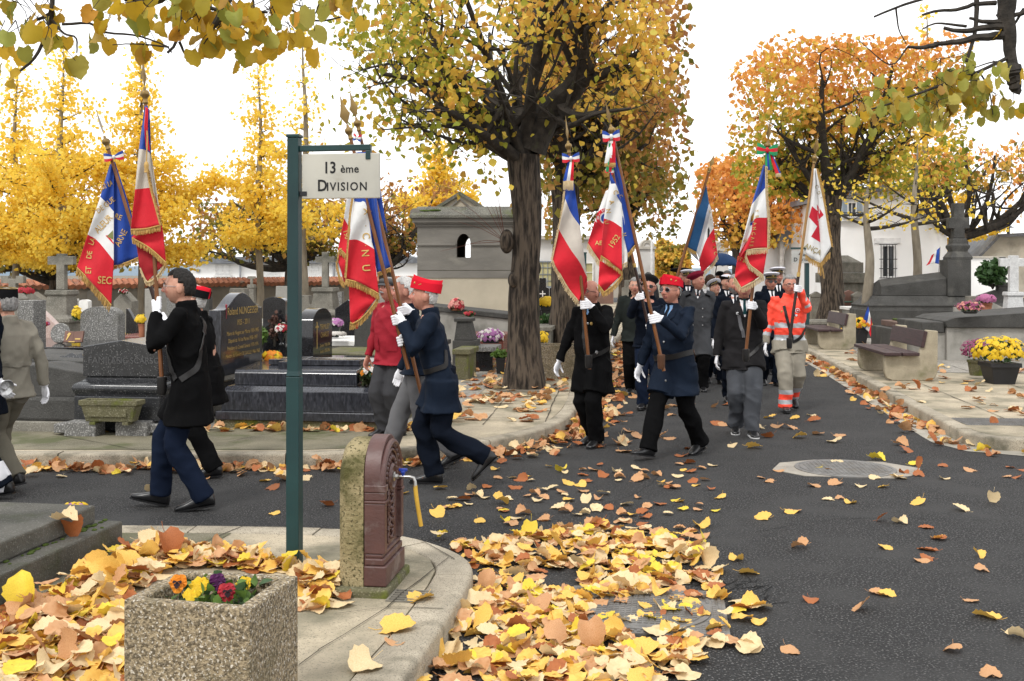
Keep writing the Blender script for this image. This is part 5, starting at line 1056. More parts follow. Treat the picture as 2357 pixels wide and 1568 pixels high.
mums('bright yellow chrysanthemums in a terracotta pot left of the bearer in glasses', 328, 735, 17.6, 30, 22, 'yellow', 'terra', 13, .032, 160, potshape='round', z_pot=KZ + .56)
mums('yellow flowers beside the speckled grey headstone', 177, 722, 17.8, 18, 30, 'yellow', 'none', 14, .04, 70, z_pot=.6)
mums('yellow flower cushion lying on the low slab tomb', 124, 840, 11.9, 42, 14, 'yellow', 'none', 15, .022, 150, z_pot=.72)
mums('white and pink flower cushion beside the yellow cushion', 98, 834, 12.0, 34, 18, 'white', 'none', 16, .022, 130, second='peach', z_pot=.72)
mums('yellow chrysanthemum ball behind the second trunk', 1257, 696, 27, 38, 24, 'yellow', 'black', 17, .05, 170, z_pot=KZ + .35)
mums('low yellow chrysanthemums between the two big trunks', 1243, 778, 19.6, 36, 30, 'yellow', 'black', 18, .036, 150, z_pot=KZ)
mums('small yellow flowers beside the bald bearer', 1396, 655, 33, 14, 12, 'yellow', 'none', 19, .05, 40, z_pot=.9)
mums('mixed yellow and pink chrysanthemums behind the foreground slab', 168, 1171, 6.85, 62, 26, 'yellow', 'black', 20, .020, 150, second='mauve', z_pot=KZ)
mums('red flower bunch at the left edge on the far grave', 60, 668, 22, 30, 12, 'red', 'none', 21, .05, 80, z_pot=1.2)
mums('white chippings and flowers on the grey tomb', 775, 768, 17.7, 40, 8, 'white', 'none', 22, .03, 120, z_pot=.55)
mums('small red flowers on the pink headstone grave', 105, 745, 15.0, 16, 8, 'red', 'none', 23, .022, 50, second='pink', z_pot=.95)
mums('pink roses on top of the brown stele', 284, 670, 21.9, 18, 8, 'red', 'none', 24, .04, 30, second='white', z_pot=1.3)
mums('small pink flowers on the pier behind the white haired man', 935, 648, 23, 30, 12, 'red', 'none', 25, .04, 60, second='pink', z_pot=1.4)
def leafy(label, u, v, Y, wpx, hpx, m, n, size, seed, pot=None, z_pot=KZ, name='shrub', cat='shrub'):
    rs = np.random.default_rng(seed); c = P(u, v, Y); rx = wpx / F * Y / 2; rz = hpx / F * Y / 2; t = thing(name, label, cat, (c.x, c.y, z_pot)); b = MB(); bz = c.z - rz - z_pot
    for k in range(9): d = Vector(rs.normal(size=3)) * .5; b.tube([(0, 0, max(0, bz - .1)), (d.x * rx * .4, d.y * rx * .4, bz + rz * .5), (d.x * rx, d.y * rx, bz + rz * (1.2 + .5 * abs(d.z)))], [.014, .01, .004], 5)
    b.build('stem', m_bark_dk, t)
    p = rs.normal(size=(n, 3)); p /= np.linalg.norm(p, axis=1)[:, None]; p *= rs.uniform(.3, 1, (n, 1)) ** .45; p *= 1 + .28 * np.array([[noise.noise(Vector(x) * 2.2 + Vector((seed, 0, 0)))] for x in p])
    V, Fc, own = scatter(T_mid, p * np.array([rx, rx, rz]) + np.array([0, 0, bz + rz]), rs.uniform(.7, 1.2, n) * size, rs, 0); big_mesh('foliage', V, Fc, m, t)
    if pot: b = MB(); a = rx * .7; h = max(.1, bz); b.rings([[(-q, -q, z), (q, -q, z), (q, q, z), (-q, q, z)] for q, z in ((a * .8, 0), (a, h * .9), (a * 1.08, h * .9), (a * 1.08, h), (a * .9, h))]); b.build('pot', m_pot[pot], t, smooth=0, bevel=.004)
leafy('round glossy green bush before the low white wall', 2285, 628, 25, 62, 56, m_leafg, 420, .13, 51, z_pot=.9)
leafy('small light green plant in a black square pot below the pink flowers', 1152, 816, 17.2, 30, 16, m_leafl, 90, .07, 52, pot='black', name='potted_plant', cat='potted plant')
leafy('green shrub in front of the second linden trunk', 1262, 742, 22.5, 40, 34, m_leafg, 260, .10, 53)
leafy('yellow green fern clump beside the dark arched headstone', 602, 772, 15.8, 22, 34, m_leafl, 150, .06, 54, z_pot=.5)
leafy('dry brown twiggy plant against the dark arched headstone', 632, 752, 15.9, 26, 60, mat('dry_leaf', (.12, .055, .04), (.08, .04, .03)), 130, .05, 55, z_pot=.6)
leafy('spiky green plant behind the monument lid', 2090, 664, 29, 24, 14, m_leafl, 60, .16, 56, z_pot=.9)
leafy('heaped funeral wreath of greenery beside the red jacket', 851, 866, 11.35, 46, 36, mat('wreath_green', (.07, .085, .03), (.045, .055, .02), transl=.1), 420, .05, 57, z_pot=KZ + .17, name='wreath', cat='wreath')
mums('orange leaf and white ribbon spray on the funeral wreath', 850, 856, 11.2, 36, 22, 'orange', 'none', 58, .03, 26, second='white', z_pot=KZ + .4)
# ------------------------------------------------------------------ people
SKIN = {}
def skin(k='fair'):
    c = {'fair': ((.56, .31, .22), (.47, .235, .165)), 'ruddy': ((.52, .25, .175), (.41, .17, .12)), 'tan': ((.44, .25, .16), (.35, .185, .12))}[k]
    return mat('skin_' + k, c[0], c[1], scale=22, rough=.5, bump=.1, bscale=160)
m_lip = mat('lips', (.36, .13, .11), (.30, .10, .09), rough=.5)
m_flush = mat('flushed_skin', (.52, .22, .16), (.44, .165, .12), scale=40, rough=.5); m_eyew = mat('eye_white', (.62, .58, .54), rough=.25); m_iris = mat('iris', (.03, .02, .015), rough=.2)
def cloth(name, a, b2=None, scale=30, rough=.9, bump=.35, bscale=14, sheen=0): return mat(name, a, tuple(x * .88 for x in a), scale=6, rough=rough, bump=bump * .5, bscale=160, sheen=sheen, spec=.06)
c_black = cloth('black_wool', (.0048, .0048, .0052), (.003, .003, .0033)); c_navy = cloth('navy_gabardine', (.0085, .014, .026), (.006, .010, .019), rough=.7)
c_navy2 = cloth('dark_navy', (.0055, .008, .0145), (.0035, .0055, .010)); c_blueT = cloth('blue_trousers', (.008, .013, .028), (.0055, .009, .020))
c_beige = cloth('beige_serge', (.26, .24, .195), (.185, .16, .115)); c_beigeT = cloth('khaki_trousers', (.17, .155, .12), (.115, .10, .07))
c_redj = cloth('red_parka', (.30, .020, .032), (.22, .013, .022), rough=.6); c_grey = cloth('grey_trousers', (.14, .14, .145), (.10, .10, .105)); c_dgrey = cloth('dark_grey_wool', (.050, .050, .054), (.036, .036, .04))
c_char = cloth('charcoal_fleece', (.019, .018, .019), (.012, .0115, .012)); c_slate = cloth('slate_trousers', (.075, .08, .090), (.055, .058, .066)); c_coat = cloth('grey_greatcoat', (.06, .062, .067), (.042, .044, .048))
c_hiv = mat('fluorescent_orange_red', (.95, .085, .045), (.85, .06, .032), scale=8, rough=.6, bump=.3, bscale=18); c_sand = cloth('sand_canvas', (.29, .265, .215), (.23, .21, .17)); c_refl = mat('reflective_tape', (.48, .50, .52), (.38, .40, .42), rough=.3, metal=.2)
c_shirt = cloth('white_shirt', (.76, .76, .78), (.70, .70, .72), bump=.15); c_bshirt = cloth('blue_shirt', (.20, .34, .55), (.16, .28, .47)); c_tie = cloth('dark_tie', (.010, .012, .018)); c_gtie = cloth('green_tie', (.012, .045, .05))
c_glove = cloth('white_glove', (.80, .80, .83), (.74, .74, .77), bump=.2, bscale=60); c_gglove = cloth('grey_glove', (.17, .17, .165)); m_shoe = mat('black_leather', (.012, .012, .013), rough=.28, spec=.5); m_sole = mat('white_sole', (.6, .6, .6), rough=.7)
m_strap = mat('black_strap', (.014, .013, .013), rough=.5); m_brown = mat('brown_strap', (.10, .045, .022), (.07, .03, .015), rough=.5); m_brass = mat('brass', (.55, .38, .13), (.42, .28, .09), rough=.35, metal=.8); m_silver = mat('silver_metal', (.6, .6, .6), rough=.3, metal=.9)
m_redfelt = cloth('red_felt', (.56, .013, .028), (.46, .010, .02), bump=.15); m_maroon = cloth('maroon_felt', (.17, .012, .028), (.125, .009, .02), bump=.15); m_blackfelt = cloth('black_felt', (.010, .010, .011), bump=.15); m_greyfelt = cloth('grey_tweed', (.085, .085, .088), (.05, .05, .052)); m_captop = cloth('white_cap_cloth', (.66, .66, .72), (.60, .60, .66), bump=.1)
H_ = {k: mat('hair_' + k, a, b_, scale=60, rough=.75, bump=.8, bscale=90, stretch=(1, 1, .3)) for k, a, b_ in (('white', (.62, .61, .59), (.48, .47, .45)), ('grey', (.33, .32, .31), (.20, .195, .19)), ('black', (.022, .018, .016), (.009, .008, .007)), ('brown', (.085, .045, .025), (.05, .027, .016)), ('dgrey', (.13, .125, .12), (.08, .076, .07)))}
m_lens = mat('dark_lens', (.012, .010, .010), rough=.08, spec=.6); m_clear = mat('spectacle_lens', (.30, .20, .16), (.26, .17, .14), rough=.1); m_frame = mat('spectacle_frame', (.03, .022, .02), rough=.35)
def sst(a, b, x): t = min(1, max(0, (x - a) / (b - a))); return t * t * (3 - 2 * t)
def head_shape(d, female=False):
    """point of the head for a unit direction (x left, y back, z up), metres from the middle of the head"""
    x, y, z = d; a, b, c = .0755, .097, .118
    X, Yy, Z = a * x, b * y, c * z
    jaw = sst(-.15, -1.0, z); X *= 1 - (.34 if female else .26) * jaw
    if y > 0: Yy *= 1 + .06 * sst(-.2, .6, z) - .30 * sst(-.3, -1, z)
    if y < 0:
        Yy *= 1 - .05 * sst(.3, .9, z) + .05 * jaw; f = sst(-.2, -.8, y); ax = abs(x)
        br = math.exp(-(x / .13) ** 2)
        nose = sst(.22, -.24, z) * (1 - sst(-.25, -.36, z)); Yy -= .031 * f * nose * math.exp(-(x / (.10 + .07 * sst(0, -.25, z))) ** 2)
        Yy -= .009 * f * math.exp(-((z - .17) / .08) ** 2) * math.exp(-((ax - .28) / .25) ** 2) * (0.4 if female else 1)
        Yy += .0135 * f * math.exp(-((z - .03) / .10) ** 2) * math.exp(-((ax - .40) / .17) ** 2)
        Yy -= .007 * math.exp(-((z + .18) / .15) ** 2) * math.exp(-((ax - .55) / .2) ** 2) * f
        Yy -= .0065 * f * math.exp(-(x / .26) ** 2) * (math.exp(-((z + .44) / .05) ** 2) + math.exp(-((z + .56) / .055) ** 2))
        Yy += .003 * f * math.exp(-(x / .28) ** 2) * math.exp(-((z + .50) / .018) ** 2)
        Yy += .004 * f * math.exp(-((z + .67) / .06) ** 2) * math.exp(-(x / .3) ** 2); Yy -= .008 * f * math.exp(-((z + .86) / .12) ** 2) * math.exp(-(x / .3) ** 2)
    return Vector((X, Yy, Z))
def sph_dirs(n=44, m=34):
    for j in range(m + 1):
        th = math.pi * min(max(j, .03), m - .03) / m
        yield [(math.sin(th) * math.cos(2 * math.pi * k / n), math.sin(th) * math.sin(2 * math.pi * k / n), -math.cos(th)) for k in range(n)]
def head_mesh(b, M, female=False):
    b.rings([[M @ head_shape(d, female) for d in row] for row in sph_dirs()])
    for s in (-1, 1):
        q = M @ Matrix.Translation((s * .076, .016, -.012)) @ Matrix.Rotation(R(s * 18), 4, 'Z'); b.ell(q.to_translation(), (.010, .021, .033), q.to_3x3())
def hair_mesh(M, kind, female=False):
    """a cap of hair grown out of the head where hair grows"""
    b = MB(); rows = list(sph_dirs(96, 72)); sel = {}; vs = []; fs = []
    def cover(d):
        x, y, z = d; front = -y
        hl = .60 + .12 * abs(x) if kind != 'bald' else 2.0
        side = -.52 if kind in ('short', 'full') else -.30
        w = 0
        if y > -.30: lim = side if y > .42 else (.20 if y > .02 and kind != 'long' else .48); lim = side + (lim - side) * (1 - sst(.3, .55, y)); w = sst(lim - .02, lim + .12, z)
        if y <= -.30: w = max(w, sst(hl - .05, hl + .14, z))
        if kind == 'bald': w *= 1 - sst(.38, .55, z) if y > -.4 else 0
        if kind == 'fringe': w *= 1 - sst(.72, .85, z)
        if kind == 'long' and y > -.35: w = max(w, sst(-.98, -.9, z))
        return w
    thick = {'short': .010, 'full': .020, 'bald': .009, 'fringe': .012, 'long': .030}[kind]
    for j, row in enumerate(rows):
        for k, d in enumerate(row):
            w = cover(d)
            if w > .02:
                p = head_shape(d, female); n = Vector(d); wob = 1 + .35 * noise.noise(Vector(d) * 7) + .35 * noise.noise(Vector((d[0] * 26, d[1] * 26, d[2] * 9))); sel[(j, k)] = len(vs); vs.append(M @ (p + n * (.0015 + thick * w * wob)))
    for j in range(len(rows) - 1):
        for k in range(96):
            q = [(j, k), (j, (k + 1) % 96), (j + 1, (k + 1) % 96), (j + 1, k)]
            if all(i in sel for i in q): fs.append(tuple(sel[i] for i in q))
    b.add(vs, fs); return b
def two_bone(a, t, l1, l2, pole):
    d = t - a; L = min(d.length, (l1 + l2) * .998); d.normalize(); t = a + d * L; x = (l1 * l1 - l2 * l2 + L * L) / (2 * L); h = math.sqrt(max(0, l1 * l1 - x * x)); p = pole - d * pole.dot(d); p.normalize(); return a + d * x + p * h, t
def finger(b, p, d, n, lens, r, curl):
    """a bent finger: p root, d along, n the way it curls"""
    pts = [Vector(p)]; dd = Vector(d).normalized(); ax = dd.cross(Vector(n)).normalized(); q = Vector(p)
    for L, c in zip(lens, curl): dd = Matrix.Rotation(c, 3, ax) @ dd; q = q + dd * L; pts.append(q.copy())
    b.tube(pts, [r, r * .96, r * .88, r * .72][:len(pts)], 8); b.ell(pts[-1], r * .72, seg=8, ring=6)
def open_hand(b, w, d, n, side, s=1.0, curl=.35, g=1.0):
    """relaxed hand hanging from the wrist: d towards the fingers, n the palm's normal, side +1/-1 for the thumb's side along d x n"""
    d = d.normalized(); n = (n - d * n.dot(d)).normalized(); x = d.cross(n) * side
    b.tube([w - d * .03, w + d * .01, w + d * .05, w + d * .088], [.026 * g, .033 * s * g, .042 * s * g, .040 * s * g], 12, flat=.46, ref=x)
    for i, (o, L) in enumerate(((.031, .92), (.010, 1.0), (-.011, .94), (-.031, .75))):
        finger(b, w + d * .083 * s + x * o * s, d, n, [.045 * L * s, .028 * L * s, .022 * L * s], .0090 * g, [curl * .7, curl * 1.1, curl * .8])
    finger(b, w + d * .025 * s + x * .030 * s, (d * .72 + x * .60 + n * .25), n - x * .4, [.040 * s, .032 * s, .026 * s], .0105 * g, [.1, .2, .25])
def grip_hand(b, w, G, ax, pr, side, g=1.0):
    """four fingers wrapped round a pole through G along ax, the thumb the other way"""
    a = ax.normalized(); e1 = (w - G); e1 = (e1 - a * e1.dot(a)).normalized(); e2 = a.cross(e1) * side
    rr = pr + .0095
    for i in range(4):
        c = G + a * (.030 - .0205 * i); L = (.95, 1, .95, .85)[i]
        kn = c + e1 * (pr + .030) + e2 * .024
        b.tube([w + a * (.012 - .008 * i), w.lerp(kn, .55), kn], [.021 * g, .018 * g, .0125 * g], 8)
        pts = [kn] + [c + (e1 * math.cos(t) + e2 * math.sin(t)) * rr for t in [R(55 + (205 * L) * k / 6) for k in range(7)]]
        b.tube(pts, [.0115 * g] + [.0105 * g] * 3 + [.0098 * g, .0092 * g, .0086 * g, .0075 * g], 8); b.ell(pts[-1], .0076 * g, seg=8, ring=6)
    c = G + a * .052; b.tube([w + a * .016 - e2 * .012, c + e1 * (pr + .022) - e2 * .016, c + (e1 * math.cos(R(-70)) + e2 * math.sin(R(-70))) * rr - a * .004, c + (e1 * math.cos(R(-130)) + e2 * math.sin(R(-130))) * rr - a * .010], [.018 * g, .0145 * g, .0115 * g, .009 * g], 8); b.ell(c + (e1 * math.cos(R(-130)) + e2 * math.sin(R(-130))) * rr - a * .010, .009 * g, seg=8, ring=6)
    b.tube([w - (G - w).normalized() * .03, w], [.027 * g, .025 * g], 10)
def ring(c, hw, hd, n=24, p=2.5, M=None):
    o = []
    for k in range(n):
        t = 2 * math.pi * k / n; x, y = math.cos(t), math.sin(t); q = Vector((c[0] + hw * math.copysign(abs(x) ** (2 / p), x), c[1] + hd * math.copysign(abs(y) ** (2 / p), y), c[2])); o.append(M @ q if M is not None else q)
    return o
def wrinkle(me, amp, seed, fz=1.0, zone=None, kx=3.2):
    n = len(me.vertices); co = np.empty(n * 3, np.float32); me.vertices.foreach_get('co', co); co = co.reshape(-1, 3); nr = np.empty(n * 3, np.float32); me.vertex_normals.foreach_get('vector', nr) if hasattr(me, 'vertex_normals') else None; nr = nr.reshape(-1, 3)
    q = np.array([-abs(noise.noise(Vector((p[0] * kx + seed, p[1] * kx, p[2] * 7 * fz + p[0] * 5)))) * 1.5 - .8 * abs(noise.noise(Vector((p[0] * 8 + seed, p[1] * 8, p[2] * (2.2 if p[2] < 1.0 and fz == 1 else 10) + p[1] * 4)))) for p in co]) + .42
    z = 1.0 if zone is None else np.array([zone(p) for p in co])
    co += nr * (q * amp * z)[:, None]; me.vertices.foreach_set('co', co.ravel()); me.update()
class Person: pass
def person(label, u, Y, yaw, z0=0.0, H=1.72, feet=((.18, 0, 0), (-.18, 0, 0)), handL=None, handR=None, lean=.03, head=(0, 0), skin_k='fair', hair=('short', 'grey'), coat=None, hem=.55, trousers=None, tw=1.0, belly=.0, vox=.011, female=False, shoes=True, gloves=None, matfn=None, tmatfn=None, sh=1.0, mats=None, tmats=None, faces=True, collar=True, hemflare=.02, stoop=.014, group=None, name='person'):
    o = Person(); x = (u - CX) / F * Y; root = thing(name, label, 'person', (x, Y, z0), R(yaw), group); o.root = root; o.H = H; k = H / 1.75; sd = int(abs(u) * 7) % 97
    Wm = wmat(root); inv = Wm.inverted(); L_ = lambda p: inv @ Vector(p); o.W = Wm; o.L = L_
    hz = .515 * H - .018; V = Vector; fl, fr = feet
    sho_z = .812 * H - stoop * .5; ly = -lean
    hip = {s: V((s * .088 * k, 0, hz)) for s in (1, -1)}; sho = {s: V((s * .178 * k * sh, ly * .8, sho_z)) for s in (1, -1)}
    ank, kne, pit = {}, {}, {}
    for s, (f, lift, p_) in ((1, fl), (-1, fr)):
        pr_ = R(p_); az = .085 + lift + (.165 * math.sin(pr_) if p_ > 0 else .05 * math.sin(-pr_)); t = V((s * .075 * k, -f, az)); kn, t2 = two_bone(hip[s], t, .243 * H, .238 * H, V((s * .05, -1, 0))); kne[s] = kn; ank[s] = t2; pit[s] = pr_
    hc = V((0, ly - .022 - stoop * 1.1, .929 * H - stoop)); hM = Matrix.Translation(hc) @ Matrix.Rotation(R(head[0]), 4, 'Z') @ Matrix.Rotation(R(-head[1]), 4, 'X') @ Matrix.Scale(k * (1.0 if female else 1.08), 4); o.hM = hM; o.hc = hc
    # arms
    arms = {}; grips = {}
    for s, hd in ((1, handL), (-1, handR)):
        l1, l2 = .170 * H, .157 * H
        if hd is None: hd = ('hang', .03, .30)
        if hd[0] == 'hang':
            t = sho[s] + V((s * (.10 if len(hd) < 4 else hd[3]), -hd[1], -.318 * H + abs(hd[1]) * .12)); el, w = two_bone(sho[s], t, l1, l2, V((s * .35, 1, 0))); arms[s] = (el, w, ('open', (w - el).normalized()))
        elif hd[0] == 'at':
            G = L_(hd[1]); el, w = two_bone(sho[s], G, l1, l2, V((s * .6, .4, -.9))); arms[s] = (el, w, ('open', (w - el).normalized()))
        else:
            G = L_(hd[1]); ax = (inv.to_3x3() @ Vector(hd[2])).normalized(); el, w = two_bone(sho[s], G, l1, l2 + .07, V((s * .5, .7, -1)))
            e1 = (el - G); e1 = (e1 - ax * e1.dot(ax) * .8).normalized(); w = G + e1 * .085; el, w = two_bone(sho[s], w, l1, l2, V((s * .5, .7, -1))); arms[s] = (el, w, ('grip', G, ax, hd[3] if len(hd) > 3 else .017))
    o.arms = arms; o.sho = sho; o.ank = ank; o.kne = kne
    # continuous body
    b = MB(); tz = lambda f: V((0, ly * max(0, (f - .5) / .3), f * H))
    b.rings([ring((0, 0, .47 * H), .10 * k, .08 * k), ring((0, 0, .53 * H), .15 * k, .10 * k), ring((0, ly * .3, .62 * H), .135 * k, .095 * k), ring((0, ly * .7, .73 * H), .155 * k, .105 * k), ring((0, ly, .80 * H - stoop * .4), .15 * k, .08 * k), ring((0, ly, .835 * H - stoop * .6), .06 * k, .055 * k)])
    b.tube([V((0, ly + .01, .80 * H - stoop * .5)), V((0, ly + .004 - stoop * .5, .85 * H - stoop * .8)), hc + V((0, .012, -.03))], [.060 * k, .056 * k, .054 * k], 16)
    head_mesh(b, hM, female)
    for s in (1, -1):
        b.tube([hip[s] + V((0, 0, .03)), hip[s].lerp(kne[s], .5), kne[s], kne[s].lerp(ank[s], .4), ank[s]], [.078 * k, .066 * k, .048 * k, .046 * k, .034 * k], 12); el, w, hd = arms[s]
        b.tube([sho[s] - V((s * .03, 0, 0)), sho[s].lerp(el, .5), el, el.lerp(w, .4), w], [.040 * k, .034 * k, .026 * k, .027 * k, .024 * k], 12)
        g = .86 if gloves else 1.0
        if hd[0] == 'open': open_hand(b, w, hd[1], V((-s, 0, 0)) if abs(hd[1].z) > .6 else V((0, 0, -1)), s, k * .95, .4, g)
        else: grip_hand(b, w, hd[1], hd[2], hd[3], -s, g)
    me = fused(b, .0055 if vox < .012 else .009, 1, .3); sk = skin(skin_k); me.materials.clear()
    for m in (sk, m_lip, m_flush): me.materials.append(m)
    hi = hM.inverted(); mi = []
    for p in me.polygons:
        c = hi @ p.center; zz = c.z / .118; mi.append(1 if (-.60 < zz < -.42 and abs(c.x) < .024 and c.y < -.075) else (2 if c.y < -.10 or (c.y < -.06 and -.36 < zz < -.02 and abs(abs(c.x) - .036) < .014) else 0))
    me.polygons.foreach_set('material_index', mi); me.polygons.foreach_set('use_smooth', [True] * len(me.polygons)); link('body', me, root)
    # face
    for s in (1, -1):
        e = MB(); q = hM @ Matrix.Translation((s * .031, -.0765, .005)); e.ell(q.to_translation(), (.0135, .008, .0062), hM.to_3x3(), mi=0); e.ell((q @ Vector((0, -.0062, -.0006))), (.0056, .003, .0056), hM.to_3x3(), seg=10, ring=6, mi=1); e.build('eye', [m_eyew, m_iris], root)
        e = MB(); e.tube([hM @ head_shape(Vector((s * a, -math.sqrt(max(0, 1 - a * a - z * z)), z)).normalized()) for a, z in ((.16, .19), (.32, .235), (.50, .20))], [.004, .0055, .003], 6); e.build('eyebrow', H_[hair[1] if hair[1] != 'white' else 'grey'], root)
    if hair[0]: hair_mesh(hM, hair[0], female).build('hair', H_[hair[1]], root, smooth=180, fix=False)
    # coat
    if coat:
        b = MB(); q = k * sh; hw = (.192 if not female else .170) * q
        rs_ = [ring((0, -.012, hem), hw + hemflare + .026, .160 * k + hemflare), ring((0, 0, hem + .3 * (.55 * H - hem)), hw + hemflare * .7 + .008, .130 * k + hemflare * .6), ring((0, -belly * .6, .535 * H), hw + .004, .128 * k + belly * .6), ring((0, ly * .4 - belly * .8, .60 * H), hw - (.012 if female else .002), .122 * k + belly),
               ring((0, ly * .7 - belly * .3, .70 * H), hw + .008, .128 * k + belly * .35), ring((0, ly * .9, .765 * H), hw + .004, .122 * k, p=2.4), ring((0, ly, .802 * H - stoop * .4), hw - .022, .096 * k, p=2.2), ring((0, ly + .012 - stoop * .2, .828 * H - stoop * .6), .105 * k, .072 * k, p=2), ring((0, ly + .014 - stoop * .4, .85 * H - stoop * .8), .074 * k, .066 * k, p=2)]
        if hem > .50 * H: rs_ = [rs_[0]] + rs_[3:] if hem > .53 * H else [rs_[0]] + rs_[2:]
        b.rings(rs_)
        for s in (1, -1):
            el, w, hd = arms[s]; d = (w - el).normalized(); wr = w - d * .006
            b.tube([sho[s] - V((s * .055, 0, .0)), sho[s], sho[s].lerp(el, .35), sho[s].lerp(el, .8), el, el.lerp(wr, .3), el.lerp(wr, .75), wr], [.066 * k, .073 * k, .070 * k, .063 * k, .060 * k, .058 * k, .051 * k, .049 * k], 16)
        if trousers:
            for s in (1, -1):                        # the skirt of the coat rides over the thighs
                pl = [hip[s] + V((0, 0, .02)), kne[s], ank[s]]; r_ = .119 * k * tw + .010
                for a_, c_ in ((pl[0], pl[1]), (pl[1], pl[2])):
                    if c_.z < hem: pe = a_.lerp(c_, (a_.z - hem) / (a_.z - c_.z)) if a_.z > hem else None
                    else: pe = c_
                    if pe is not None and (pe - a_).length > .02: b.tube([a_, pe], r_ if a_ is pl[0] else r_ * .95, 18)
        if collar: b.tube([V((0, ly + .016 - stoop * .3, .825 * H - stoop * .6)), V((0, ly + .010 - stoop * .5, .868 * H - stoop * .85))], [.082 * k, .076 * k], 20)
        me = fused(b, vox, 3, .5); wrinkle(me, .019 * k, sd); me.materials.clear()
        ml = mats or [coat]
        for m in ml: me.materials.append(m)
        if matfn: me.polygons.foreach_set('material_index', [matfn(p.center, arms) for p in me.polygons])
        me.polygons.foreach_set('use_smooth', [True] * len(me.polygons)); o.coat = link('coat', me, root); o.bvh = BVHTree.FromPolygons([v.co for v in me.vertices], [tuple(p.vertices) for p in me.polygons])
    if trousers:
        b = MB(); b.rings([ring((0, 0, .44 * H), .13 * k, .10 * k), ring((0, 0, .50 * H), .172 * k, .118 * k + belly * .5), ring((0, -belly * .3, .58 * H), .16 * k, .112 * k + belly * .6)])
        for s in (1, -1):
            a = ank[s]; sd_ = (a - kne[s]).normalized(); c = a + sd_ * .025
            b.tube([hip[s] + V((0, 0, .02)), hip[s].lerp(kne[s], .3), hip[s].lerp(kne[s], .7), kne[s], kne[s].lerp(c, .35), kne[s].lerp(c, .75), c], [.110 * k * tw, .108 * k * tw, .096 * k * tw, .088 * k * tw, .087 * k * tw, .083 * k * tw, .084 * k * tw], 18)
        me = fused(b, vox, 2, .5)
        wrinkle(me, .017 * k, sd + 9, .75, lambda p: .5 + .8 * sst(.5 * H, .1 * H, p[2]), 2.4); me.materials.clear()
        for m in (tmats or [trousers]): me.materials.append(m)
        if tmatfn: me.polygons.foreach_set('material_index', [tmatfn(p.center) for p in me.polygons])
        me.polygons.foreach_set('use_smooth', [True] * len(me.polygons)); link('trousers', me, root)
    if shoes:
        for s in (1, -1):
            Ms = Matrix.Translation(ank[s]) @ Matrix.Rotation(pit[s] , 4, 'X') @ Matrix.Rotation(R(s * 6), 4, 'Z'); b = MB(); rr = []
            for y, hw, zb, zt in ((.078, .022, -.070, -.03), (.070, .034, -.078, .015), (.03, .040, -.080, .035), (-.02, .039, -.080, .030), (-.07, .042, -.080, -.008), (-.12, .047, -.081, -.028), (-.165, .045, -.080, -.040), (-.195, .033, -.077, -.050), (-.208, .014, -.072, -.060)):
                rr.append([Ms @ V((hw * k * c_, y * k, (zb + zt) / 2 + (zt - zb) / 2 * s_)) for c_, s_ in [(math.copysign(abs(math.cos(t)) ** .7, math.cos(t)), math.copysign(abs(math.sin(t)) ** .7, math.sin(t))) for t in [2 * math.pi * q / 14 for q in range(14)]]])
            b.rings(rr); so = b.build('shoe', m_shoe if shoes is True else shoes[0], root, smooth=70)
            b = MB(); ol = [(.034, .075), (.043, .03), (.042, -.03), (.050, -.12), (.046, -.17), (.03, -.205), (0, -.216)]; ol = [(x_ * k, y_ * k) for x_, y_ in ol]; poly = [(-x_, y_) for x_, y_ in ol[:-1]] + [ol[-1]] + list(reversed(ol[:-1])); n = len(poly)
            b.rings([[Ms @ V((x_, y_, z_)) for x_, y_ in poly] for z_ in (-.086, -.074)]); b.build('sole', m_shoe if shoes is True else shoes[1], so, smooth=0)
    if gloves:
        for s in (1, -1):
            el, w, hd = arms[s]; b = MB()
            if hd[0] == 'open': open_hand(b, w, hd[1], V((-s, 0, 0)) if abs(hd[1].z) > .6 else V((0, 0, -1)), s, k * .98, .42, 1.12)
            else: grip_hand(b, w, hd[1], hd[2], hd[3], -s, 1.12)
            b.tube([w - (w - el).normalized() * .045, w], [.038, .032], 12); me = fused(b, .0045, 1, .3); me.materials.clear(); me.materials.append(gloves); me.polygons.foreach_set('use_smooth', [True] * len(me.polygons)); link('glove', me, root)
    return o
def on_front(o, pts, off=.004, back=False):
    """points (x, z) of the chest laid onto the coat from the front; local metres"""
    res = []
    for x, z in pts:
        h = o.bvh.ray_cast(Vector((x, 2 if back else -2, z)), Vector((0, -1 if back else 1, 0))); res.append((h[0] + Vector((0, off if back else -off, 0))) if h[0] is not None else None)
    return res
def patch(o, name, quads, m, off=.004, n=6, th=.003, parent=None, back=False):
    """quads of chest outline (4 corners x,z) laid over the coat as a thin layer"""
    b = MB()
    for Q in quads:
        g = []
        for i in range(n + 1):
            for j in range(n + 1):
                s, t = i / n, j / n; a = Vector(Q[0]).lerp(Vector(Q[1]), s); c = Vector(Q[3]).lerp(Vector(Q[2]), s); g.append(tuple(a.lerp(c, t)))
        P_ = on_front(o, g, off, back); P2 = on_front(o, g, off - th - .004, back); idx = {}; vs = []
        for k, p in enumerate(P_):
            if p is not None: idx[k] = len(vs); vs.append(p)
        fs = []
        for i in range(n):
            for j in range(n):
                q = [i * (n + 1) + j, (i + 1) * (n + 1) + j, (i + 1) * (n + 1) + j + 1, i * (n + 1) + j + 1]
                if all(z in idx for z in q): fs.append(tuple(idx[z] for z in q))
        b.add(vs, fs)
    return b.build(name, m, parent or o.root, smooth=60, fix=False)
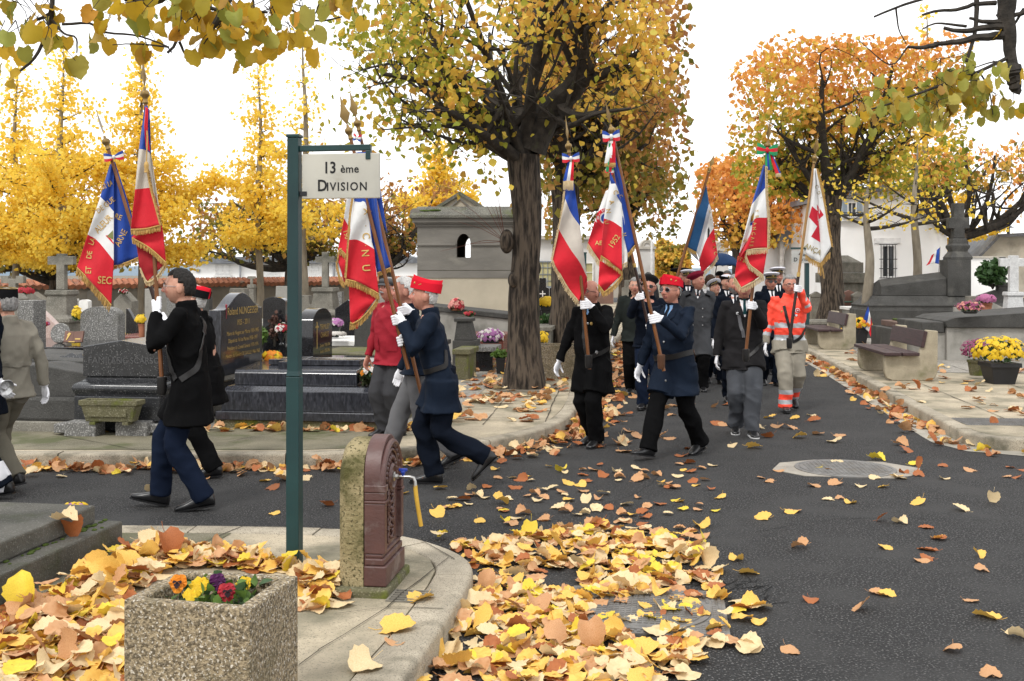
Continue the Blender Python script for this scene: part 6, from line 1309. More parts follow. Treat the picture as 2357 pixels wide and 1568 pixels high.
def strap(o, name, pts, wd, m, off=.007, parent=None, front=True):
    """a belt along points (x, y, z) pulled onto the coat"""
    cs = resample(pts, 40); b = MB(); L = []
    for p in cs:
        q = o.bvh.find_nearest(p); L.append((q[0] + q[1] * off, q[1]))
    L = [(sum((L[max(0, min(len(L) - 1, i + d))][0] for d in (-2, -1, 0, 1, 2)), Vector()) / 5, L[i][1]) for i in range(len(L))]
    rs_ = []
    for i, (p, n) in enumerate(L):
        t = (L[min(i + 1, len(L) - 1)][0] - L[max(i - 1, 0)][0]).normalized(); s = t.cross(n).normalized(); rs_.append([p - s * wd / 2 - n * .004, p + s * wd / 2 - n * .004, p + s * wd / 2 + n * .003, p - s * wd / 2 + n * .003])
    b.rings(rs_); return b.build(name, m, parent or o.root, smooth=40)
def dot(o, name, x, z, r, m, th=.005, off=.003):
    p = on_front(o, [(x, z)], off)[0]
    if p is None: return
    b = MB(); b.lathe([(r, 0), (r, th), (.001, th * 1.3)], p, 12, M=Matrix.Rotation(R(90), 3, 'X')); b.build(name, m, o.root)
def shirt_tie(o, m_s, m_t=None, top=.855, bot=.735, w=.052, lapel=None):
    H = o.H
    patch(o, 'shirt', [((-w, top * H), (w, top * H), (.006, bot * H), (-.006, bot * H))], m_s, .006)
    if m_t: patch(o, 'tie', [((-.016, top * H - .012), (.016, top * H - .012), (.012, top * H - .045), (-.012, top * H - .045)), ((-.012, top * H - .046), (.012, top * H - .046), (.020, bot * H + .03), (-.020, bot * H + .03))], m_t, .012)
    if lapel: patch(o, 'lapel', [((s * (w + .004), (top - .012) * H), (s * (w + .042), (top - .03) * H), (s * (w + .038), (bot + .03) * H), (s * .006, bot * H - .02)) for s in (1, -1)], lapel, .011)
def buttons(o, zs, x=.0, m=None, r=.010):
    for z in zs: dot(o, 'button', x, z, r, m or m_silver)
def glasses(o, dark=False, thin=False):
    fr = MB(); ln = MB()
    for s in (1, -1):
        c = Vector((s * .032, -.096, .004)); pts = [o.hM @ (c + Vector((.025 * math.cos(t), .006 * abs(math.cos(t)) * (1 if s * math.cos(t) > 0 else -.3), .018 * math.copysign(abs(math.sin(t)) ** .8, math.sin(t))))) for t in [2 * math.pi * k / 16 for k in range(17)]]
        fr.tube(pts, .0017 if thin else .0027, 5); fr.tube([o.hM @ Vector((s * .056, -.088, .008)), o.hM @ Vector((s * .077, -.03, .006)), o.hM @ Vector((s * .079, .018, .002))], .0018 if thin else .0026, 5)
        ln.rings([[p + (o.hM.to_3x3() @ Vector((0, dy, 0))) for p in pts[:16]] for dy in (0, .001)])
    fr.tube([o.hM @ Vector((-.008, -.101, .008)), o.hM @ Vector((0, -.105, .011)), o.hM @ Vector((.008, -.101, .008))], .002, 5)
    g = fr.build('glasses', m_silver if thin else m_frame, o.root)
    if dark: ln.build('lens', m_lens, g)
def moustache(o, col):
    b = MB(); b.tube([o.hM @ Vector((s * x, -.101 + abs(x) * .35, -.047 - abs(x) * .28)) for s, x in ((-1, .032), (-1, .018), (1, 0), (1, .018), (1, .032))], [.003, .008, .009, .008, .003], 8); b.build('moustache', H_[col], o.root)
def beard(o, col):
    b = MB(); rows = list(sph_dirs(40, 30)); sel = {}; vs = []; fs = []
    for j, row in enumerate(rows):
        for k, d in enumerate(row):
            if d[2] < -.30 - .5 * sst(.5, 0, abs(d[0])) * sst(-.2, -.6, d[1]) * .5 and d[1] < .15: sel[(j, k)] = len(vs); vs.append(o.hM @ (head_shape(d) + Vector(d) * (.008 + .004 * noise.noise(Vector(d) * 9))))
    for j in range(len(rows) - 1):
        for k in range(40):
            q = [(j, k), (j, (k + 1) % 40), (j + 1, (k + 1) % 40), (j + 1, k)]
            if all(i in sel for i in q): fs.append(tuple(sel[i] for i in q))
    b.add(vs, fs); b.build('beard', H_[col], o.root, smooth=180, fix=False)
# hats, in the head's own measure
def hat_beret(o, m, tilt=(0, -8), r=.128, h=.075, band=None, z=.055):
    M = o.hM @ Matrix.Translation((0, .012, z)) @ Matrix.Rotation(R(tilt[0]), 4, 'Y') @ Matrix.Rotation(R(tilt[1]), 4, 'X'); b = MB()
    b.rings([[M @ p for p in ring((0, y, zz), a, a * 1.12, 28, 2)] for a, zz, y in ((.084, -.012, 0), (.088, .012, 0), (r * .93, .026, .006), (r, .042, .010), (r * .95, .056, .010), (r * .72, h * .95, .006), (r * .35, h * 1.08, 0), (.004, h * 1.1, 0))]); h_ = b.build('beret', m, o.root, smooth=70)
    if band: b = MB(); b.rings([[M @ p for p in ring((0, 0, zz), a, a * 1.12, 28, 2)] for a, zz in ((.0855, -.016), (.0885, -.014), (.0905, .010), (.086, .012))], closed=False); b.build('hat_band', band, h_)
def hat_calot(o, m, m2=None, z=.052, pk=.3):
    """two pointed forage cap with a turn-up all round"""
    M = o.hM @ Matrix.Translation((0, .004, z)) @ Matrix.Rotation(R(-6), 4, 'X'); b = MB(); n = 15; rs_ = []
    for i in range(n):
        t = i / (n - 1); y = -.112 + .234 * t; wdt = .083 * math.sin(math.pi * (t * .92 + .04)) ** .45; top = .082 - .012 * (1 - pk) * abs(2 * t - 1) ** 2 + .026 * pk * abs(2 * t - 1) ** 1.6
        rs_.append([M @ Vector(p) for p in ((-wdt, y, -.012), (-wdt * 1.0, y, .02), (-wdt * .86, y, top * .62), (-wdt * .42, y, top * .95), (0, y, top - (.028 * math.sin(math.pi * t))), (wdt * .42, y, top * .95), (wdt * .86, y, top * .62), (wdt, y, .02), (wdt, y, -.012))])
    b.rings(rs_); h_ = b.build('forage_cap', m, o.root, smooth=35); b = MB()
    for s in (-1, 1):
        rs_ = []
        for i in range(n):
            t = i / (n - 1); y = -.118 + .246 * t; wdt = .088 * math.sin(math.pi * (t * .93 + .035)) ** .42; hh = .050 + .026 * (pk - .25) * abs(2 * t - 1) ** 2
            rs_.append([M @ Vector(p) for p in ((s * wdt, y, -.014), (s * (wdt + .004), y, -.012), (s * (wdt * .90 + .004), y, hh), (s * wdt * .78, y, hh))])
        b.rings(rs_)
    b.build('turn_up', m2 or m, h_, smooth=35)
    b = MB(); b.ell(M @ Vector((.060, -.088, .03)), (.008, .008, .011)); b.tube([M @ Vector((.075, -.055, .022)), M @ Vector((.083, -.035, .034))], .004, 6); b.build('badge', m_brass, h_)
def hat_cap(o, top=None, band=None, z=.058, r=.122, badge=True, peak=True):
    M = o.hM @ Matrix.Translation((0, .006, z)) @ Matrix.Rotation(R(-7), 4, 'X'); b = MB(); E = lambda a, zz, y=0, q=1.16: [M @ p for p in ring((0, y, zz), a, a * q, 28, 2)]
    b.rings([E(.080, -.012), E(.081, .030)]); h_ = b.build('cap_band', band or m_blackfelt, o.root, smooth=50)
    b = MB(); b.rings([E(.0815, .028), E(r * .90, .042, -.002), E(r, .056, -.004), E(r * .97, .064, -.004), E(r * .7, .076, -.002), E(r * .3, .081), E(.004, .082)]); b.build('cap_top', top or m_captop, h_, smooth=60)
    if peak:
        b = MB(); rs_ = []
        for i in range(13): a = R(-72 + 12 * i); d = Vector((math.sin(a), -math.cos(a) * 1.12, 0)); q = .052 * math.cos(a) ** .6 if math.cos(a) > 0 else .001; rs_.append([M @ (d * .081 + Vector((0, 0, -.006))), M @ (d * (.081 + q) + Vector((0, 0, -.026))), M @ (d * (.081 + q) + Vector((0, 0, -.030))), M @ (d * .081 + Vector((0, 0, -.012)))])
        b.rings(rs_); b.build('peak', m_shoe, h_)
        b = MB(); b.tube([M @ Vector((math.sin(R(a)) * .0835, -math.cos(R(a)) * .0835 * 1.16, .001)) for a in range(-70, 71, 14)], .004, 6); b.build('chin_cord', m_brass, h_)
    if badge: b = MB(); b.ell(M @ Vector((0, -.098, .026)), (.017, .006, .020)); b.build('badge_ground', m_blackfelt, h_); b = MB(); b.tube([M @ Vector((.011 * math.cos(t), -.104, .026 + .014 * math.sin(t))) for t in [2 * math.pi * q / 12 for q in range(13)]], .0028, 5); b.box((0, 0, 0), (.004, .004, .022), M=M @ Matrix.Translation((0, -.105, .026))); b.build('badge', m_brass, h_)
    return h_
def hat_tricorne(o):
    M = o.hM @ Matrix.Translation((0, .004, .060)) @ Matrix.Rotation(R(-5), 4, 'X'); b = MB(); E = lambda a, zz, q=1.15: [M @ p for p in ring((0, 0, zz), a, a * q, 28, 2)]
    b.rings([E(.081, -.01), E(.084, .03), E(.080, .055), E(.05, .068), E(.004, .071)]); h_ = b.build('hat_crown', m_captop, o.root, smooth=60)
    b = MB(); b.rings([[M @ Vector((p.x, p.y, zz + (.030 * (abs(p.x) / a) ** 2 if a > .09 else 0))) for p in ring((0, 0, 0), a, a * 1.12, 28, 2)] for a, zz in ((.082, -.012), (.106, -.004), (.118, .012), (.116, .015), (.103, .002), (.083, -.004))]); b.build('hat_brim', m_blackfelt, h_, smooth=60)
    b = MB(); b.ell(M @ Vector((0, -.098, .028)), (.011, .004, .013)); b.build('badge', m_brass, h_)
def hat_flat(o, m):
    M = o.hM @ Matrix.Translation((0, .0, .052)) @ Matrix.Rotation(R(6), 4, 'X'); b = MB(); E = lambda a, zz, y, q: [M @ p for p in ring((0, y, zz), a, a * q, 26, 2)]
    b.rings([E(.083, -.014, .005, 1.14), E(.091, .012, -.006, 1.22), E(.093, .030, -.008, 1.24), E(.080, .050, -.004, 1.2), E(.045, .060, .006, 1.2), E(.004, .062, .01, 1)]); h_ = b.build('flat_cap', m, o.root, smooth=70)
    b = MB(); rs_ = []
    for i in range(11): a = R(-60 + 12 * i); d = Vector((math.sin(a) * .085, -math.cos(a) * .105, 0)); rs_.append([M @ (d + Vector((0, 0, .004))), M @ (d * 1.0 + Vector((0, -.045 * math.cos(a), -.020))), M @ (d + Vector((0, -.044 * math.cos(a), -.025))), M @ (d + Vector((0, 0, -.010)))])
    b.rings(rs_); b.build('peak', m, h_)
def hat_kepi(o):
    M = o.hM @ Matrix.Translation((0, .008, .045)) @ Matrix.Rotation(R(-4), 4, 'X'); b = MB(); E = lambda a, zz, y=0: [M @ p for p in ring((0, y, zz), a, a * 1.15, 28, 2)]
    b.rings([E(.083, -.01), E(.083, .025), E(.081, .075, -.004), E(.080, .082, -.004), E(.070, .082, -.004), E(.068, .076, -.004), E(.004, .076, -.004)]); h_ = b.build('kepi', m_blackfelt, o.root, smooth=40)
    b = MB(); b.rings([E(.0825, .078, -.004), E(.0835, .0835, -.004), E(.078, .0850, -.004), E(.077, .080, -.004)], closed=True); b.build('gold_braid', m_brass, h_)
    b = MB(); rs_ = []
    for i in range(11): a = R(-60 + 12 * i); d = Vector((math.sin(a) * .084, -math.cos(a) * .096, 0)); rs_.append([M @ (d + Vector((0, 0, -.004))), M @ (d + Vector((0, -.045 * math.cos(a), -.022))), M @ (d + Vector((0, -.044 * math.cos(a), -.026))), M @ (d + Vector((0, 0, -.012)))])
    b.rings(rs_); b.build('peak', m_shoe, h_)
def hat_knit(o, m):
    M = o.hM @ Matrix.Translation((0, .004, .045)); b = MB(); E = lambda a, zz: [M @ p for p in ring((0, 0, zz), a, a * 1.18, 26, 2)]
    b.rings([E(.084, -.02), E(.087, .01), E(.084, .04), E(.066, .068), E(.035, .082), E(.003, .086)]); b.build('knit_hat', m, o.root, smooth=70)
def socket(o, wp, m=m_strap):
    """leather cup that takes the foot of the pole, at world point wp"""
    p = o.L(wp); b = MB(); b.tube([p + Vector((0, 0, -.09)), p + Vector((0, 0, -.07)), p + Vector((0, 0, .035)), p + Vector((0, 0, .04))], [.026, .034, .036, .031], 12); b.build('pole_socket', m, o.root)
# ------------------------------------------------------------------ flags
def cl(name, a, b2): return mat(name, a, b2, scale=5, rough=.75, bump=.25, bscale=18, sheen=.3, spec=.25, transl=.12)
f_b = cl('flag_blue', (.014, .065, .36), (.010, .048, .29)); f_w = cl('flag_white', (.78, .78, .77), (.70, .70, .69)); f_r = cl('flag_red', (.66, .014, .030), (.54, .010, .022)); f_cream = cl('flag_cream', (.60, .55, .48), (.52, .47, .41)); f_r_shaded = cl('flag_red_fold_shade', (.36, .010, .018), (.30, .008, .014)); f_sb = cl('flag_slate_blue', (.012, .085, .22), (.010, .065, .17)); f_g = cl('ribbon_green', (.01, .30, .11), (.01, .24, .085)); f_w_shaded = cl('flag_white_shaded', (.50, .50, .53), (.42, .42, .45))  # deeper red and greyish white: fold shade painted into the cloth colour
f_fr = mat('gold_fringe', (.56, .36, .11), (.34, .19, .05), scale=60, rough=.6, stretch=(3, 3, .4)); f_fp = mat('pale_gold_fringe', (.62, .49, .29), (.45, .33, .17), scale=60, rough=.6, stretch=(3, 3, .4))
f_thread = mat('gold_thread', (.60, .40, .13), (.42, .26, .07), scale=60, rough=.5); m_wood = mat('varnished_pole', (.20, .075, .022), (.12, .045, .015), scale=8, rough=.3, stretch=(6, 6, .5)); m_wdark = mat('dark_pole', (.035, .016, .012), (.022, .011, .009), rough=.3)
m_spear = mat('spear_brass', (.30, .20, .075), (.20, .13, .05), rough=.35, metal=.7)
FM = {'b': f_b, 'w': f_w, 'r': f_r, 'c': f_cream, 'd': f_r_shaded, 's': f_sb, 'g': f_g, 'y': f_w_shaded}
CAM0 = Vector((0, 0, CZ))
class Flag:
    def __init__(s, label, A, Bp, r=.016, wood=m_wood, finial=True, dark_from=None):
        """A top of the pole under the finial, Bp its foot, both in the world"""
        s.A, s.B = Vector(A), Vector(Bp); s.root = thing('flag', label, 'flag', tuple(s.B)); s.Y = s.A.y
        b = MB(); b.tube([s.B, s.B.lerp(s.A, .5), s.A], [r * 1.05, r, r * .85], 12); s.pole = b.build('pole', wood, s.root, world=True); d = (s.A - s.B).normalized(); s.d = d
        if dark_from: b = MB(); q = s.B.lerp(s.A, dark_from); b.tube([s.B - d * .002, q], [r * 1.16, r * 1.12], 12); b.build('lower_pole', m_wdark, s.pole, world=True); b = MB(); b.tube([q, q + d * .05], [r * 1.3, r * 1.3], 12); b.build('ferrule', m_brass, s.pole, world=True)
        if finial:
            b = MB(); M = d.to_track_quat('Z', 'Y').to_matrix(); b.lathe([(r * .9, 0), (r * 1.3, .01), (r, .03), (r * 1.2, .045), (.030, .06), (.034, .075), (.030, .09), (r * .8, .105), (r * .6, .125)], s.A, 16, M=M)
            q = M.to_4x4(); q.translation = s.A; Q = Matrix.Rotation(R(20), 4, 'Z') if finial is True else Matrix.Rotation(R(finial), 4, 'Z')
            out = [(0, .12), (.018, .15), (.050, .205), (.030, .25), (.014, .30), (0, .375), (-.014, .30), (-.030, .25), (-.050, .205), (-.018, .15)]
            n = len(out); fr = [q @ Q @ Vector((x, 0, z)) for x, z in out]; cf = q @ Q @ Vector((0, -.011, .22)); cb = q @ Q @ Vector((0, .011, .22)); b.add(fr + [cf, cb], [(i, (i + 1) % n, n) for i in range(n)] + [((i + 1) % n, i, n + 1) for i in range(n)]); b.build('spearhead', m_spear, s.pole, world=True, smooth=30)
        s.vs = []; s.fs = []; s.mt = []; s.nsheet = 0
    def at(s, v): t = ((CZ - (v - HZ) / F * s.A.y) - s.A.z) / (s.B.z - s.A.z); return s.A.lerp(s.B, t)
    def sheet(s, rows, cols, dz=0.0, amp=.022, waves=2.2, ph=0.0, N=26, M=14, bow=0.0):
        """rows of picture polylines; the strip between two rows takes one colour; depth ripples run down the cloth"""
        Rw = [resample([(u, v, 0) for u, v in r], N) for r in rows]; base = len(s.vs); g = []; steps = []
        for i in range(len(Rw) - 1):
            for j in range(M): steps.append((i, j / M))
        steps.append((len(Rw) - 2, 1.0)); tot = len(steps) - 1
        for kk, (i, t) in enumerate(steps):
            for c in range(N):
                p = Rw[i][c].lerp(Rw[i + 1][c], t); q = c / (N - 1); w_ = kk / tot
                d = dz + amp * math.sin(2 * math.pi * (waves * (w_ * .55 + q * .5) + ph + .12 * math.sin(q * 4 + ph))) * min(1, .25 + w_ * 1.2) + bow * math.sin(math.pi * w_) + .3 * amp * math.sin(9 * q + 7 * w_ + ph)
                s.vs.append(P(p.x, p.y, s.Y + d))
        nr = len(steps)
        for kk in range(nr - 1):
            i = steps[kk][0]
            for c in range(N - 1): a = base + kk * N + c; s.fs.append((a, a + 1, a + N + 1, a + N)); s.mt.append(cols[i])
    def finish(s, name='cloth'):
        keys = sorted(set(s.mt)); b = MB(); b.add(s.vs, s.fs, [keys.index(k) for k in s.mt]); s.bvh = BVHTree.FromPolygons(s.vs, s.fs)
        s.cloth = b.build(name, [FM[k] for k in keys], s.root, world=True, smooth=180, fix=False); md = s.cloth.modifiers.new('thick', 'SOLIDIFY'); md.thickness = .003; md.offset = 0
    def fringe(s, line, L, dirn=(0, 1), dz=-.004, m=None, step=1.1, seed=1):
        q = random.Random(seed); pts = resample([(u, v, 0) for u, v in line], max(6, int(sum((Vector(line[i + 1]) - Vector(line[i])).length for i in range(len(line) - 1)) / step))); b = MB()
        for i in range(len(pts) - 1):
            a, c = pts[i], pts[i + 1]; Lj = L * q.uniform(.82, 1.1); sw = q.uniform(-.12, .12) * L; Y = s.Y + dz + q.uniform(-.004, .004)
            b.add([P(a.x, a.y - .6, Y), P(c.x + .35, c.y - .6, Y), P(c.x + .15 + dirn[0] * Lj + sw, c.y + dirn[1] * Lj, Y + q.uniform(-.01, .01)), P(a.x + .25 + dirn[0] * Lj + sw, a.y + dirn[1] * Lj, Y)], [(0, 1, 2, 3)])
        b.tube([P(p.x, p.y, s.Y + dz - .004) for p in pts], .006, 5); o = b.build('fringe', m or f_fr, s.cloth, world=True, smooth=0, fix=False); md = o.modifiers.new('thick', 'SOLIDIFY'); md.thickness = .003
    def hit(s, u, v, off=.009):
        d = P(u, v, s.Y) - CAM0; d.normalize(); h = s.bvh.ray_cast(CAM0, d)
        return (h[0] - d * off) if h[0] is not None else P(u, v, s.Y - .02)
    def text(s, items, m=None, bold=.012, name='lettering'):
        """items: (string, u, v, cap height in columns, turn in degrees, width factor)"""
        b = MB()
        for st, u, v, cap, ang, sx in items:
            vs, fs = text_geo(st, cap / .70, bold); ca, sa = math.cos(R(ang)), math.sin(R(ang)); out = []
            for p in vs: x, y = p.x * sx, -p.y; out.append(s.hit(u + x * ca - y * sa, v + x * sa + y * ca))
            b.add(out, fs)
        b.build(name, m or f_thread, s.cloth, world=True, smooth=0, fix=False)
    def area(s, poly, m, name='emblem', off=.004, grid=None):
        tri = mgeo.tessellate_polygon([[Vector((u, v, 0)) for u, v in poly]]); b = MB(); n = 5
        for t in tri:
            a, c, e = [Vector(poly[i]) for i in t]; vs = []; ix = {}
            for i in range(n + 1):
                for j in range(n + 1 - i): ix[(i, j)] = len(vs); p = a + (c - a) * (i / n) + (e - a) * (j / n); vs.append(s.hit(p.x, p.y, off))
            fs = []
            for i in range(n):
                for j in range(n - i):
                    fs.append((ix[(i, j)], ix[(i + 1, j)], ix[(i, j + 1)]))
                    if i + j < n - 1: fs.append((ix[(i + 1, j)], ix[(i + 1, j + 1)], ix[(i, j + 1)]))
            b.add(vs, fs)
        return b.build(name, m, s.cloth, world=True, smooth=0, fix=False)
    def bow(s, u, v, w_, h_, cols='bwr', turn=0, dz=-.05, streamers=(), gold=f_fr):
        Y = s.Y + dz; par = []; b = MB(); keys = list(dict.fromkeys(cols)); n = 9
        for sd in (-1, 1):
            for layer in (0, 1):
                for j, c in enumerate(cols):
                    y0, y1 = -1 + 2 * j / len(cols), -1 + 2 * (j + 1) / len(cols); vs = []
                    for i in range(n):
                        t = i / (n - 1); hh = h_ / 2 * (.28 + .72 * math.sin(math.pi / 2 * min(1, t * 1.25))); x = sd * w_ / 2 * t; dd = (-1 if layer == 0 else .8) * .035 * math.sin(math.pi * t); rise = -h_ * .12 * t * t
                        for y in (y0, y1): a = math.cos(R(turn)); e = math.sin(R(turn)); yy = y * hh + rise; vs.append(P(u + x * a - yy * e, v + x * e + yy * a, Y + dd))
                    b.add(vs, [(2 * i, 2 * i + 1, 2 * i + 3, 2 * i + 2) for i in range(n - 1)], keys.index(c))
        k0 = P(u, v, Y - .012); b.ell(k0, (h_ * .20 / F * Y, .022, h_ * .26 / F * Y), seg=10, ring=8, mi=keys.index(cols[len(cols) // 2]))
        bo = b.build('bow', [FM[k] for k in keys], s.root, world=True, smooth=60, fix=False)
        for (ua, ub, va, uc, ud, vb, cs, fr) in streamers:
            b = MB(); keys = list(dict.fromkeys(cs)); n = 8
            for j, c in enumerate(cs):
                vs = []
                for i in range(n):
                    t = i / (n - 1)
                    for f_ in (j / len(cs), (j + 1) / len(cs)): l_ = ua + (uc - ua) * t; r_ = ub + (ud - ub) * t; vs.append(P(l_ + (r_ - l_) * f_, va + (vb - va) * t, Y - .02 + .012 * math.sin(t * 5 + f_ * 3)))
                b.add(vs, [(2 * i, 2 * i + 1, 2 * i + 3, 2 * i + 2) for i in range(n - 1)], keys.index(c))
            st = b.build('streamer', [FM[k] for k in keys], bo, world=True, smooth=60, fix=False)
            if fr:
                b = MB(); q = random.Random(3); k = int(abs(ud - uc) / 1.2)
                for i in range(k): x = uc + (ud - uc) * i / k; Lj = fr * q.uniform(.9, 1.08); b.add([P(x, vb - 1, Y - .026), P(x + 1.3, vb - 1, Y - .026), P(x + 1.2, vb + Lj, Y - .03), P(x + .2, vb + Lj, Y - .022)], [(0, 1, 2, 3)])
                b.build('streamer_fringe', gold, bo, world=True, smooth=0, fix=False)
# --- flag of the dark coated bearer in glasses (blue, white, red hanging in tiers)
Y = 7.86; fA = Flag('tricolour flag in hanging folds carried by the bearer in black coat and glasses', P(335, 240, Y), P(374, 905, 7.80), .015)
fA.sheet([[(333, 244), (340, 244)], [(320, 343), (333, 345), (345, 352)], [(311, 436), (330, 434), (349, 432)], [(301, 528), (335, 526), (369, 518)]], 'bcr', -.075, .018, 1.6, .1)
fA.sheet([[(336, 246), (344, 252)], [(340, 345), (348, 356)], [(352, 440), (366, 480)], [(366, 520), (376, 540)], [(372, 560), (382, 604)]], 'bcrr', -.045, .012, 1.2, .4, N=14)
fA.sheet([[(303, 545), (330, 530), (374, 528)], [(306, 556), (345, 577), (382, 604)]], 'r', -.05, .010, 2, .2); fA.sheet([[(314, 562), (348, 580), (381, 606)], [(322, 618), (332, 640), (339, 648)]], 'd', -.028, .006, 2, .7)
fA.sheet([[(335, 246), (341, 250)], [(332, 290), (340, 300)], [(336, 340), (345, 350)]], 'rr', -.10, .008, 1, .3, N=8)
fA.finish(); fA.fringe([(301, 529), (335, 527), (369, 519)], 13, dz=-.085, seed=1); fA.fringe([(304, 548), (345, 572), (382, 605)], 12, dz=-.06, seed=2); fA.fringe([(382, 606), (362, 635), (339, 649), (322, 617)], 10, (.1, 1), dz=-.04, m=f_fp, seed=3); fA.fringe([(338, 388), (346, 432), (358, 478), (369, 519)], 5, (1, .25), dz=-.085, seed=4)
b = MB(); b.lathe([(.004, .02), (.014, .01), (.018, -.01), (.014, -.04), (.018, -.06), (.004, -.06)], P(337, 378, Y - .12), 10); b.tube([P(337, 376, Y - .12), P(339, 320, Y - .12), P(337, 250, Y - .05)], .005, 5); b.build('tassel', f_fr, fA.root, world=True)
# --- flag ET DE LA VALEUR behind it
Y = 9.05; fB = Flag('tricolour flag lettered ET DE LA VALEUR with gold fringe at the far left', P(250, 346, Y), P(412, 872, 9.0), .016, dark_from=.42)
fB.sheet([[(253, 378), (257, 377), (262, 374)], [(231, 453), (245, 467), (262, 487)], [(202, 540), (226, 556), (262, 600)], [(177, 616), (212, 652), (256, 703)]], 'bwr', 0, .020, 1.8, .25)
fB.sheet([[(256, 376), (260, 480), (261, 613)], [(262, 374), (276, 480), (290, 604)], [(264, 372), (302, 490), (321, 592)]], 'bb', .035, .020, 2, .6)
fB.finish(); fB.fringe([(177, 616), (212, 652), (256, 703)], 17, (-.25, .9), m=f_fr, seed=5); fB.fringe([(261, 613), (290, 605), (321, 592)], 8, (.1, 1), dz=.03, seed=6)
fB.text([('ONA', 245, 427, 13, -22, .8), ('DE GUE', 243, 473, 12, -38, .85), ('ALEUR', 238, 516, 15, -47, .78), ('LA', 212, 556, 12, -70, .85), ('DE', 206, 587, 12, -82, .85), ('ET', 204, 622, 13, -87, .85), ('SEC', 241, 646, 17, 4, .8), ('RE', 272, 500, 12, 20, .9), ('ARNE', 279, 548, 14, -62, .8)])
fB.area([(245, 545), (260, 530), (261, 552)], mat('olive_ribbon', (.20, .22, .08), (.16, .17, .06)), 'medal_ribbon'); fB.area([(243, 543), (247, 541), (262, 558), (262, 563)], f_r, 'medal_stripe')
fB.bow(262, 362, 46, 20, 'bwr', -8)
# --- U.N.C.A flag and its neighbour behind the sign
Y = 8.72; fC = Flag('tricolour flag lettered U.N.C.A hanging below the 13th division sign', P(808, 322, Y), P(940, 850, 8.70), .016, finial=70)
fC.sheet([[(817, 352), (828, 350), (842, 352)], [(815, 464), (828, 466), (843, 472), (858, 569)], [(804, 552), (825, 553), (859, 572), (860, 575)], [(795, 642), (830, 652), (872, 676)]], 'bwr', 0, .022, 1.9, .1)
fC.sheet([[(838, 350), (842, 470), (868, 630)], [(848, 350), (862, 470), (886, 622)], [(856, 350), (875, 520), (899, 616)]], 'bb', .02, .018, 2, .45)
fC.sheet([[(803, 658), (840, 662), (872, 680)], [(806, 740), (813, 742), (829, 733)]], 'r', .03, .015, 2, .6); fC.sheet([[(806, 738), (817, 741), (829, 733)], [(818, 752), (821, 757), (824, 756)]], 'r', .03, .004, 1, .1, N=8)
fC.finish(); fC.fringe([(795, 643), (830, 653), (872, 677)], 15, (0, 1), seed=7); fC.fringe([(873, 682), (852, 712), (829, 735), (812, 745), (806, 742)], 15, (-.1, 1), dz=.02, seed=8); fC.fringe([(868, 629), (899, 617)], 9, (.05, 1), dz=.015, seed=9); fC.fringe([(813, 452), (806, 500), (803, 552), (796, 640)], 4, (-1, .1), dz=-.006, seed=10)
fC.text([('A', 845, 487, 17, 88, .9), ('C', 842, 543, 17, 86, .9), ('N', 840, 583, 17, 86, .9), ('U', 842, 617, 18, 86, .9), ('.', 846, 520, 12, 86, 1), ('.', 846, 565, 12, 86, 1)])
Y = 9.42; fD = Flag('tricolour flag with year embroidery half hidden behind the UNCA flag', P(827, 303, Y), P(969, 905, 9.36), .016, finial=60)
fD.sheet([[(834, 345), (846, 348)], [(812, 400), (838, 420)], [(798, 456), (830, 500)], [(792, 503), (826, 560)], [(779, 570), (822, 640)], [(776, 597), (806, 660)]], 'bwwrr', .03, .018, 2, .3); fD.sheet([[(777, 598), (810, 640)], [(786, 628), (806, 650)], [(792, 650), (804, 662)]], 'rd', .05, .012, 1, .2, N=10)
fD.sheet([[(846, 345), (870, 400)], [(868, 480), (892, 540)]], 'b', .03, .015, 1.5, .2)
fD.finish(); fD.fringe([(777, 597), (783, 575), (806, 598)], 12, (-.1, 1), dz=.02, seed=11); fD.fringe([(774, 602), (783, 640), (795, 655)], 12, (-.1, 1), dz=.03, seed=12); fD.text([('190', 797, 540, 12, 74, .85), ('E', 783, 578, 12, 4, .9)])
fD.bow(822, 318, 20, 17, 'rwb', 10)
# --- bald bearer's flag
Y = 10.48; fE = Flag('plain blue cream and red flag with tricolour bow carried by the bald bearer', P(1310, 354, Y), P(1357, 850, 10.46), .016)
fE.sheet([[(1300, 438), (1310, 432), (1321, 424)], [(1301, 458), (1314, 490), (1335, 520)], [(1286, 528), (1312, 572), (1335, 605), (1351, 638)], [(1271, 598), (1284, 622), (1308, 664), (1332, 694)]], 'bcr', -.03, .028, 2.4, .15, bow=-.02)
fE.sheet([[(1303, 420), (1319, 400)], [(1300, 440), (1321, 426)]], 'b', -.02, .006, 1, .1, N=10); fE.sheet([[(1351, 636), (1330, 690)], [(1352, 660), (1341, 690), (1334, 697)]], 'd', .0, .01, 1, .2, N=12)  # the deeper red paints the shade of the turned fold
fE.finish(); fE.fringe([(1271, 598), (1284, 622), (1308, 664), (1332, 694)], 10, (-.45, .85), dz=-.035, m=f_fp, seed=13); fE.fringe([(1300, 440), (1294, 490), (1286, 528), (1271, 598)], 4, (-1, .2), dz=-.035, m=f_fp, seed=14)
fE.bow(1314, 365, 40, 22, 'bwr', -3, streamers=((1307, 1321, 372, 1296, 1320, 417, 'bwr', 21),), gold=f_fp)
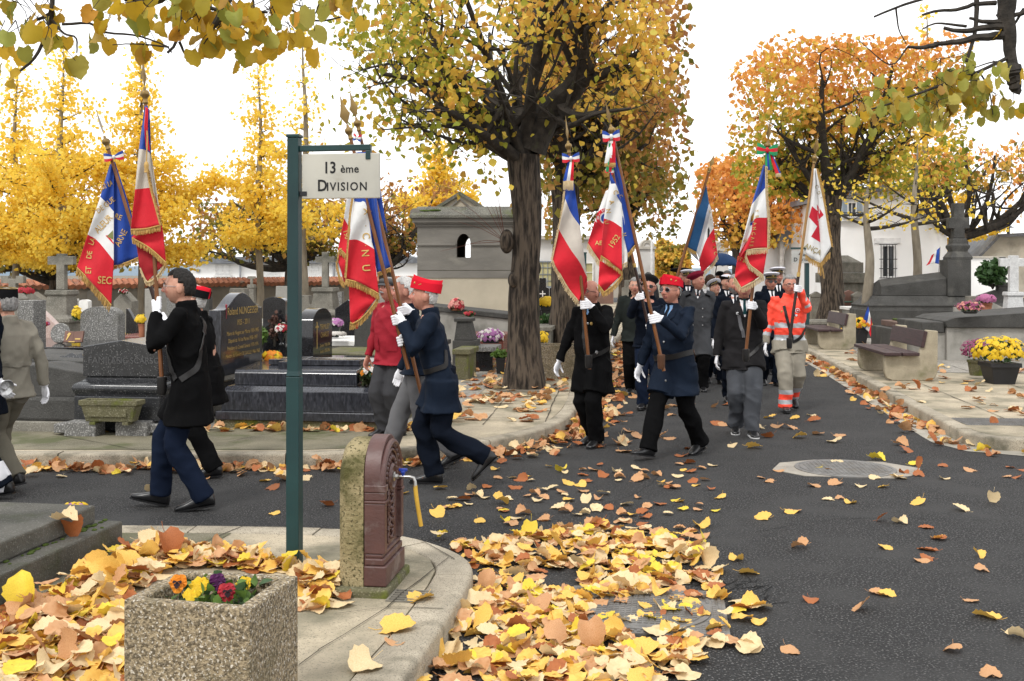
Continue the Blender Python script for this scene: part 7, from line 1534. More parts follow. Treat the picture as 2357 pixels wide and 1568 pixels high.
# --- 1952 flag
Y = 9.82; fG = Flag('tricolour flag embroidered 1952 carried by the bearer with red cap and sunglasses', P(1412, 318, Y), P(1528, 854, 9.80), .0165)
fG.sheet([[(1419, 352), (1443, 452), (1467, 558)], [(1410, 372), (1418, 420), (1432, 524), (1445, 584)]], 'b', 0, .018, 1.8, .2)
fG.sheet([[(1405, 388), (1404, 410), (1408, 430)], [(1404, 416), (1418, 426), (1431, 470)], [(1390, 503), (1410, 510), (1431, 524)], [(1383, 589), (1405, 604), (1432, 624)]], 'bwr', -.035, .020, 1.8, .05)
fG.sheet([[(1424, 440), (1436, 500)], [(1430, 524), (1445, 584)], [(1432, 624), (1443, 606)]], 'ww', -.012, .014, 1.5, .3, N=12)
fG.sheet([[(1380, 600), (1405, 612), (1433, 630)], [(1377, 655), (1384, 664), (1391, 671)]], 'r', .0, .016, 1.8, .5)
fG.finish(); fG.fringe([(1383, 589), (1405, 604), (1432, 624)], 11, (0, 1), dz=-.04, seed=15); fG.fringe([(1433, 632), (1414, 656), (1391, 673)], 11, (.05, 1), dz=-.01, seed=16); fG.fringe([(1377, 655), (1391, 674)], 11, (-.15, 1), dz=-.01, seed=17); fG.fringe([(1445, 585), (1467, 559)], 9, (.1, 1), dz=-.006, seed=18); fG.fringe([(1432, 610), (1444, 604)], 10, (.05, 1), dz=-.02, m=f_fp, seed=19)
fG.text([('1952', 1414, 556, 13, -55, .9), ('U', 1396, 512, 10, 80, .9), ('N', 1400, 486, 11, 82, .9), ('A', 1408, 466, 11, 78, .9), ('C', 1417, 443, 11, 74, .9)]); fG.text([('C', 1429, 452, 8, 60, .9), ('N', 1437, 540, 9, 80, .8)])
fG.bow(1407, 315, 40, 26, 'bwr', -5, streamers=((1400, 1416, 324, 1391, 1417, 376, 'wwr', 9), (1402, 1411, 330, 1394, 1408, 396, 'gr', 0)), gold=f_fr)
# --- LE SOUVENIR flag
Y = 13.4; fH = Flag('flag with round LE SOUVENIR emblem held behind the 1952 flag', P(1412, 400, Y), P(1502, 792, 13.38), .017, dark_from=.45, finial=False)
fH.sheet([[(1394, 440), (1402, 436), (1412, 432)], [(1369, 509), (1385, 520), (1402, 540)], [(1353, 560), (1368, 582), (1384, 606)]], 'wr', .02, .02, 1.8, .2); fH.sheet([[(1410, 432), (1420, 500)], [(1400, 520), (1412, 600)]], 'b', .05, .015, 1.4, .2, N=12)
fH.finish(); fH.fringe([(1353, 561), (1368, 584), (1384, 608)], 11, (-.3, 1), dz=.01, m=f_fp, seed=20); fH.text([('AE', 1378, 560, 10, 0, 1.0)])
cc = (1393, 502); disc = lambda r: [(cc[0] + r * .95 * math.cos(2 * math.pi * k / 24), cc[1] + r * math.sin(2 * math.pi * k / 24)) for k in range(24)]
fH.area(disc(22), f_r, 'emblem_ring', .005); fH.area(disc(13.5), f_w, 'emblem_field', .008); fH.area(disc(10), f_b, 'emblem_centre', .011)
cw = []
for i, ch in enumerate('LE SOUV'): a = R(196 + 17 * i); cw.append((ch, cc[0] + 17.6 * math.cos(a), cc[1] + 17.8 * math.sin(a), 5, math.degrees(a) + 90, .95))
b = MB()
for st, u, v, cap, ang, sx in cw:
    if st != ' ':
        vs, fs = text_geo(st, cap / .7, .02); ca, sa = math.cos(R(ang)), math.sin(R(ang)); b.add([fH.hit(u + p.x * sx * ca + p.y * sa, v + p.x * sx * sa - p.y * ca, .010) for p in vs], fs)
b.build('emblem_lettering', f_w, fH.cloth, world=True, smooth=0, fix=False); fH.bow(1403, 394, 20, 16, 'gwr', 20)
# --- slate blue U.N.R.A.C. flag
Y = 20.6; fI = Flag('slate blue white and red flag lettered U.N.R.A.C. carried at the back', P(1631, 398, Y), P(1535, 715, 20.6), .028, finial=75)
fI.sheet([[(1625, 420), (1602, 495), (1578, 568)], [(1632, 468), (1619, 520), (1603, 580)], [(1637, 480), (1625, 530), (1608, 592)], [(1643, 526), (1624, 556), (1609, 600)], [(1652, 587), (1636, 608), (1615, 630)]], 'sywr', 0, .05, 2.0, .2)  # the grey strip is shadowed white, painted as a colour
fI.sheet([[(1578, 560), (1590, 572), (1603, 582)], [(1584, 577), (1596, 590), (1609, 602)]], 'y', .03, .02, 1, .1, N=12)
fI.finish(); fI.fringe([(1578, 568), (1590, 574), (1603, 581)], 9, (.1, 1), m=f_fr, seed=21); fI.fringe([(1652, 588), (1637, 610), (1615, 631)], 8, (.25, 1), m=f_fp, seed=22)
fI.text([('U', 1636, 487, 8, 78, .9), ('N', 1638, 503, 8, 78, .9), ('R', 1643, 555, 8, 78, .9), ('A', 1645, 569, 8, 76, .9), ('C', 1647, 583, 8, 74, .9)]); fI.area([(1629, 528), (1632, 522), (1634, 532), (1632, 545), (1628, 548)], m_ink, 'emblem')
# --- flag with the green and red bow
Y = 11.15; fJ = Flag('tricolour flag with green and red bow covering the face of the bearer in grey jacket', P(1765, 352, Y), P(1715, 830, 11.14), .0165, finial=15)
fJ.sheet([[(1757, 380), (1759, 380), (1762, 381)], [(1730, 472), (1745, 452), (1761, 433)], [(1702, 582), (1728, 538), (1736, 505), (1766, 501)], [(1697, 604), (1717, 576), (1738, 572), (1767, 571)]], 'bwr', -.09, .022, 2.2, .1)
fJ.sheet([[(1698, 590), (1730, 575), (1766, 576)], [(1692, 628), (1728, 612), (1757, 632)], [(1691, 640), (1698, 652), (1706, 661)]], 'rr', -.06, .020, 2.2, .5)
fJ.finish(); fJ.fringe([(1717, 577), (1740, 573), (1768, 572)], 12, (0, 1), dz=-.10, m=f_fp, seed=23); fJ.fringe([(1716, 584), (1725, 608), (1742, 622), (1757, 634)], 9, (-.35, 1), dz=-.085, m=f_fp, seed=24); fJ.fringe([(1757, 634), (1732, 650), (1706, 663)], 12, (.1, 1), dz=-.075, m=f_fp, seed=25); fJ.fringe([(1690, 638), (1706, 663)], 12, (-.25, 1), dz=-.075, m=f_fp, seed=26); fJ.fringe([(1762, 383), (1763, 440), (1768, 505), (1767, 570)], 5, (1, .3), dz=-.09, m=f_fp, seed=27)
fJ.text([('F', 1741, 486, 8, 78, .9), ('R', 1742, 499, 8, 78, .9), ('A', 1737, 515, 8, 80, .9), ('N', 1736, 526, 8, 82, .9), ('Ç', 1734, 538, 8, 84, .9), ('A', 1732, 549, 8, 86, .9), ('I', 1731, 557, 8, 88, .9), ('S', 1729, 565, 8, 90, .9), ('ET SU', 1709, 599, 8, 24, .9), ('TE', 1716, 555, 8, -62, .9)])
fJ.area([(1729, 498), (1735, 488), (1736, 508), (1727, 512)], m_brass, 'emblem'); fJ.area([(1727, 513), (1735, 509), (1733, 517), (1726, 520)], f_b, 'emblem_band')
fJ.bow(1766, 346, 48, 26, 'grg', 4, streamers=((1762, 1772, 352, 1761, 1778, 392, 'gbg', 0), (1770, 1777, 352, 1785, 1798, 400, 'rrb', 8)), gold=f_fp)
# --- red cross flag
Y = 13.15; fK = Flag('white flag with red cross and gold fringe carried by the man in orange red jacket', P(1873, 378, Y), P(1815, 800, 13.1), .017, dark_from=.385, wood=mat('pale_pole', (.34, .19, .06), (.26, .14, .045), rough=.35))
fK.sheet([[(1872, 388), (1862, 500), (1854, 586)], [(1876, 388), (1884, 470), (1889, 606)]], 'w', 0, .014, 1.5, .1, bow=-.03); fK.sheet([[(1876, 388), (1884, 470), (1889, 606)], [(1879, 388), (1898, 480), (1913, 568)]], 'w', 0, .012, 1.3, .5, bow=-.04)
fK.finish(); fK.fringe([(1854, 587), (1870, 598), (1889, 607)], 12, (0, 1), seed=28); fK.fringe([(1889, 606), (1900, 592), (1911, 582)], 13, (-.05, 1), seed=29); fK.fringe([(1879, 388), (1892, 440), (1898, 480), (1913, 568)], 5, (1, .2), seed=30); fK.fringe([(1883, 606), (1893, 612)], 28, (.05, 1), dz=.01, seed=31)
red_x = mat('red_cross_cloth', (.50, .010, .030), (.42, .008, .022), rough=.7)
fK.area([(1869, 475), (1882, 486), (1883, 510), (1881, 521), (1862, 500)], red_x, 'cross'); fK.area([(1882, 486), (1880, 470), (1896, 495), (1884, 506)], red_x, 'cross_arm'); fK.area([(1881, 521), (1884, 506), (1888, 558), (1867, 545)], red_x, 'cross_foot')
fK.text([('C', 1880, 430, 9, 70, .9), ('O', 1884, 444, 8, 74, .9), ('I', 1888, 456, 8, 76, .9), ('ANÇA', 1871, 574, 12, 26, .85)], mat('dull_gold_thread', (.36, .30, .14), (.28, .22, .10)))
# small grave flags
def small_flag(label, u0, v0, u1, v1, Y, poly, z0=None):
    f = Flag(label, P(u1, v1, Y), P(u0, v0, Y), .008, m_wdark, False); f.sheet(poly, 'bwr', -.01, .02, 1.5, .2, N=16, M=8); f.finish()
small_flag('small tricolour flag stuck beside the golden chrysanthemums', 1976, 770, 1999, 700, 24.4, [[(1998, 704), (1990, 728), (1984, 752)], [(2001, 716), (1997, 738), (1992, 758)], [(2004, 730), (2003, 750), (2000, 764)], [(2007, 742), (2007, 760), (2004, 776)]])
small_flag('small tricolour flag waving left of the monument pedestal', 2161, 628, 2164, 568, 30, [[(2163, 570), (2162, 590), (2161, 608)], [(2156, 576), (2154, 592), (2152, 606)], [(2150, 584), (2146, 596), (2140, 608)], [(2144, 588), (2138, 602), (2131, 612)]])
small_flag('tiny tricolour flag on the far capstone', 2120, 640, 2120, 592, 36, [[(2120, 596), (2119, 606), (2118, 614)], [(2121, 600), (2120, 611), (2119, 618)], [(2122, 603), (2121, 614), (2121, 620)], [(2122, 606), (2122, 616), (2122, 624)]])
# ------------------------------------------------------------------ the procession
def vec(f): return tuple(f.d)
# bearer in black coat and glasses
o = person('bearer in long black coat and glasses walking left with the nearest flag', 440, 7.93, -86, H=1.755, feet=((-.10, 0, 8), (.24, .01, -12)), handL=('grip', fA.at(702), vec(fA)), handR=('hang', .05, .3), coat=c_black, hem=.62, trousers=c_blueT, hair=('short', 'black'), gloves=c_glove, skin_k='fair', lean=.045, tw=.9)
glasses(o, thin=True); strap(o, 'strap', [(-.10, -.05, 1.42), (.02, -.15, 1.25), (.14, -.14, 1.08), (.19, -.06, .95)], .042, m_strap); strap(o, 'strap', [(-.10, .08, 1.42), (.05, .14, 1.25), (.15, .12, 1.08), (.19, -.04, .95)], .042, m_strap); socket(o, fA.at(878))
# his neighbour in the red piped beret
o = person('bearer in black coat and red topped cap walking left behind the man in glasses', 480, 9.17, -90, H=1.62, feet=((-.06, 0, 4), (.36, .06, 22)), handL=('grip', fB.at(738), vec(fB)), handR=('hang', .05, .3), coat=c_black, hem=.62, trousers=c_black, hair=('short', 'white'), gloves=c_glove, lean=.09, head=(0, 8))
hat_calot(o, m_redfelt, m_blackfelt, z=.05, pk=.2); socket(o, fB.at(865))
# beige uniform seen from behind
o = person('man in beige dress uniform and black kepi seen from behind at the left edge', 22, 8.7, -118, H=1.60, feet=((-.16, 0, 14), (.22, 0, -8)), handL=('hang', .02, .3), handR=('hang', -.10, .3), coat=c_beige, hem=.72, trousers=c_beigeT, hair=('short', 'grey'), gloves=c_glove, lean=.01, sh=.96)
hat_kepi(o); strap(o, 'half_belt', [(-.15, .10, .99), (0, .16, .985), (.15, .10, .99)], .03, c_beige)
# edge figure with trumpet and white gaiters
o = person('musician in navy coat with white gaiters cut by the left edge', -44, 8.35, -95, H=1.72, feet=((-.22, .0, 10), (.34, .02, -14)), handL=('at', P(4, 892, 8.1)), coat=c_navy2, hem=.62, trousers=c_navy2, hair=('short', 'black'), gloves=c_glove)
b = MB()
for sg in (1, -1): g = MB(); a_, d_ = o.ank[sg], (o.kne[sg] - o.ank[sg]).normalized(); g.tube([a_ + Vector((0, -.09, -.055)), a_ + Vector((0, -.03, -.02)), a_ + d_ * .05, a_ + d_ * .15, a_ + d_ * .16], [.045, .075, .092, .094, .06], 16); g.build('gaiter', c_glove, o.root)
t = thing('trumpet', 'silver trumpet bell held low at the left edge', 'trumpet', tuple(P(12, 893, 8.05))); d_ = Vector((.75, -.55, -.25)).normalized(); Mq = d_.to_track_quat('Z', 'Y').to_matrix(); c_ = P(14, 893, 8.05)
b = MB(); b.lathe([(.008, -.30), (.010, -.18), (.016, -.09), (.028, -.035), (.05, -.006), (.062, 0), (.060, .002), (.046, -.006), (.024, -.04), (.012, -.1)], c_, 28, M=Mq); b.build('bell', m_silver, t, world=True); b = MB(); bk = c_ - d_ * .3; b.tube([bk, bk - d_ * .10, bk - d_ * .13 + Vector((0, 0, .05)), bk - d_ * .05 + Vector((0, 0, .09)), c_ - d_ * .12 + Vector((0, 0, .08))], .0075, 8); b.build('tubing', m_silver, t, world=True)
# flat cap and red parka
o = person('bystander in flat grey cap and red parka standing beside the stepped tomb', 905, 10.67, -38, KZ, H=1.56, feet=((-.03, 0, 0), (.06, 0, 0)), coat=c_redj, hem=.70, trousers=c_dgrey, hair=('short', 'grey'), skin_k='ruddy', head=(0, 14), belly=.02, sh=1.02, handL=('hang', .06, .3), handR=('hang', .06, .3))
hat_flat(o, m_greyfelt); moustache(o, 'grey')
for s in (1, -1): patch(o, 'pocket', [((s * .05, .97), (s * .15, .97), (s * .15, .84), (s * .05, .84))], c_redj, .008)
# white haired man
o = person('bareheaded white haired man in dark jacket and grey trousers beside the striding bearer', 966, 9.6, -88, H=1.69, feet=((-.30, 0, 24), (.28, 0, -8)), handL=('grip', fD.at(716), vec(fD)), handR=('hang', .1, .3), coat=c_navy, hem=.83, trousers=c_grey, hair=('short', 'white'), gloves=c_glove, lean=.10, skin_k='ruddy', tw=1.05)
# red cap, navy coat
o = person('bearer in red forage cap and long navy coat striding left past the fountain', 1018, 8.8, -88, H=1.665, feet=((-.34, .05, 42), (.07, 0, -2)), handL=('grip', fC.at(736), vec(fC)), handR=('grip', fC.at(785), vec(fC)), coat=c_navy, hem=.60, trousers=c_navy2, hair=('short', 'white'), gloves=c_glove, lean=.11, skin_k='ruddy', tw=1.08, head=(0, 6), belly=.01)
hat_calot(o, m_redfelt, m_redfelt, z=.056, pk=.7); strap(o, 'strap', [(.16, .10, 1.12), (.20, .06, 1.0), (.20, -.06, .95), (.10, -.16, .92)], .04, m_strap); dot(o, 'medal', .07, 1.17, .016, m_brass); dot(o, 'medal', .05, 1.21, .013, m_silver)
# bald bearer
o = person('bald moustached bearer in long black overcoat and glasses with the plain flag', 1366, 10.83, -34, H=1.655, feet=((.06, 0, 0), (-.10, 0, 6)), handL=('grip', fE.at(702), vec(fE)), handR=('hang', .14, .3, .14), coat=c_black, hem=.53, trousers=c_black, hair=('bald', 'white'), gloves=c_glove, skin_k='ruddy', head=(-14, 6), belly=.03, lean=.02)
glasses(o); moustache(o, 'white'); shirt_tie(o, c_bshirt, None, .86, .79, .035); strap(o, 'strap', [(-.05, -.16, 1.38), (-.03, -.18, 1.2), (0, -.19, 1.02), (.02, -.18, .87)], .035, m_strap); strap(o, 'strap', [(.19, -.02, .98), (.12, -.14, .92), (.02, -.18, .87)], .04, m_strap); socket(o, fE.at(826)); dot(o, 'medal', .06, 1.22, .016, m_brass); dot(o, 'medal', .02, 1.22, .013, m_silver); dot(o, 'badge', .12, .94, .018, m_silver)
# black and white beret, sunglasses
o = person('man in black beret with sunglasses and navy parka holding a pole with both gloves', 1496, 13.8, -14, H=1.675, feet=((-.12, 0, 8), (.14, 0, -4)), handR=('grip', fH.at(682), vec(fH)), handL=('grip', fH.at(756), vec(fH)), coat=c_navy2, hem=.78, trousers=c_blueT, hair=('short', 'white'), gloves=c_glove, skin_k='ruddy', belly=.02)
hat_beret(o, m_blackfelt, (4, -22), .112, .085, z=.05); glasses(o, True); moustache(o, 'grey')
for s in (1, -1): patch(o, 'pocket', [((s * .05, .95), (s * .15, .95), (s * .15, .82), (s * .05, .82))], c_navy2, .008)
# red cap, sunglasses, stride
o = person('bearer in red forage cap and sunglasses striding forward with the 1952 flag', 1556, 10.2, -44, H=1.685, feet=((-.28, 0, 10), (.34, 0, -10)), handL=('grip', fG.at(734), vec(fG)), handR=('hang', .12, .3, .12), coat=c_navy, hem=.58, trousers=c_black, hair=('short', 'white'), gloves=c_glove, skin_k='ruddy', head=(0, 3), belly=.04, tw=1.06, sh=1.05, lean=.05)
hat_calot(o, m_redfelt, m_redfelt, z=.056); glasses(o, True, True); shirt_tie(o, c_bshirt, c_tie, .86, .75, .05, c_navy); strap(o, 'belt', [(-.18, -.02, .93), (-.08, -.15, .93), (.03, -.18, .94), (.14, -.12, .97), (.20, .02, .99)], .05, m_strap); socket(o, fG.at(826), m_brown); dot(o, 'medal', .075, 1.25, .017, m_brass); dot(o, 'medal', .095, 1.225, .013, m_silver); buttons(o, (1.08, .72), .01)
strap(o, 'brown_strap', [(.20, .04, 1.0), (.20, .10, .97), (.16, .16, .93)], .035, m_brown)
for s in (1, -1): patch(o, 'shoulder_tab', [((s * .12, 1.385), (s * .19, 1.355), (s * .18, 1.33), (s * .11, 1.36))], c_navy, .012)
# grey greatcoat
o = person('officer in grey double breasted greatcoat and maroon beret looking down to the side', 1607, 15.9, -12, H=1.73, feet=((.1, 0, 0), (-.1, 0, 4)), coat=c_coat, hem=.50, trousers=c_black, hair=('short', 'grey'), gloves=c_gglove, skin_k='ruddy', head=(48, 12), belly=.02)
hat_beret(o, m_maroon, (-10, -4), .118, .085, z=.052); shirt_tie(o, c_shirt, c_tie, .855, .78, .045, c_coat); buttons(o, (1.20, 1.08, .96), .07); buttons(o, (1.20, 1.08, .96), -.07)
for s in (1, -1): patch(o, 'shoulder_tab', [((s * .11, 1.415), (s * .18, 1.385), (s * .17, 1.36), (s * .10, 1.39))], c_black, .012)
# charcoal jacket
o = person('bearer in charcoal fleece jacket and slate trousers whose face is hidden by the flag', 1711, 11.6, -6, H=1.695, feet=((.16, 0, 0), (-.08, .0, 6)), handL=('grip', fJ.at(703), vec(fJ)), handR=('hang', -.02, .3, .10), coat=c_char, hem=.69, trousers=c_slate, hair=('short', 'dgrey'), gloves=c_glove, skin_k='ruddy', tw=1.12, sh=1.03, shoes=(m_shoe, m_sole), belly=.01, head=(0, 2))
shirt_tie(o, c_shirt, c_gtie, .86, .74, .055, c_char); strap(o, 'strap', [(-.07, -.16, 1.27), (-.045, -.17, 1.17), (-.01, -.18, 1.03)], .034, mat('grey_strap', (.13, .13, .14), rough=.5)); strap(o, 'strap', [(.20, -.02, 1.0), (.14, -.14, .93), (.03, -.18, .84)], .034, m_strap); socket(o, fJ.at(812)); dot(o, 'medal', -.075, 1.29, .017, m_silver)
patch(o, 'zip', [((-.003, 1.25), (.003, 1.25), (.003, .70), (-.003, .70))], m_strap, .006)
# orange red jacket
def hiv(c, arms):
    for s in (1, -1):
        el, w, hd = arms[s]; d = w - el; t = (c - el).dot(d) / d.length_squared; r = (c - (el + d * t)).length
        if r < .085 and t > -.35 and abs(c.x) > .12: return 1 if t > .62 else (2 if .46 < t <= .62 else (0 if .28 < t <= .46 else (2 if .14 < t <= .28 else (0 if t < .14 else 1))))
    z = c.z; return 2 if (1.035 < z < 1.10 or .885 < z < .95) else (1 if z <= .885 else 0)
o = person('volunteer in orange red reflective jacket and sand trousers carrying the white flag', 1816, 13.56, -3, H=1.70, feet=((-.16, .03, 24), (.16, 0, -4)), handL=('grip', fK.at(664), vec(fK)), handR=('hang', .04, .3, .12), coat=c_hiv, hem=.72, trousers=c_sand, hair=('short', 'grey'), gloves=c_glove, skin_k='ruddy', mats=[c_hiv, c_sand, c_refl], matfn=hiv, tmats=[c_sand, c_hiv, c_refl], tmatfn=lambda c: 2 if (.225 < c.z < .285 or .105 < c.z < .16) else (1 if (.16 <= c.z <= .225 or c.z <= .105) else 0), tw=1.1, sh=1.04, belly=.02)
glasses(o); strap(o, 'strap', [(-.09, -.14, 1.32), (-.055, -.16, 1.15), (-.01, -.17, .98), (.02, -.17, .86)], .036, m_strap); strap(o, 'strap', [(.17, -.08, 1.05), (.14, -.13, .96), (.08, -.16, .89), (.02, -.17, .86)], .036, m_strap); socket(o, fK.at(785))
for sg in (-1,): patch(o, 'pocket', [((-.16, 1.25), (-.07, 1.25), (-.07, 1.13), (-.16, 1.13))], c_hiv, .008)
dot(o, 'emblem_disc', .075, 1.255, .030, c_glove, .003, .004); dot(o, 'emblem_ring', .075, 1.255, .022, f_r, .003, .008); dot(o, 'medal', .03, 1.20, .014, f_b); dot(o, 'medal', .058, 1.195, .014, c_glove); dot(o, 'medal', .03, 1.165, .010, m_brass); dot(o, 'badge', -.115, 1.24, .016, m_brass)
b = MB(); p0 = on_front(o, [(.075, 1.255)], .013)[0]
if p0 is not None: b.box(p0, (.024, .002, .007)); b.box(p0 - Vector((0, .0005, 0)), (.007, .003, .024)); b.build('emblem_cross', c_glove, o.root, smooth=0)
# navy men behind
def navyman(label, u, Y, H, yaw=0, head=(0, 0), hat='cap', skin_k='ruddy', hair=('short', 'grey'), sg=False, hem=.74, female=False, vox=.014, **kw):
    o = person(label, u, Y, yaw, H=H, coat=c_navy2, hem=hem, trousers=c_navy2, hair=hair, gloves=c_glove, skin_k=skin_k, head=head, vox=vox, female=female, feet=((.12, 0, 0), (-.12, .0, 10)), **kw); shirt_tie(o, c_shirt, c_tie, .86, .73, .055, c_navy2)
    if hat == 'cap': hat_cap(o)
    elif hat == 'tri': hat_tricorne(o)
    if sg: glasses(o, True)
    return o
o = navyman('captain in dark suit white peaked cap and sunglasses left of the red cross volunteer', 1772, 16.6, 1.715, 4, sg=True)
navyman('taller officer in white peaked cap standing behind the captain in sunglasses', 1787, 18.4, 1.80, 4)
o = navyman('young woman in navy uniform with upturned black brimmed white hat', 1668, 17.6, 1.70, 12, hat='tri', skin_k='fair', hair=('fringe', 'brown'), female=True); dot(o, 'button', .06, 1.1, .012, m_brass)
navyman('sailor in white peaked cap looking down left of the woman in uniform', 1643, 16.9, 1.60, 8, head=(10, 26), hair=('fringe', 'brown'), female=True, skin_k='fair')
o = navyman('bearded grey man in navy blazer half hidden behind the charcoal jacket', 1690, 14.4, 1.70, -6, hat=None, hair=('short', 'grey')); beard(o, 'grey')
strap(o, 'cuff_braid', [(-.26, -.06, .93), (-.24, -.10, .93), (-.20, -.07, .93)], .02, m_brass)
navyman('sailor in black cap with white front behind the maroon beret', 1583, 19.2, 1.76, -6)
o = person('man in very broad black beret carrying the slate blue flag at the back', 1568, 21.3, -12, H=1.80, coat=c_navy2, hem=.7, trousers=c_navy2, hair=('short', 'dgrey'), gloves=c_glove, vox=.016, handR=('grip', fI.at(668), vec(fI), .028), feet=((.1, 0, 0), (-.1, 0, 5))); hat_beret(o, m_blackfelt, (0, -6), .20, .075, z=.06)
o = person('woman with brown bun and white collar seen from behind in the crowd', 1633, 21.5, 160, H=1.68, coat=c_shirt, hem=.8, trousers=c_black, hair=('long', 'brown'), vox=.016, female=True, feet=((.1, 0, 0), (-.1, 0, 5)))
o = person('tall man with thick grey hair under the navy umbrella', 1677, 24.5, -40, H=1.76, coat=c_dgrey, hem=.7, trousers=c_black, hair=('full', 'dgrey'), vox=.016, feet=((.1, 0, 0), (-.1, 0, 5)))
um = P(1657, 607, 24.2)
o = person('man in black knit hat holding the navy umbrella', 1655, 25.4, 8, H=1.76, coat=c_black, hem=.7, trousers=c_black, hair=('short', 'black'), vox=.016, handR=('grip', P(1640, 668, 25.05), (0, 0, 1), .012), feet=((.1, 0, 0), (-.1, 0, 5))); hat_knit(o, m_blackfelt)
t = thing('umbrella', 'open navy blue umbrella above the crowd', 'umbrella', tuple(P(1640, 668, 25.05))); c_ = P(1655, 583, 24.9); rr_ = 45 / F * 24.9; b = MB(); n = 8; rows = []
for i in range(9):
    th = i / 8; ring_ = []
    for k in range(64): a = 2 * math.pi * k / 64; sc = 1 - .07 * (math.cos(a * n) * .5 + .5) * th; ring_.append(c_ + Vector((rr_ * math.sin(th * 1.35) / math.sin(1.35) * math.cos(a) * (1 - .02 * abs(math.sin(a * n / 2))), rr_ * math.sin(th * 1.35) / math.sin(1.35) * math.sin(a), -.30 * (th ** 2.0) + .025 * th * abs(math.sin(a * n / 2)))))
    rows.append(ring_)
b.rings(rows, cap=False); u_ = b.build('canopy', cloth('umbrella_cloth', (.020, .045, .11), (.014, .034, .085), rough=.6), t, world=True, smooth=60, fix=False); md = u_.modifiers.new('thick', 'SOLIDIFY'); md.thickness = .004
b = MB(); b.tube([P(1640, 674, 25.05), c_ + Vector((0, 0, .07))], .011, 8); b.build('shaft', m_wdark, t, world=True)
for k in range(8): b = MB(); a = 2 * math.pi * (k + .5) / 8; b.tube([c_ - Vector((0, 0, .03)), c_ + Vector((rr_ * .6 * math.cos(a), rr_ * .6 * math.sin(a), -.14)), c_ + Vector((rr_ * .97 * math.cos(a), rr_ * .97 * math.sin(a), -.31))], .004, 5); b.build('rib', m_ironwork, t, world=True)
o = person('grey haired man in dark coat left of the black beret in the crowd', 1490, 25.5, 10, H=1.72, coat=c_dgrey, hem=.7, trousers=c_black, hair=('full', 'dgrey'), vox=.016, feet=((.1, 0, 0), (-.1, 0, 5)))
o = person('man in grey flat cap with tricolour sash far behind the black beret', 1472, 27.5, 6, H=1.70, coat=c_black, hem=.7, trousers=c_black, hair=('short', 'grey'), vox=.016, feet=((.1, 0, 0), (-.1, 0, 5))); hat_flat(o, m_greyfelt)
for dx_, mm in ((0, f_b), (.03, f_w), (.06, f_r)): strap(o, 'sash', [(.12 - dx_, -.14, 1.40), (.02 - dx_, -.18, 1.22), (-.10 - dx_, -.16, 1.02)], .03, mm)
o = person('man in dark green jacket mostly hidden behind the black beret bearer', 1462, 15.4, -8, H=1.66, coat=cloth('green_black_parka', (.020, .024, .022), (.014, .017, .016)), hem=.75, trousers=c_black, hair=('short', 'grey'), vox=.014, gloves=c_glove, handR=('hang', .02, .3, .14), feet=((.1, 0, 0), (-.1, 0, 5)))
# ------------------------------------------------------------------ near trees whose trunks stand outside the picture
def linden_leaf(seed, curl, fold):
    """round heart with toothed edge, veins pressed in, edges curled"""
    q = random.Random(seed); V = []; n = 9; tw = q.uniform(-.5, .5); cu = q.uniform(.5, 1.3) * curl; sk = q.uniform(-.12, .12)
    for i in range(n + 1):
        t = i / n; wd = .50 * max(.0, math.sin(math.pi * (t * .90 + .10) ** .80)) ** .62 if i < n else .0; wd *= 1 + (.045 if i % 2 else -.03)
        for sx in (-1, -.5, 0, .5, 1):
            x = sx * wd + sk * t * t; y = t - (.13 * abs(sx) if t < .35 else 0) * (1 - t / .35 if t < .35 else 0) + (.016 * (1 if i % 2 else -1) * (abs(sx) == 1))
            z = fold * abs(x) + cu * (x * x * 1.3 - .5 * (t - .45) ** 2) + tw * x * (t - .4) + (.022 if i % 2 else -.018) * abs(sx) + q.uniform(-.025, .025); V.append((x, y - .1, z))
    Fc = [(i * 5 + k, i * 5 + k + 1, i * 5 + k + 6, i * 5 + k + 5) for i in range(n) for k in range(4)]; return np.array(V), np.array(Fc)
T_fall = [linden_leaf(200 + i, (.15, .5, -.4, .8, .3, -.2, .6, .1)[i], (.05, .16, .0, .2, .12, .1, -.08, .22)[i]) for i in range(8)]
def near_tree(label, trunk, base_r, Y, px, limbs, singles, size, mats, seed, spread):
    """limbs: (radius, picture polyline, depth change); px: (u, v, count, spread) leaf groups"""
    rs = np.random.default_rng(seed); t = thing('linden_tree', label, 'tree', trunk[0]); px = [(u, v - (12 if seed == 71 else 0), max(2, int(n * (.62 if seed == 71 else .9))), sp) for u, v, n, sp in px]; b = MB(); trunk_mesh(b, trunk, [base_r * 1.25, base_r, base_r * .85, base_r * .6], 24, seed=seed); b.build('trunk', m_bark, t, world=True, smooth=70); b = MB()
    for r, pl, dy in limbs: pts = resample([P(u, v, Y + dy) for u, v in pl], 14); b.tube([p + Vector(rs.normal(size=3)) * r * .07 for p in pts], [max(.0022, r * (1 - .55 * i / 13)) for i in range(14)], 7)
    pos = []
    for u, v, n, sp in px:
        c = P(u, v, Y + rs.normal() * .12)
        q = np.array(c) + rs.normal(size=(n, 3)) * np.array([sp, spread, sp * .6]) / F * np.array([Y, F, Y]); pos.append(q)
        for p in q[::2]: p = Vector(p); b.tube([p, p.lerp(Vector(c), .5) + Vector((0, 0, .05)), Vector(c) + Vector((rs.normal() * .04, 0, .10))], [.0016, .002, .003], 4, cap=False)
    for u, v in singles: pos.append(np.array([P(u, v - 20, Y)]))
    b.build('branches', m_bark_dk, t, world=True); pos = np.concatenate(pos); V, Fc, own = scatter(T_fall, pos, size * rs.uniform(.75, 1.2, len(pos)), rs, 1.5); big_mesh('crown', V, Fc, mats, t, True, rs.integers(0, len(mats), len(pos))[own], smooth=True)
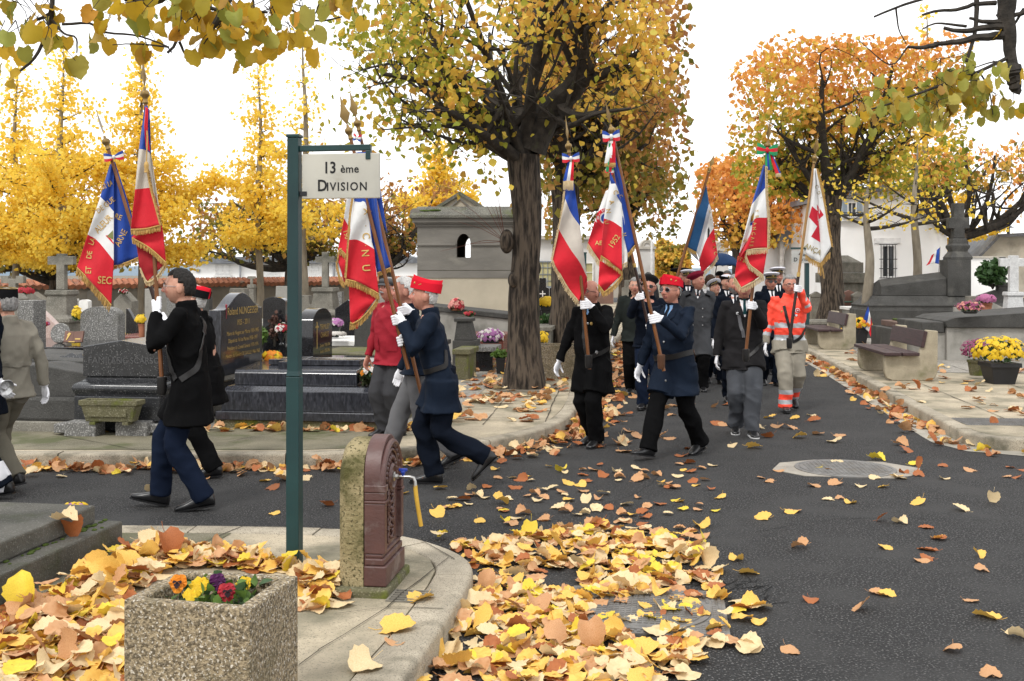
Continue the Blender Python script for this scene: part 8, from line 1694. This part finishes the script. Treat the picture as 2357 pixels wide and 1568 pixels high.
z = .35; Z = lambda l: [(a * z, b_ * z) for a, b_ in l]
near_tree('linden leaning in from the left with golden leaves hanging across the top', [(-3.4, 4.9, KZ), (-3.3, 4.95, 1.6), (-2.9, 5.0, 3.0), (-1.9, 5.0, 3.75)], .16, 5.0,
  [(20, 20, 10, 30), (50, 60, 12, 26), (90, 100, 14, 30), (20, 110, 10, 26), (110, 40, 6, 22), (140, 30, 3, 14), (120, 110, 5, 16), (205, 75, 3, 12), (260, 20, 12, 30), (300, 15, 14, 26), (340, 10, 12, 24), (260, 70, 6, 16), (310, 62, 10, 26), (350, 60, 10, 24), (400, 20, 16, 30), (440, 30, 16, 26), (460, 80, 14, 26), (500, 110, 16, 26), (520, 60, 16, 30), (560, 100, 14, 24), (600, 120, 8, 20), (590, 50, 14, 28), (640, 75, 14, 26), (670, 110, 9, 20), (690, 30, 14, 28), (660, 20, 12, 26), (720, 75, 5, 14), (800, 30, 12, 22), (820, 10, 9, 18), (560, 10, 14, 40), (480, 5, 12, 40), (740, 5, 8, 30), (325, 120, 2, 6)],
  [(.014, Z([(380, -360), (345, -60), (330, 90), (240, 130), (160, 190)]), 0), (.012, Z([(345, -40), (340, 130), (300, 230), (230, 380), (80, 510)]), .05), (.007, Z([(340, 130), (420, 220), (500, 250), (505, 350)]), 0), (.007, Z([(410, 160), (600, 155), (700, 215), (900, 235), (1110, 310), (1130, 345)]), 0), (.014, Z([(1320, -340), (1230, -60), (1190, 180), (1160, 270), (1130, 330), (1100, 350)]), 0), (.007, Z([(1180, 275), (1220, 360), (1290, 420)]), 0), (.005, Z([(1110, 310), (900, 290), (740, 295)]), 0), (.034, Z([(700, -350), (790, -80), (900, 5), (1000, 10), (1120, -70), (1180, -340)]), .1), (.030, Z([(1640, -340), (1560, -160), (1500, 0), (1440, 110), (1410, 165)]), 0), (.014, Z([(1120, -340), (1200, -40), (1400, 60), (1600, 70), (1760, 82)]), 0), (.007, Z([(1460, 100), (1600, 200), (1700, 260), (1850, 275)]), 0), (.008, Z([(1760, -340), (1800, -40), (1960, 90), (2090, 140), (2250, 110)]), 0), (.006, Z([(1440, 120), (1400, 200), (1340, 290)]), 0), (.09, [(-400, -260), (0, -190), (350, -130), (620, -120), (900, -200)], .1)],
  [(165, 160), (25, 190), (212, 112), (328, 128), (0, 180), (335, 140)], .080, [L_fgold, L_fgold, L_fgold, L_fgreen], 71, .16)
z = .338; Zr = lambda l: [(1650 + a * z, b_ * z) for a, b_ in l]
near_tree('linden at the upper right corner with hanging cut limb and pale green leaves', [(6.3, 11.6, KZ), (6.2, 11.4, 2.4), (5.9, 10.6, 4.2), (4.95, 8.45, 4.95)], .24, 8.3,
  [(1985, 258, 10, 20), (2020, 232, 10, 22), (2055, 250, 12, 24), (2095, 258, 14, 24), (2130, 225, 14, 26), (2165, 205, 16, 26), (2195, 190, 16, 24), (2230, 180, 14, 26), (2255, 215, 14, 24), (2190, 245, 14, 26), (2155, 262, 12, 22), (2285, 240, 9, 20), (2290, 170, 9, 22), (2330, 235, 5, 12), (2165, 165, 10, 24), (2110, 185, 8, 24), (2215, 150, 6, 20), (2240, 255, 6, 16)],
  [(.082, Zr([(1975, -140), (1976, 20), (1990, 260), (2020, 480)]), 0), (.075, Zr([(2010, 470), (2030, 560), (2040, 632)]), 0), (.030, Zr([(1960, 185), (1800, 190), (1700, 212), (1545, 190)]), 0), (.036, Zr([(1970, 240), (1760, 262), (1620, 290), (1480, 300)]), 0), (.022, Zr([(1500, 305), (1400, 325), (1300, 318)]), 0), (.024, Zr([(1950, 150), (1830, 150), (1720, 122)]), 0), (.026, Zr([(1975, -130), (1790, -60), (1765, 120), (1750, 260), (1700, 420)]), 0), (.018, Zr([(1980, -120), (1560, -50), (1350, 10), (1200, 60), (1070, 115)]), 0), (.020, Zr([(1900, 20), (1760, 30), (1640, 65), (1500, 75), (1400, 100)]), 0), (.012, Zr([(1700, 180), (1500, 160), (1400, 200)]), 0), (.007, Zr([(1300, 320), (1180, 440), (960, 270)]), .1), (.008, Zr([(1220, 60), (1240, 200), (1290, 300)]), .1), (.007, Zr([(1950, 420), (1850, 430), (1650, 500)]), 0), (.012, Zr([(2090, 60), (1990, 200), (1900, 100)]), .1), (.03, Zr([(2200, 20), (2080, 90), (1990, 110)]), 0), (.015, Zr([(2005, 380), (1760, 500), (1500, 590), (1200, 700), (1000, 760)]), 0), (.008, Zr([(1780, 480), (1850, 600), (1880, 780)]), 0), (.12, [(2310, -40), (2400, -150), (2520, -260), (2660, -330)], 0)],
  [(2282, 268), (2345, 275), (2300, 95)], .092, [L_fgreen, L_fgreen, L_fgold], 72, .14)
# ------------------------------------------------------------------ fallen leaves
V_ = lambda n, a, b2: mat(n, a, b2, scale=28, rough=.6, lo=.42, hi=.7, transl=.15, spec=.3, stain=(tuple(x * .45 for x in a), 40, .62, .72))
FALL = {'golden yellow': V_('fallen_gold', (.80, .51, .12), (.68, .38, .07)), 'pale cream': V_('fallen_cream', (.74, .58, .34), (.64, .47, .25)), 'orange tan': V_('fallen_tan', (.57, .32, .16), (.46, .22, .09)), 'rust brown': V_('fallen_rust', (.40, .135, .045), (.29, .09, .03)), 'lemon yellow': V_('fallen_lemon', (.76, .58, .06), (.64, .46, .05))}
fm = list(FALL.values()); fk = list(FALL)
proto = {}
for i, (Vt, Ft) in enumerate(T_fall):
    for kname in fk:
        b = MB(); b.add(Vt.tolist(), Ft.tolist()); y0 = Vt[2][1]; b.tube([(0, y0, .004), (.03, y0 - .22, .03), (.02, y0 - .42, .10 + .05 * (i % 3))], [.012, .010, .012], 4)
        me = b.mesh('fallen_leaf'); me.materials.append(FALL[kname]); me.polygons.foreach_set('use_smooth', [True] * len(me.polygons)); proto[(i, kname)] = me
rl = np.random.default_rng(77); nleaf = [0]
def leaf_obj(p, size, kname, where, grp, flat=.75):
    M = frames(1, rl, .1, flat)[0]; 
    if M[2, 2] < 0 and rl.random() < .8: M[:, 2] *= -1; M[:, 0] *= -1
    o = bpy.data.objects.new('fallen_leaf', proto[(int(rl.integers(0, 8)), kname)]); q = Matrix([[*M[0], 0], [*M[1], 0], [*M[2], 0], [0, 0, 0, 1]]); COL.objects.link(o)
    mz_ = min((q @ v.co).z for v in o.data.vertices); o.matrix_world = Matrix.Translation((p[0], p[1], p[2] - mz_ * size * .8)) @ q @ Matrix.Scale(size, 4); tag(o, f'{kname} fallen leaf {where}', 'fallen leaf', f'{kname} fallen leaves {grp}'); nleaf[0] += 1
def inpoly(x, y, poly):
    c = False; n = len(poly); j = n - 1
    for i in range(n):
        (xi, yi), (xj, yj) = poly[i], poly[j]
        if (yi > y) != (yj > y) and x < (xj - xi) * (y - yi) / (yj - yi) + xi: c = not c
        j = i
    return c
def gpoly(px, z): return [tuple(GP(u, v, z).to_2d()) for u, v in px]
def sample(poly, n, edge=0.0):
    xs = [p[0] for p in poly]; ys = [p[1] for p in poly]; o = []
    while len(o) < n:
        x, y = rl.uniform(min(xs), max(xs)), rl.uniform(min(ys), max(ys))
        if inpoly(x, y, poly) and (edge == 0 or noise.noise(Vector((x * 2.2, y * 2.2, 3))) > -edge + rl.normal() * .15): o.append((x, y))
    return o
def litter(label, pts, z, h, size, w_, flat=.66, name='leaf_litter'):
    """uncountable leaves lying over one another: one object"""
    n = len(pts); pos = np.array([(x, y, z + .012 + abs(rl.normal()) * h * (.6 + noise.noise(Vector((x * 3, y * 3, 0))))) for x, y in pts]); M = frames(n, rl, .1, flat); neg = (M[:, 2, 2] < 0) & (rl.random(n) < .75); M[neg, :, 2] *= -1; M[neg, :, 0] *= -1
    V, Fc, own = scatter(T_fall, pos, size * rl.uniform(.65, 1.2, n), rl, M=M); V[:, 2] = np.maximum(V[:, 2], z + .003 + rl.uniform(0, .004, len(V))); k = rl.choice(5, n, p=w_); o = big_mesh(name, V, Fc, fm, None, False, k[own], smooth=True); tag(o, label, 'leaf litter', kind='stuff'); return pos
G5 = [.31, .34, .18, .09, .08]; O5 = [.10, .16, .42, .30, .02]
pA = gpoly([(925, 1600), (965, 1505), (1050, 1400), (1090, 1330), (1075, 1285), (985, 1238), (1090, 1250), (1280, 1222), (1480, 1222), (1600, 1245), (1655, 1320), (1640, 1362), (1480, 1380), (1350, 1400), (1340, 1450), (1480, 1490), (1640, 1480), (1560, 1560), (1480, 1600)], 0)
litter('thick drift of golden and cream leaves against the front kerb on the road', sample(pA, 900, .28), 0, .026, .092, G5, .72)
litter('loose leaves around the half buried manhole', sample(gpoly([(1280, 1380), (1640, 1360), (1770, 1400), (1760, 1500), (1640, 1560), (1400, 1600), (1250, 1500)], 0), 90), 0, .015, .10, G5, .85)
pB1 = gpoly([(-60, 1660), (-60, 1462), (60, 1402), (150, 1362), (250, 1305), (290, 1275), (400, 1258), (420, 1300), (290, 1372), (284, 1600)], KZ); pB2 = gpoly([(290, 1268), (330, 1245), (470, 1268), (660, 1296), (790, 1310), (795, 1365), (740, 1410), (690, 1400), (690, 1320), (430, 1305)], KZ)
litter('deep drift of yellow leaves between the foreground slab and the planter', sample(pB1, 900), KZ, .04, .100, G5, .72); litter('drift of yellow leaves behind the planter and the sign post', sample(pB2, 420, .4), KZ, .035, .105, G5, .6)
def along(kl, a, b2, n, off, sp): 
    o = []
    ln = smooth_line(kl, .1); L0 = [p for p in ln if a(p)]
    for _ in range(n):
        i = int(rl.integers(1, len(L0) - 1)); p = L0[i]; t = (L0[i + 1] - L0[i - 1]).normalized(); q = p + Vector((-t.y, t.x, 0)) * (off + b2 * abs(rl.normal()) * sp); o.append((q.x, q.y))
    return o
litter('line of orange leaves in the gutter along the left kerb', along(left_k, lambda p: -5.5 < p.x < -.3 and p.y < 12, -1, 300, -.03, .12), 0, .035, .098, [.12, .22, .40, .24, .02], .35)
litter('orange leaves heaped in the gutter at the rounded left corner', along(left_k, lambda p: -.5 < p.x and p.y < 15.5, -1, 330, -.02, .20), 0, .035, .10, O5, .4)
litter('orange leaves along the gutter of the receding left kerb', along(left_k, lambda p: 14.5 < p.y < 42, -1, 620, .0, .55), 0, .02, .16, O5, .6)
litter('orange leaves along the gutter of the right kerb', along(right_k, lambda p: p.x < 8.6 and p.y < 40, 1, 520, .02, .16), 0, .03, .12, O5, .45)
litter('brown leaves at the foot of the left graves', [(rl.uniform(-4.6, -.7), 11.0 + rl.normal() * .09) for _ in range(110)], KZ, .03, .12, O5, .4)
litter('orange leaves lying on the pavement below the great linden', sample([(-.9, 11.6), (.3, 11.6), (.75, 15), (1.0, 20), (-.6, 20), (-1.2, 14)], 260, .25), KZ, .02, .14, O5, .7)
litter('scattered orange leaves on the right pavement and graves', sample([(4.9, 11.2), (8.5, 11.5), (10, 22), (7.4, 26), (6.2, 20)], 130, .1), KZ, .015, .13, O5, .7)
litter('far yellow leaf carpet between the right graves', sample([(7.7, 30), (13, 29), (14, 36), (8.6, 38)], 700), KZ + .004, .015, .2, [.4, .1, .1, .05, .35], .8)
litter('small distant leaves on the receding road', sample([(1.2, 16), (5.4, 17), (8, 42), (5, 42)], 130), 0, .01, .15, O5, .8)
litter('many small leaves dropped on the asphalt between the drift and the walkers', sample(gpoly([(1060, 1210), (1000, 1130), (1180, 1070), (1640, 1065), (1700, 1300), (1560, 1225), (1250, 1215)], 0), 85), 0, .006, .085, [.15, .3, .35, .15, .05], .88)
# single leaves, every one an object
nm = lambda w_: fk[int(rl.choice(5, p=w_))]
for u, v, kn, sz in ((890, 1450, 'golden yellow', .15), (852, 1530, 'pale cream', .15), (905, 1478, 'orange tan', .09), (975, 1376, 'golden yellow', .13), (765, 1395, 'pale cream', .12), (725, 1375, 'pale cream', .15)): leaf_obj(GP(u, v, KZ), sz, kn, 'on the beige pavement beside the fountain', 'on the front pavement')
for u, v, zz, kn in ((138, 1196, KZ + .263, 'pale cream'), (165, 1238, KZ + .158, 'rust brown')): leaf_obj(GP(u, v, zz), .12, kn, 'lying alone on the foreground slab grave', 'on the slab grave')
leaf_obj(P(2112, 1082, 9.4), .11, 'rust brown', 'fluttering in the air above the octagonal manhole', 'in the air', .1)
for x, y in sample(pA, 70, .42): leaf_obj((x, y, .028), rl.uniform(.085, .13), nm(G5), 'on top of the drift by the front kerb', 'on the kerb drift', .5)
for x, y in sample(pB1, 45): leaf_obj((x, y, KZ + .06), rl.uniform(.10, .145), nm(G5), 'on top of the drift beside the planter', 'on the planter drift', .4)
for x, y in sample(gpoly([(1120, 1230), (1050, 1130), (1300, 1070), (1700, 1065), (2357, 1060), (2357, 1568), (1720, 1568), (1700, 1330), (1500, 1215)], 0), 92): leaf_obj((x, y, .0), rl.uniform(.07, .115), nm([.16, .26, .36, .16, .06]), 'lying on the dark asphalt in the foreground', 'on the near road', .8)
for x, y in sample(gpoly([(100, 1090), (1100, 1080), (1000, 1200), (300, 1205)], 0), 16): leaf_obj((x, y, .0), rl.uniform(.08, .12), nm([.2, .2, .4, .2, .0]), 'on the asphalt where the left walkers pass', 'on the left road', .75)
for x, y in sample(gpoly([(1340, 1060), (1420, 930), (1860, 930), (2180, 1060)], 0), 44): leaf_obj((x, y, .0), rl.uniform(.10, .15), nm(O5), 'on the asphalt among the marching bearers', 'on the middle road', .8)
for x, y in sample(gpoly([(1960, 880), (2357, 900), (2357, 955), (2120, 935)], KZ), 14): leaf_obj((x, y, KZ), rl.uniform(.10, .14), nm(O5), 'on the right pavement near the benches', 'on the right pavement', .75)
bpy.data.scenes.remove(TMP)
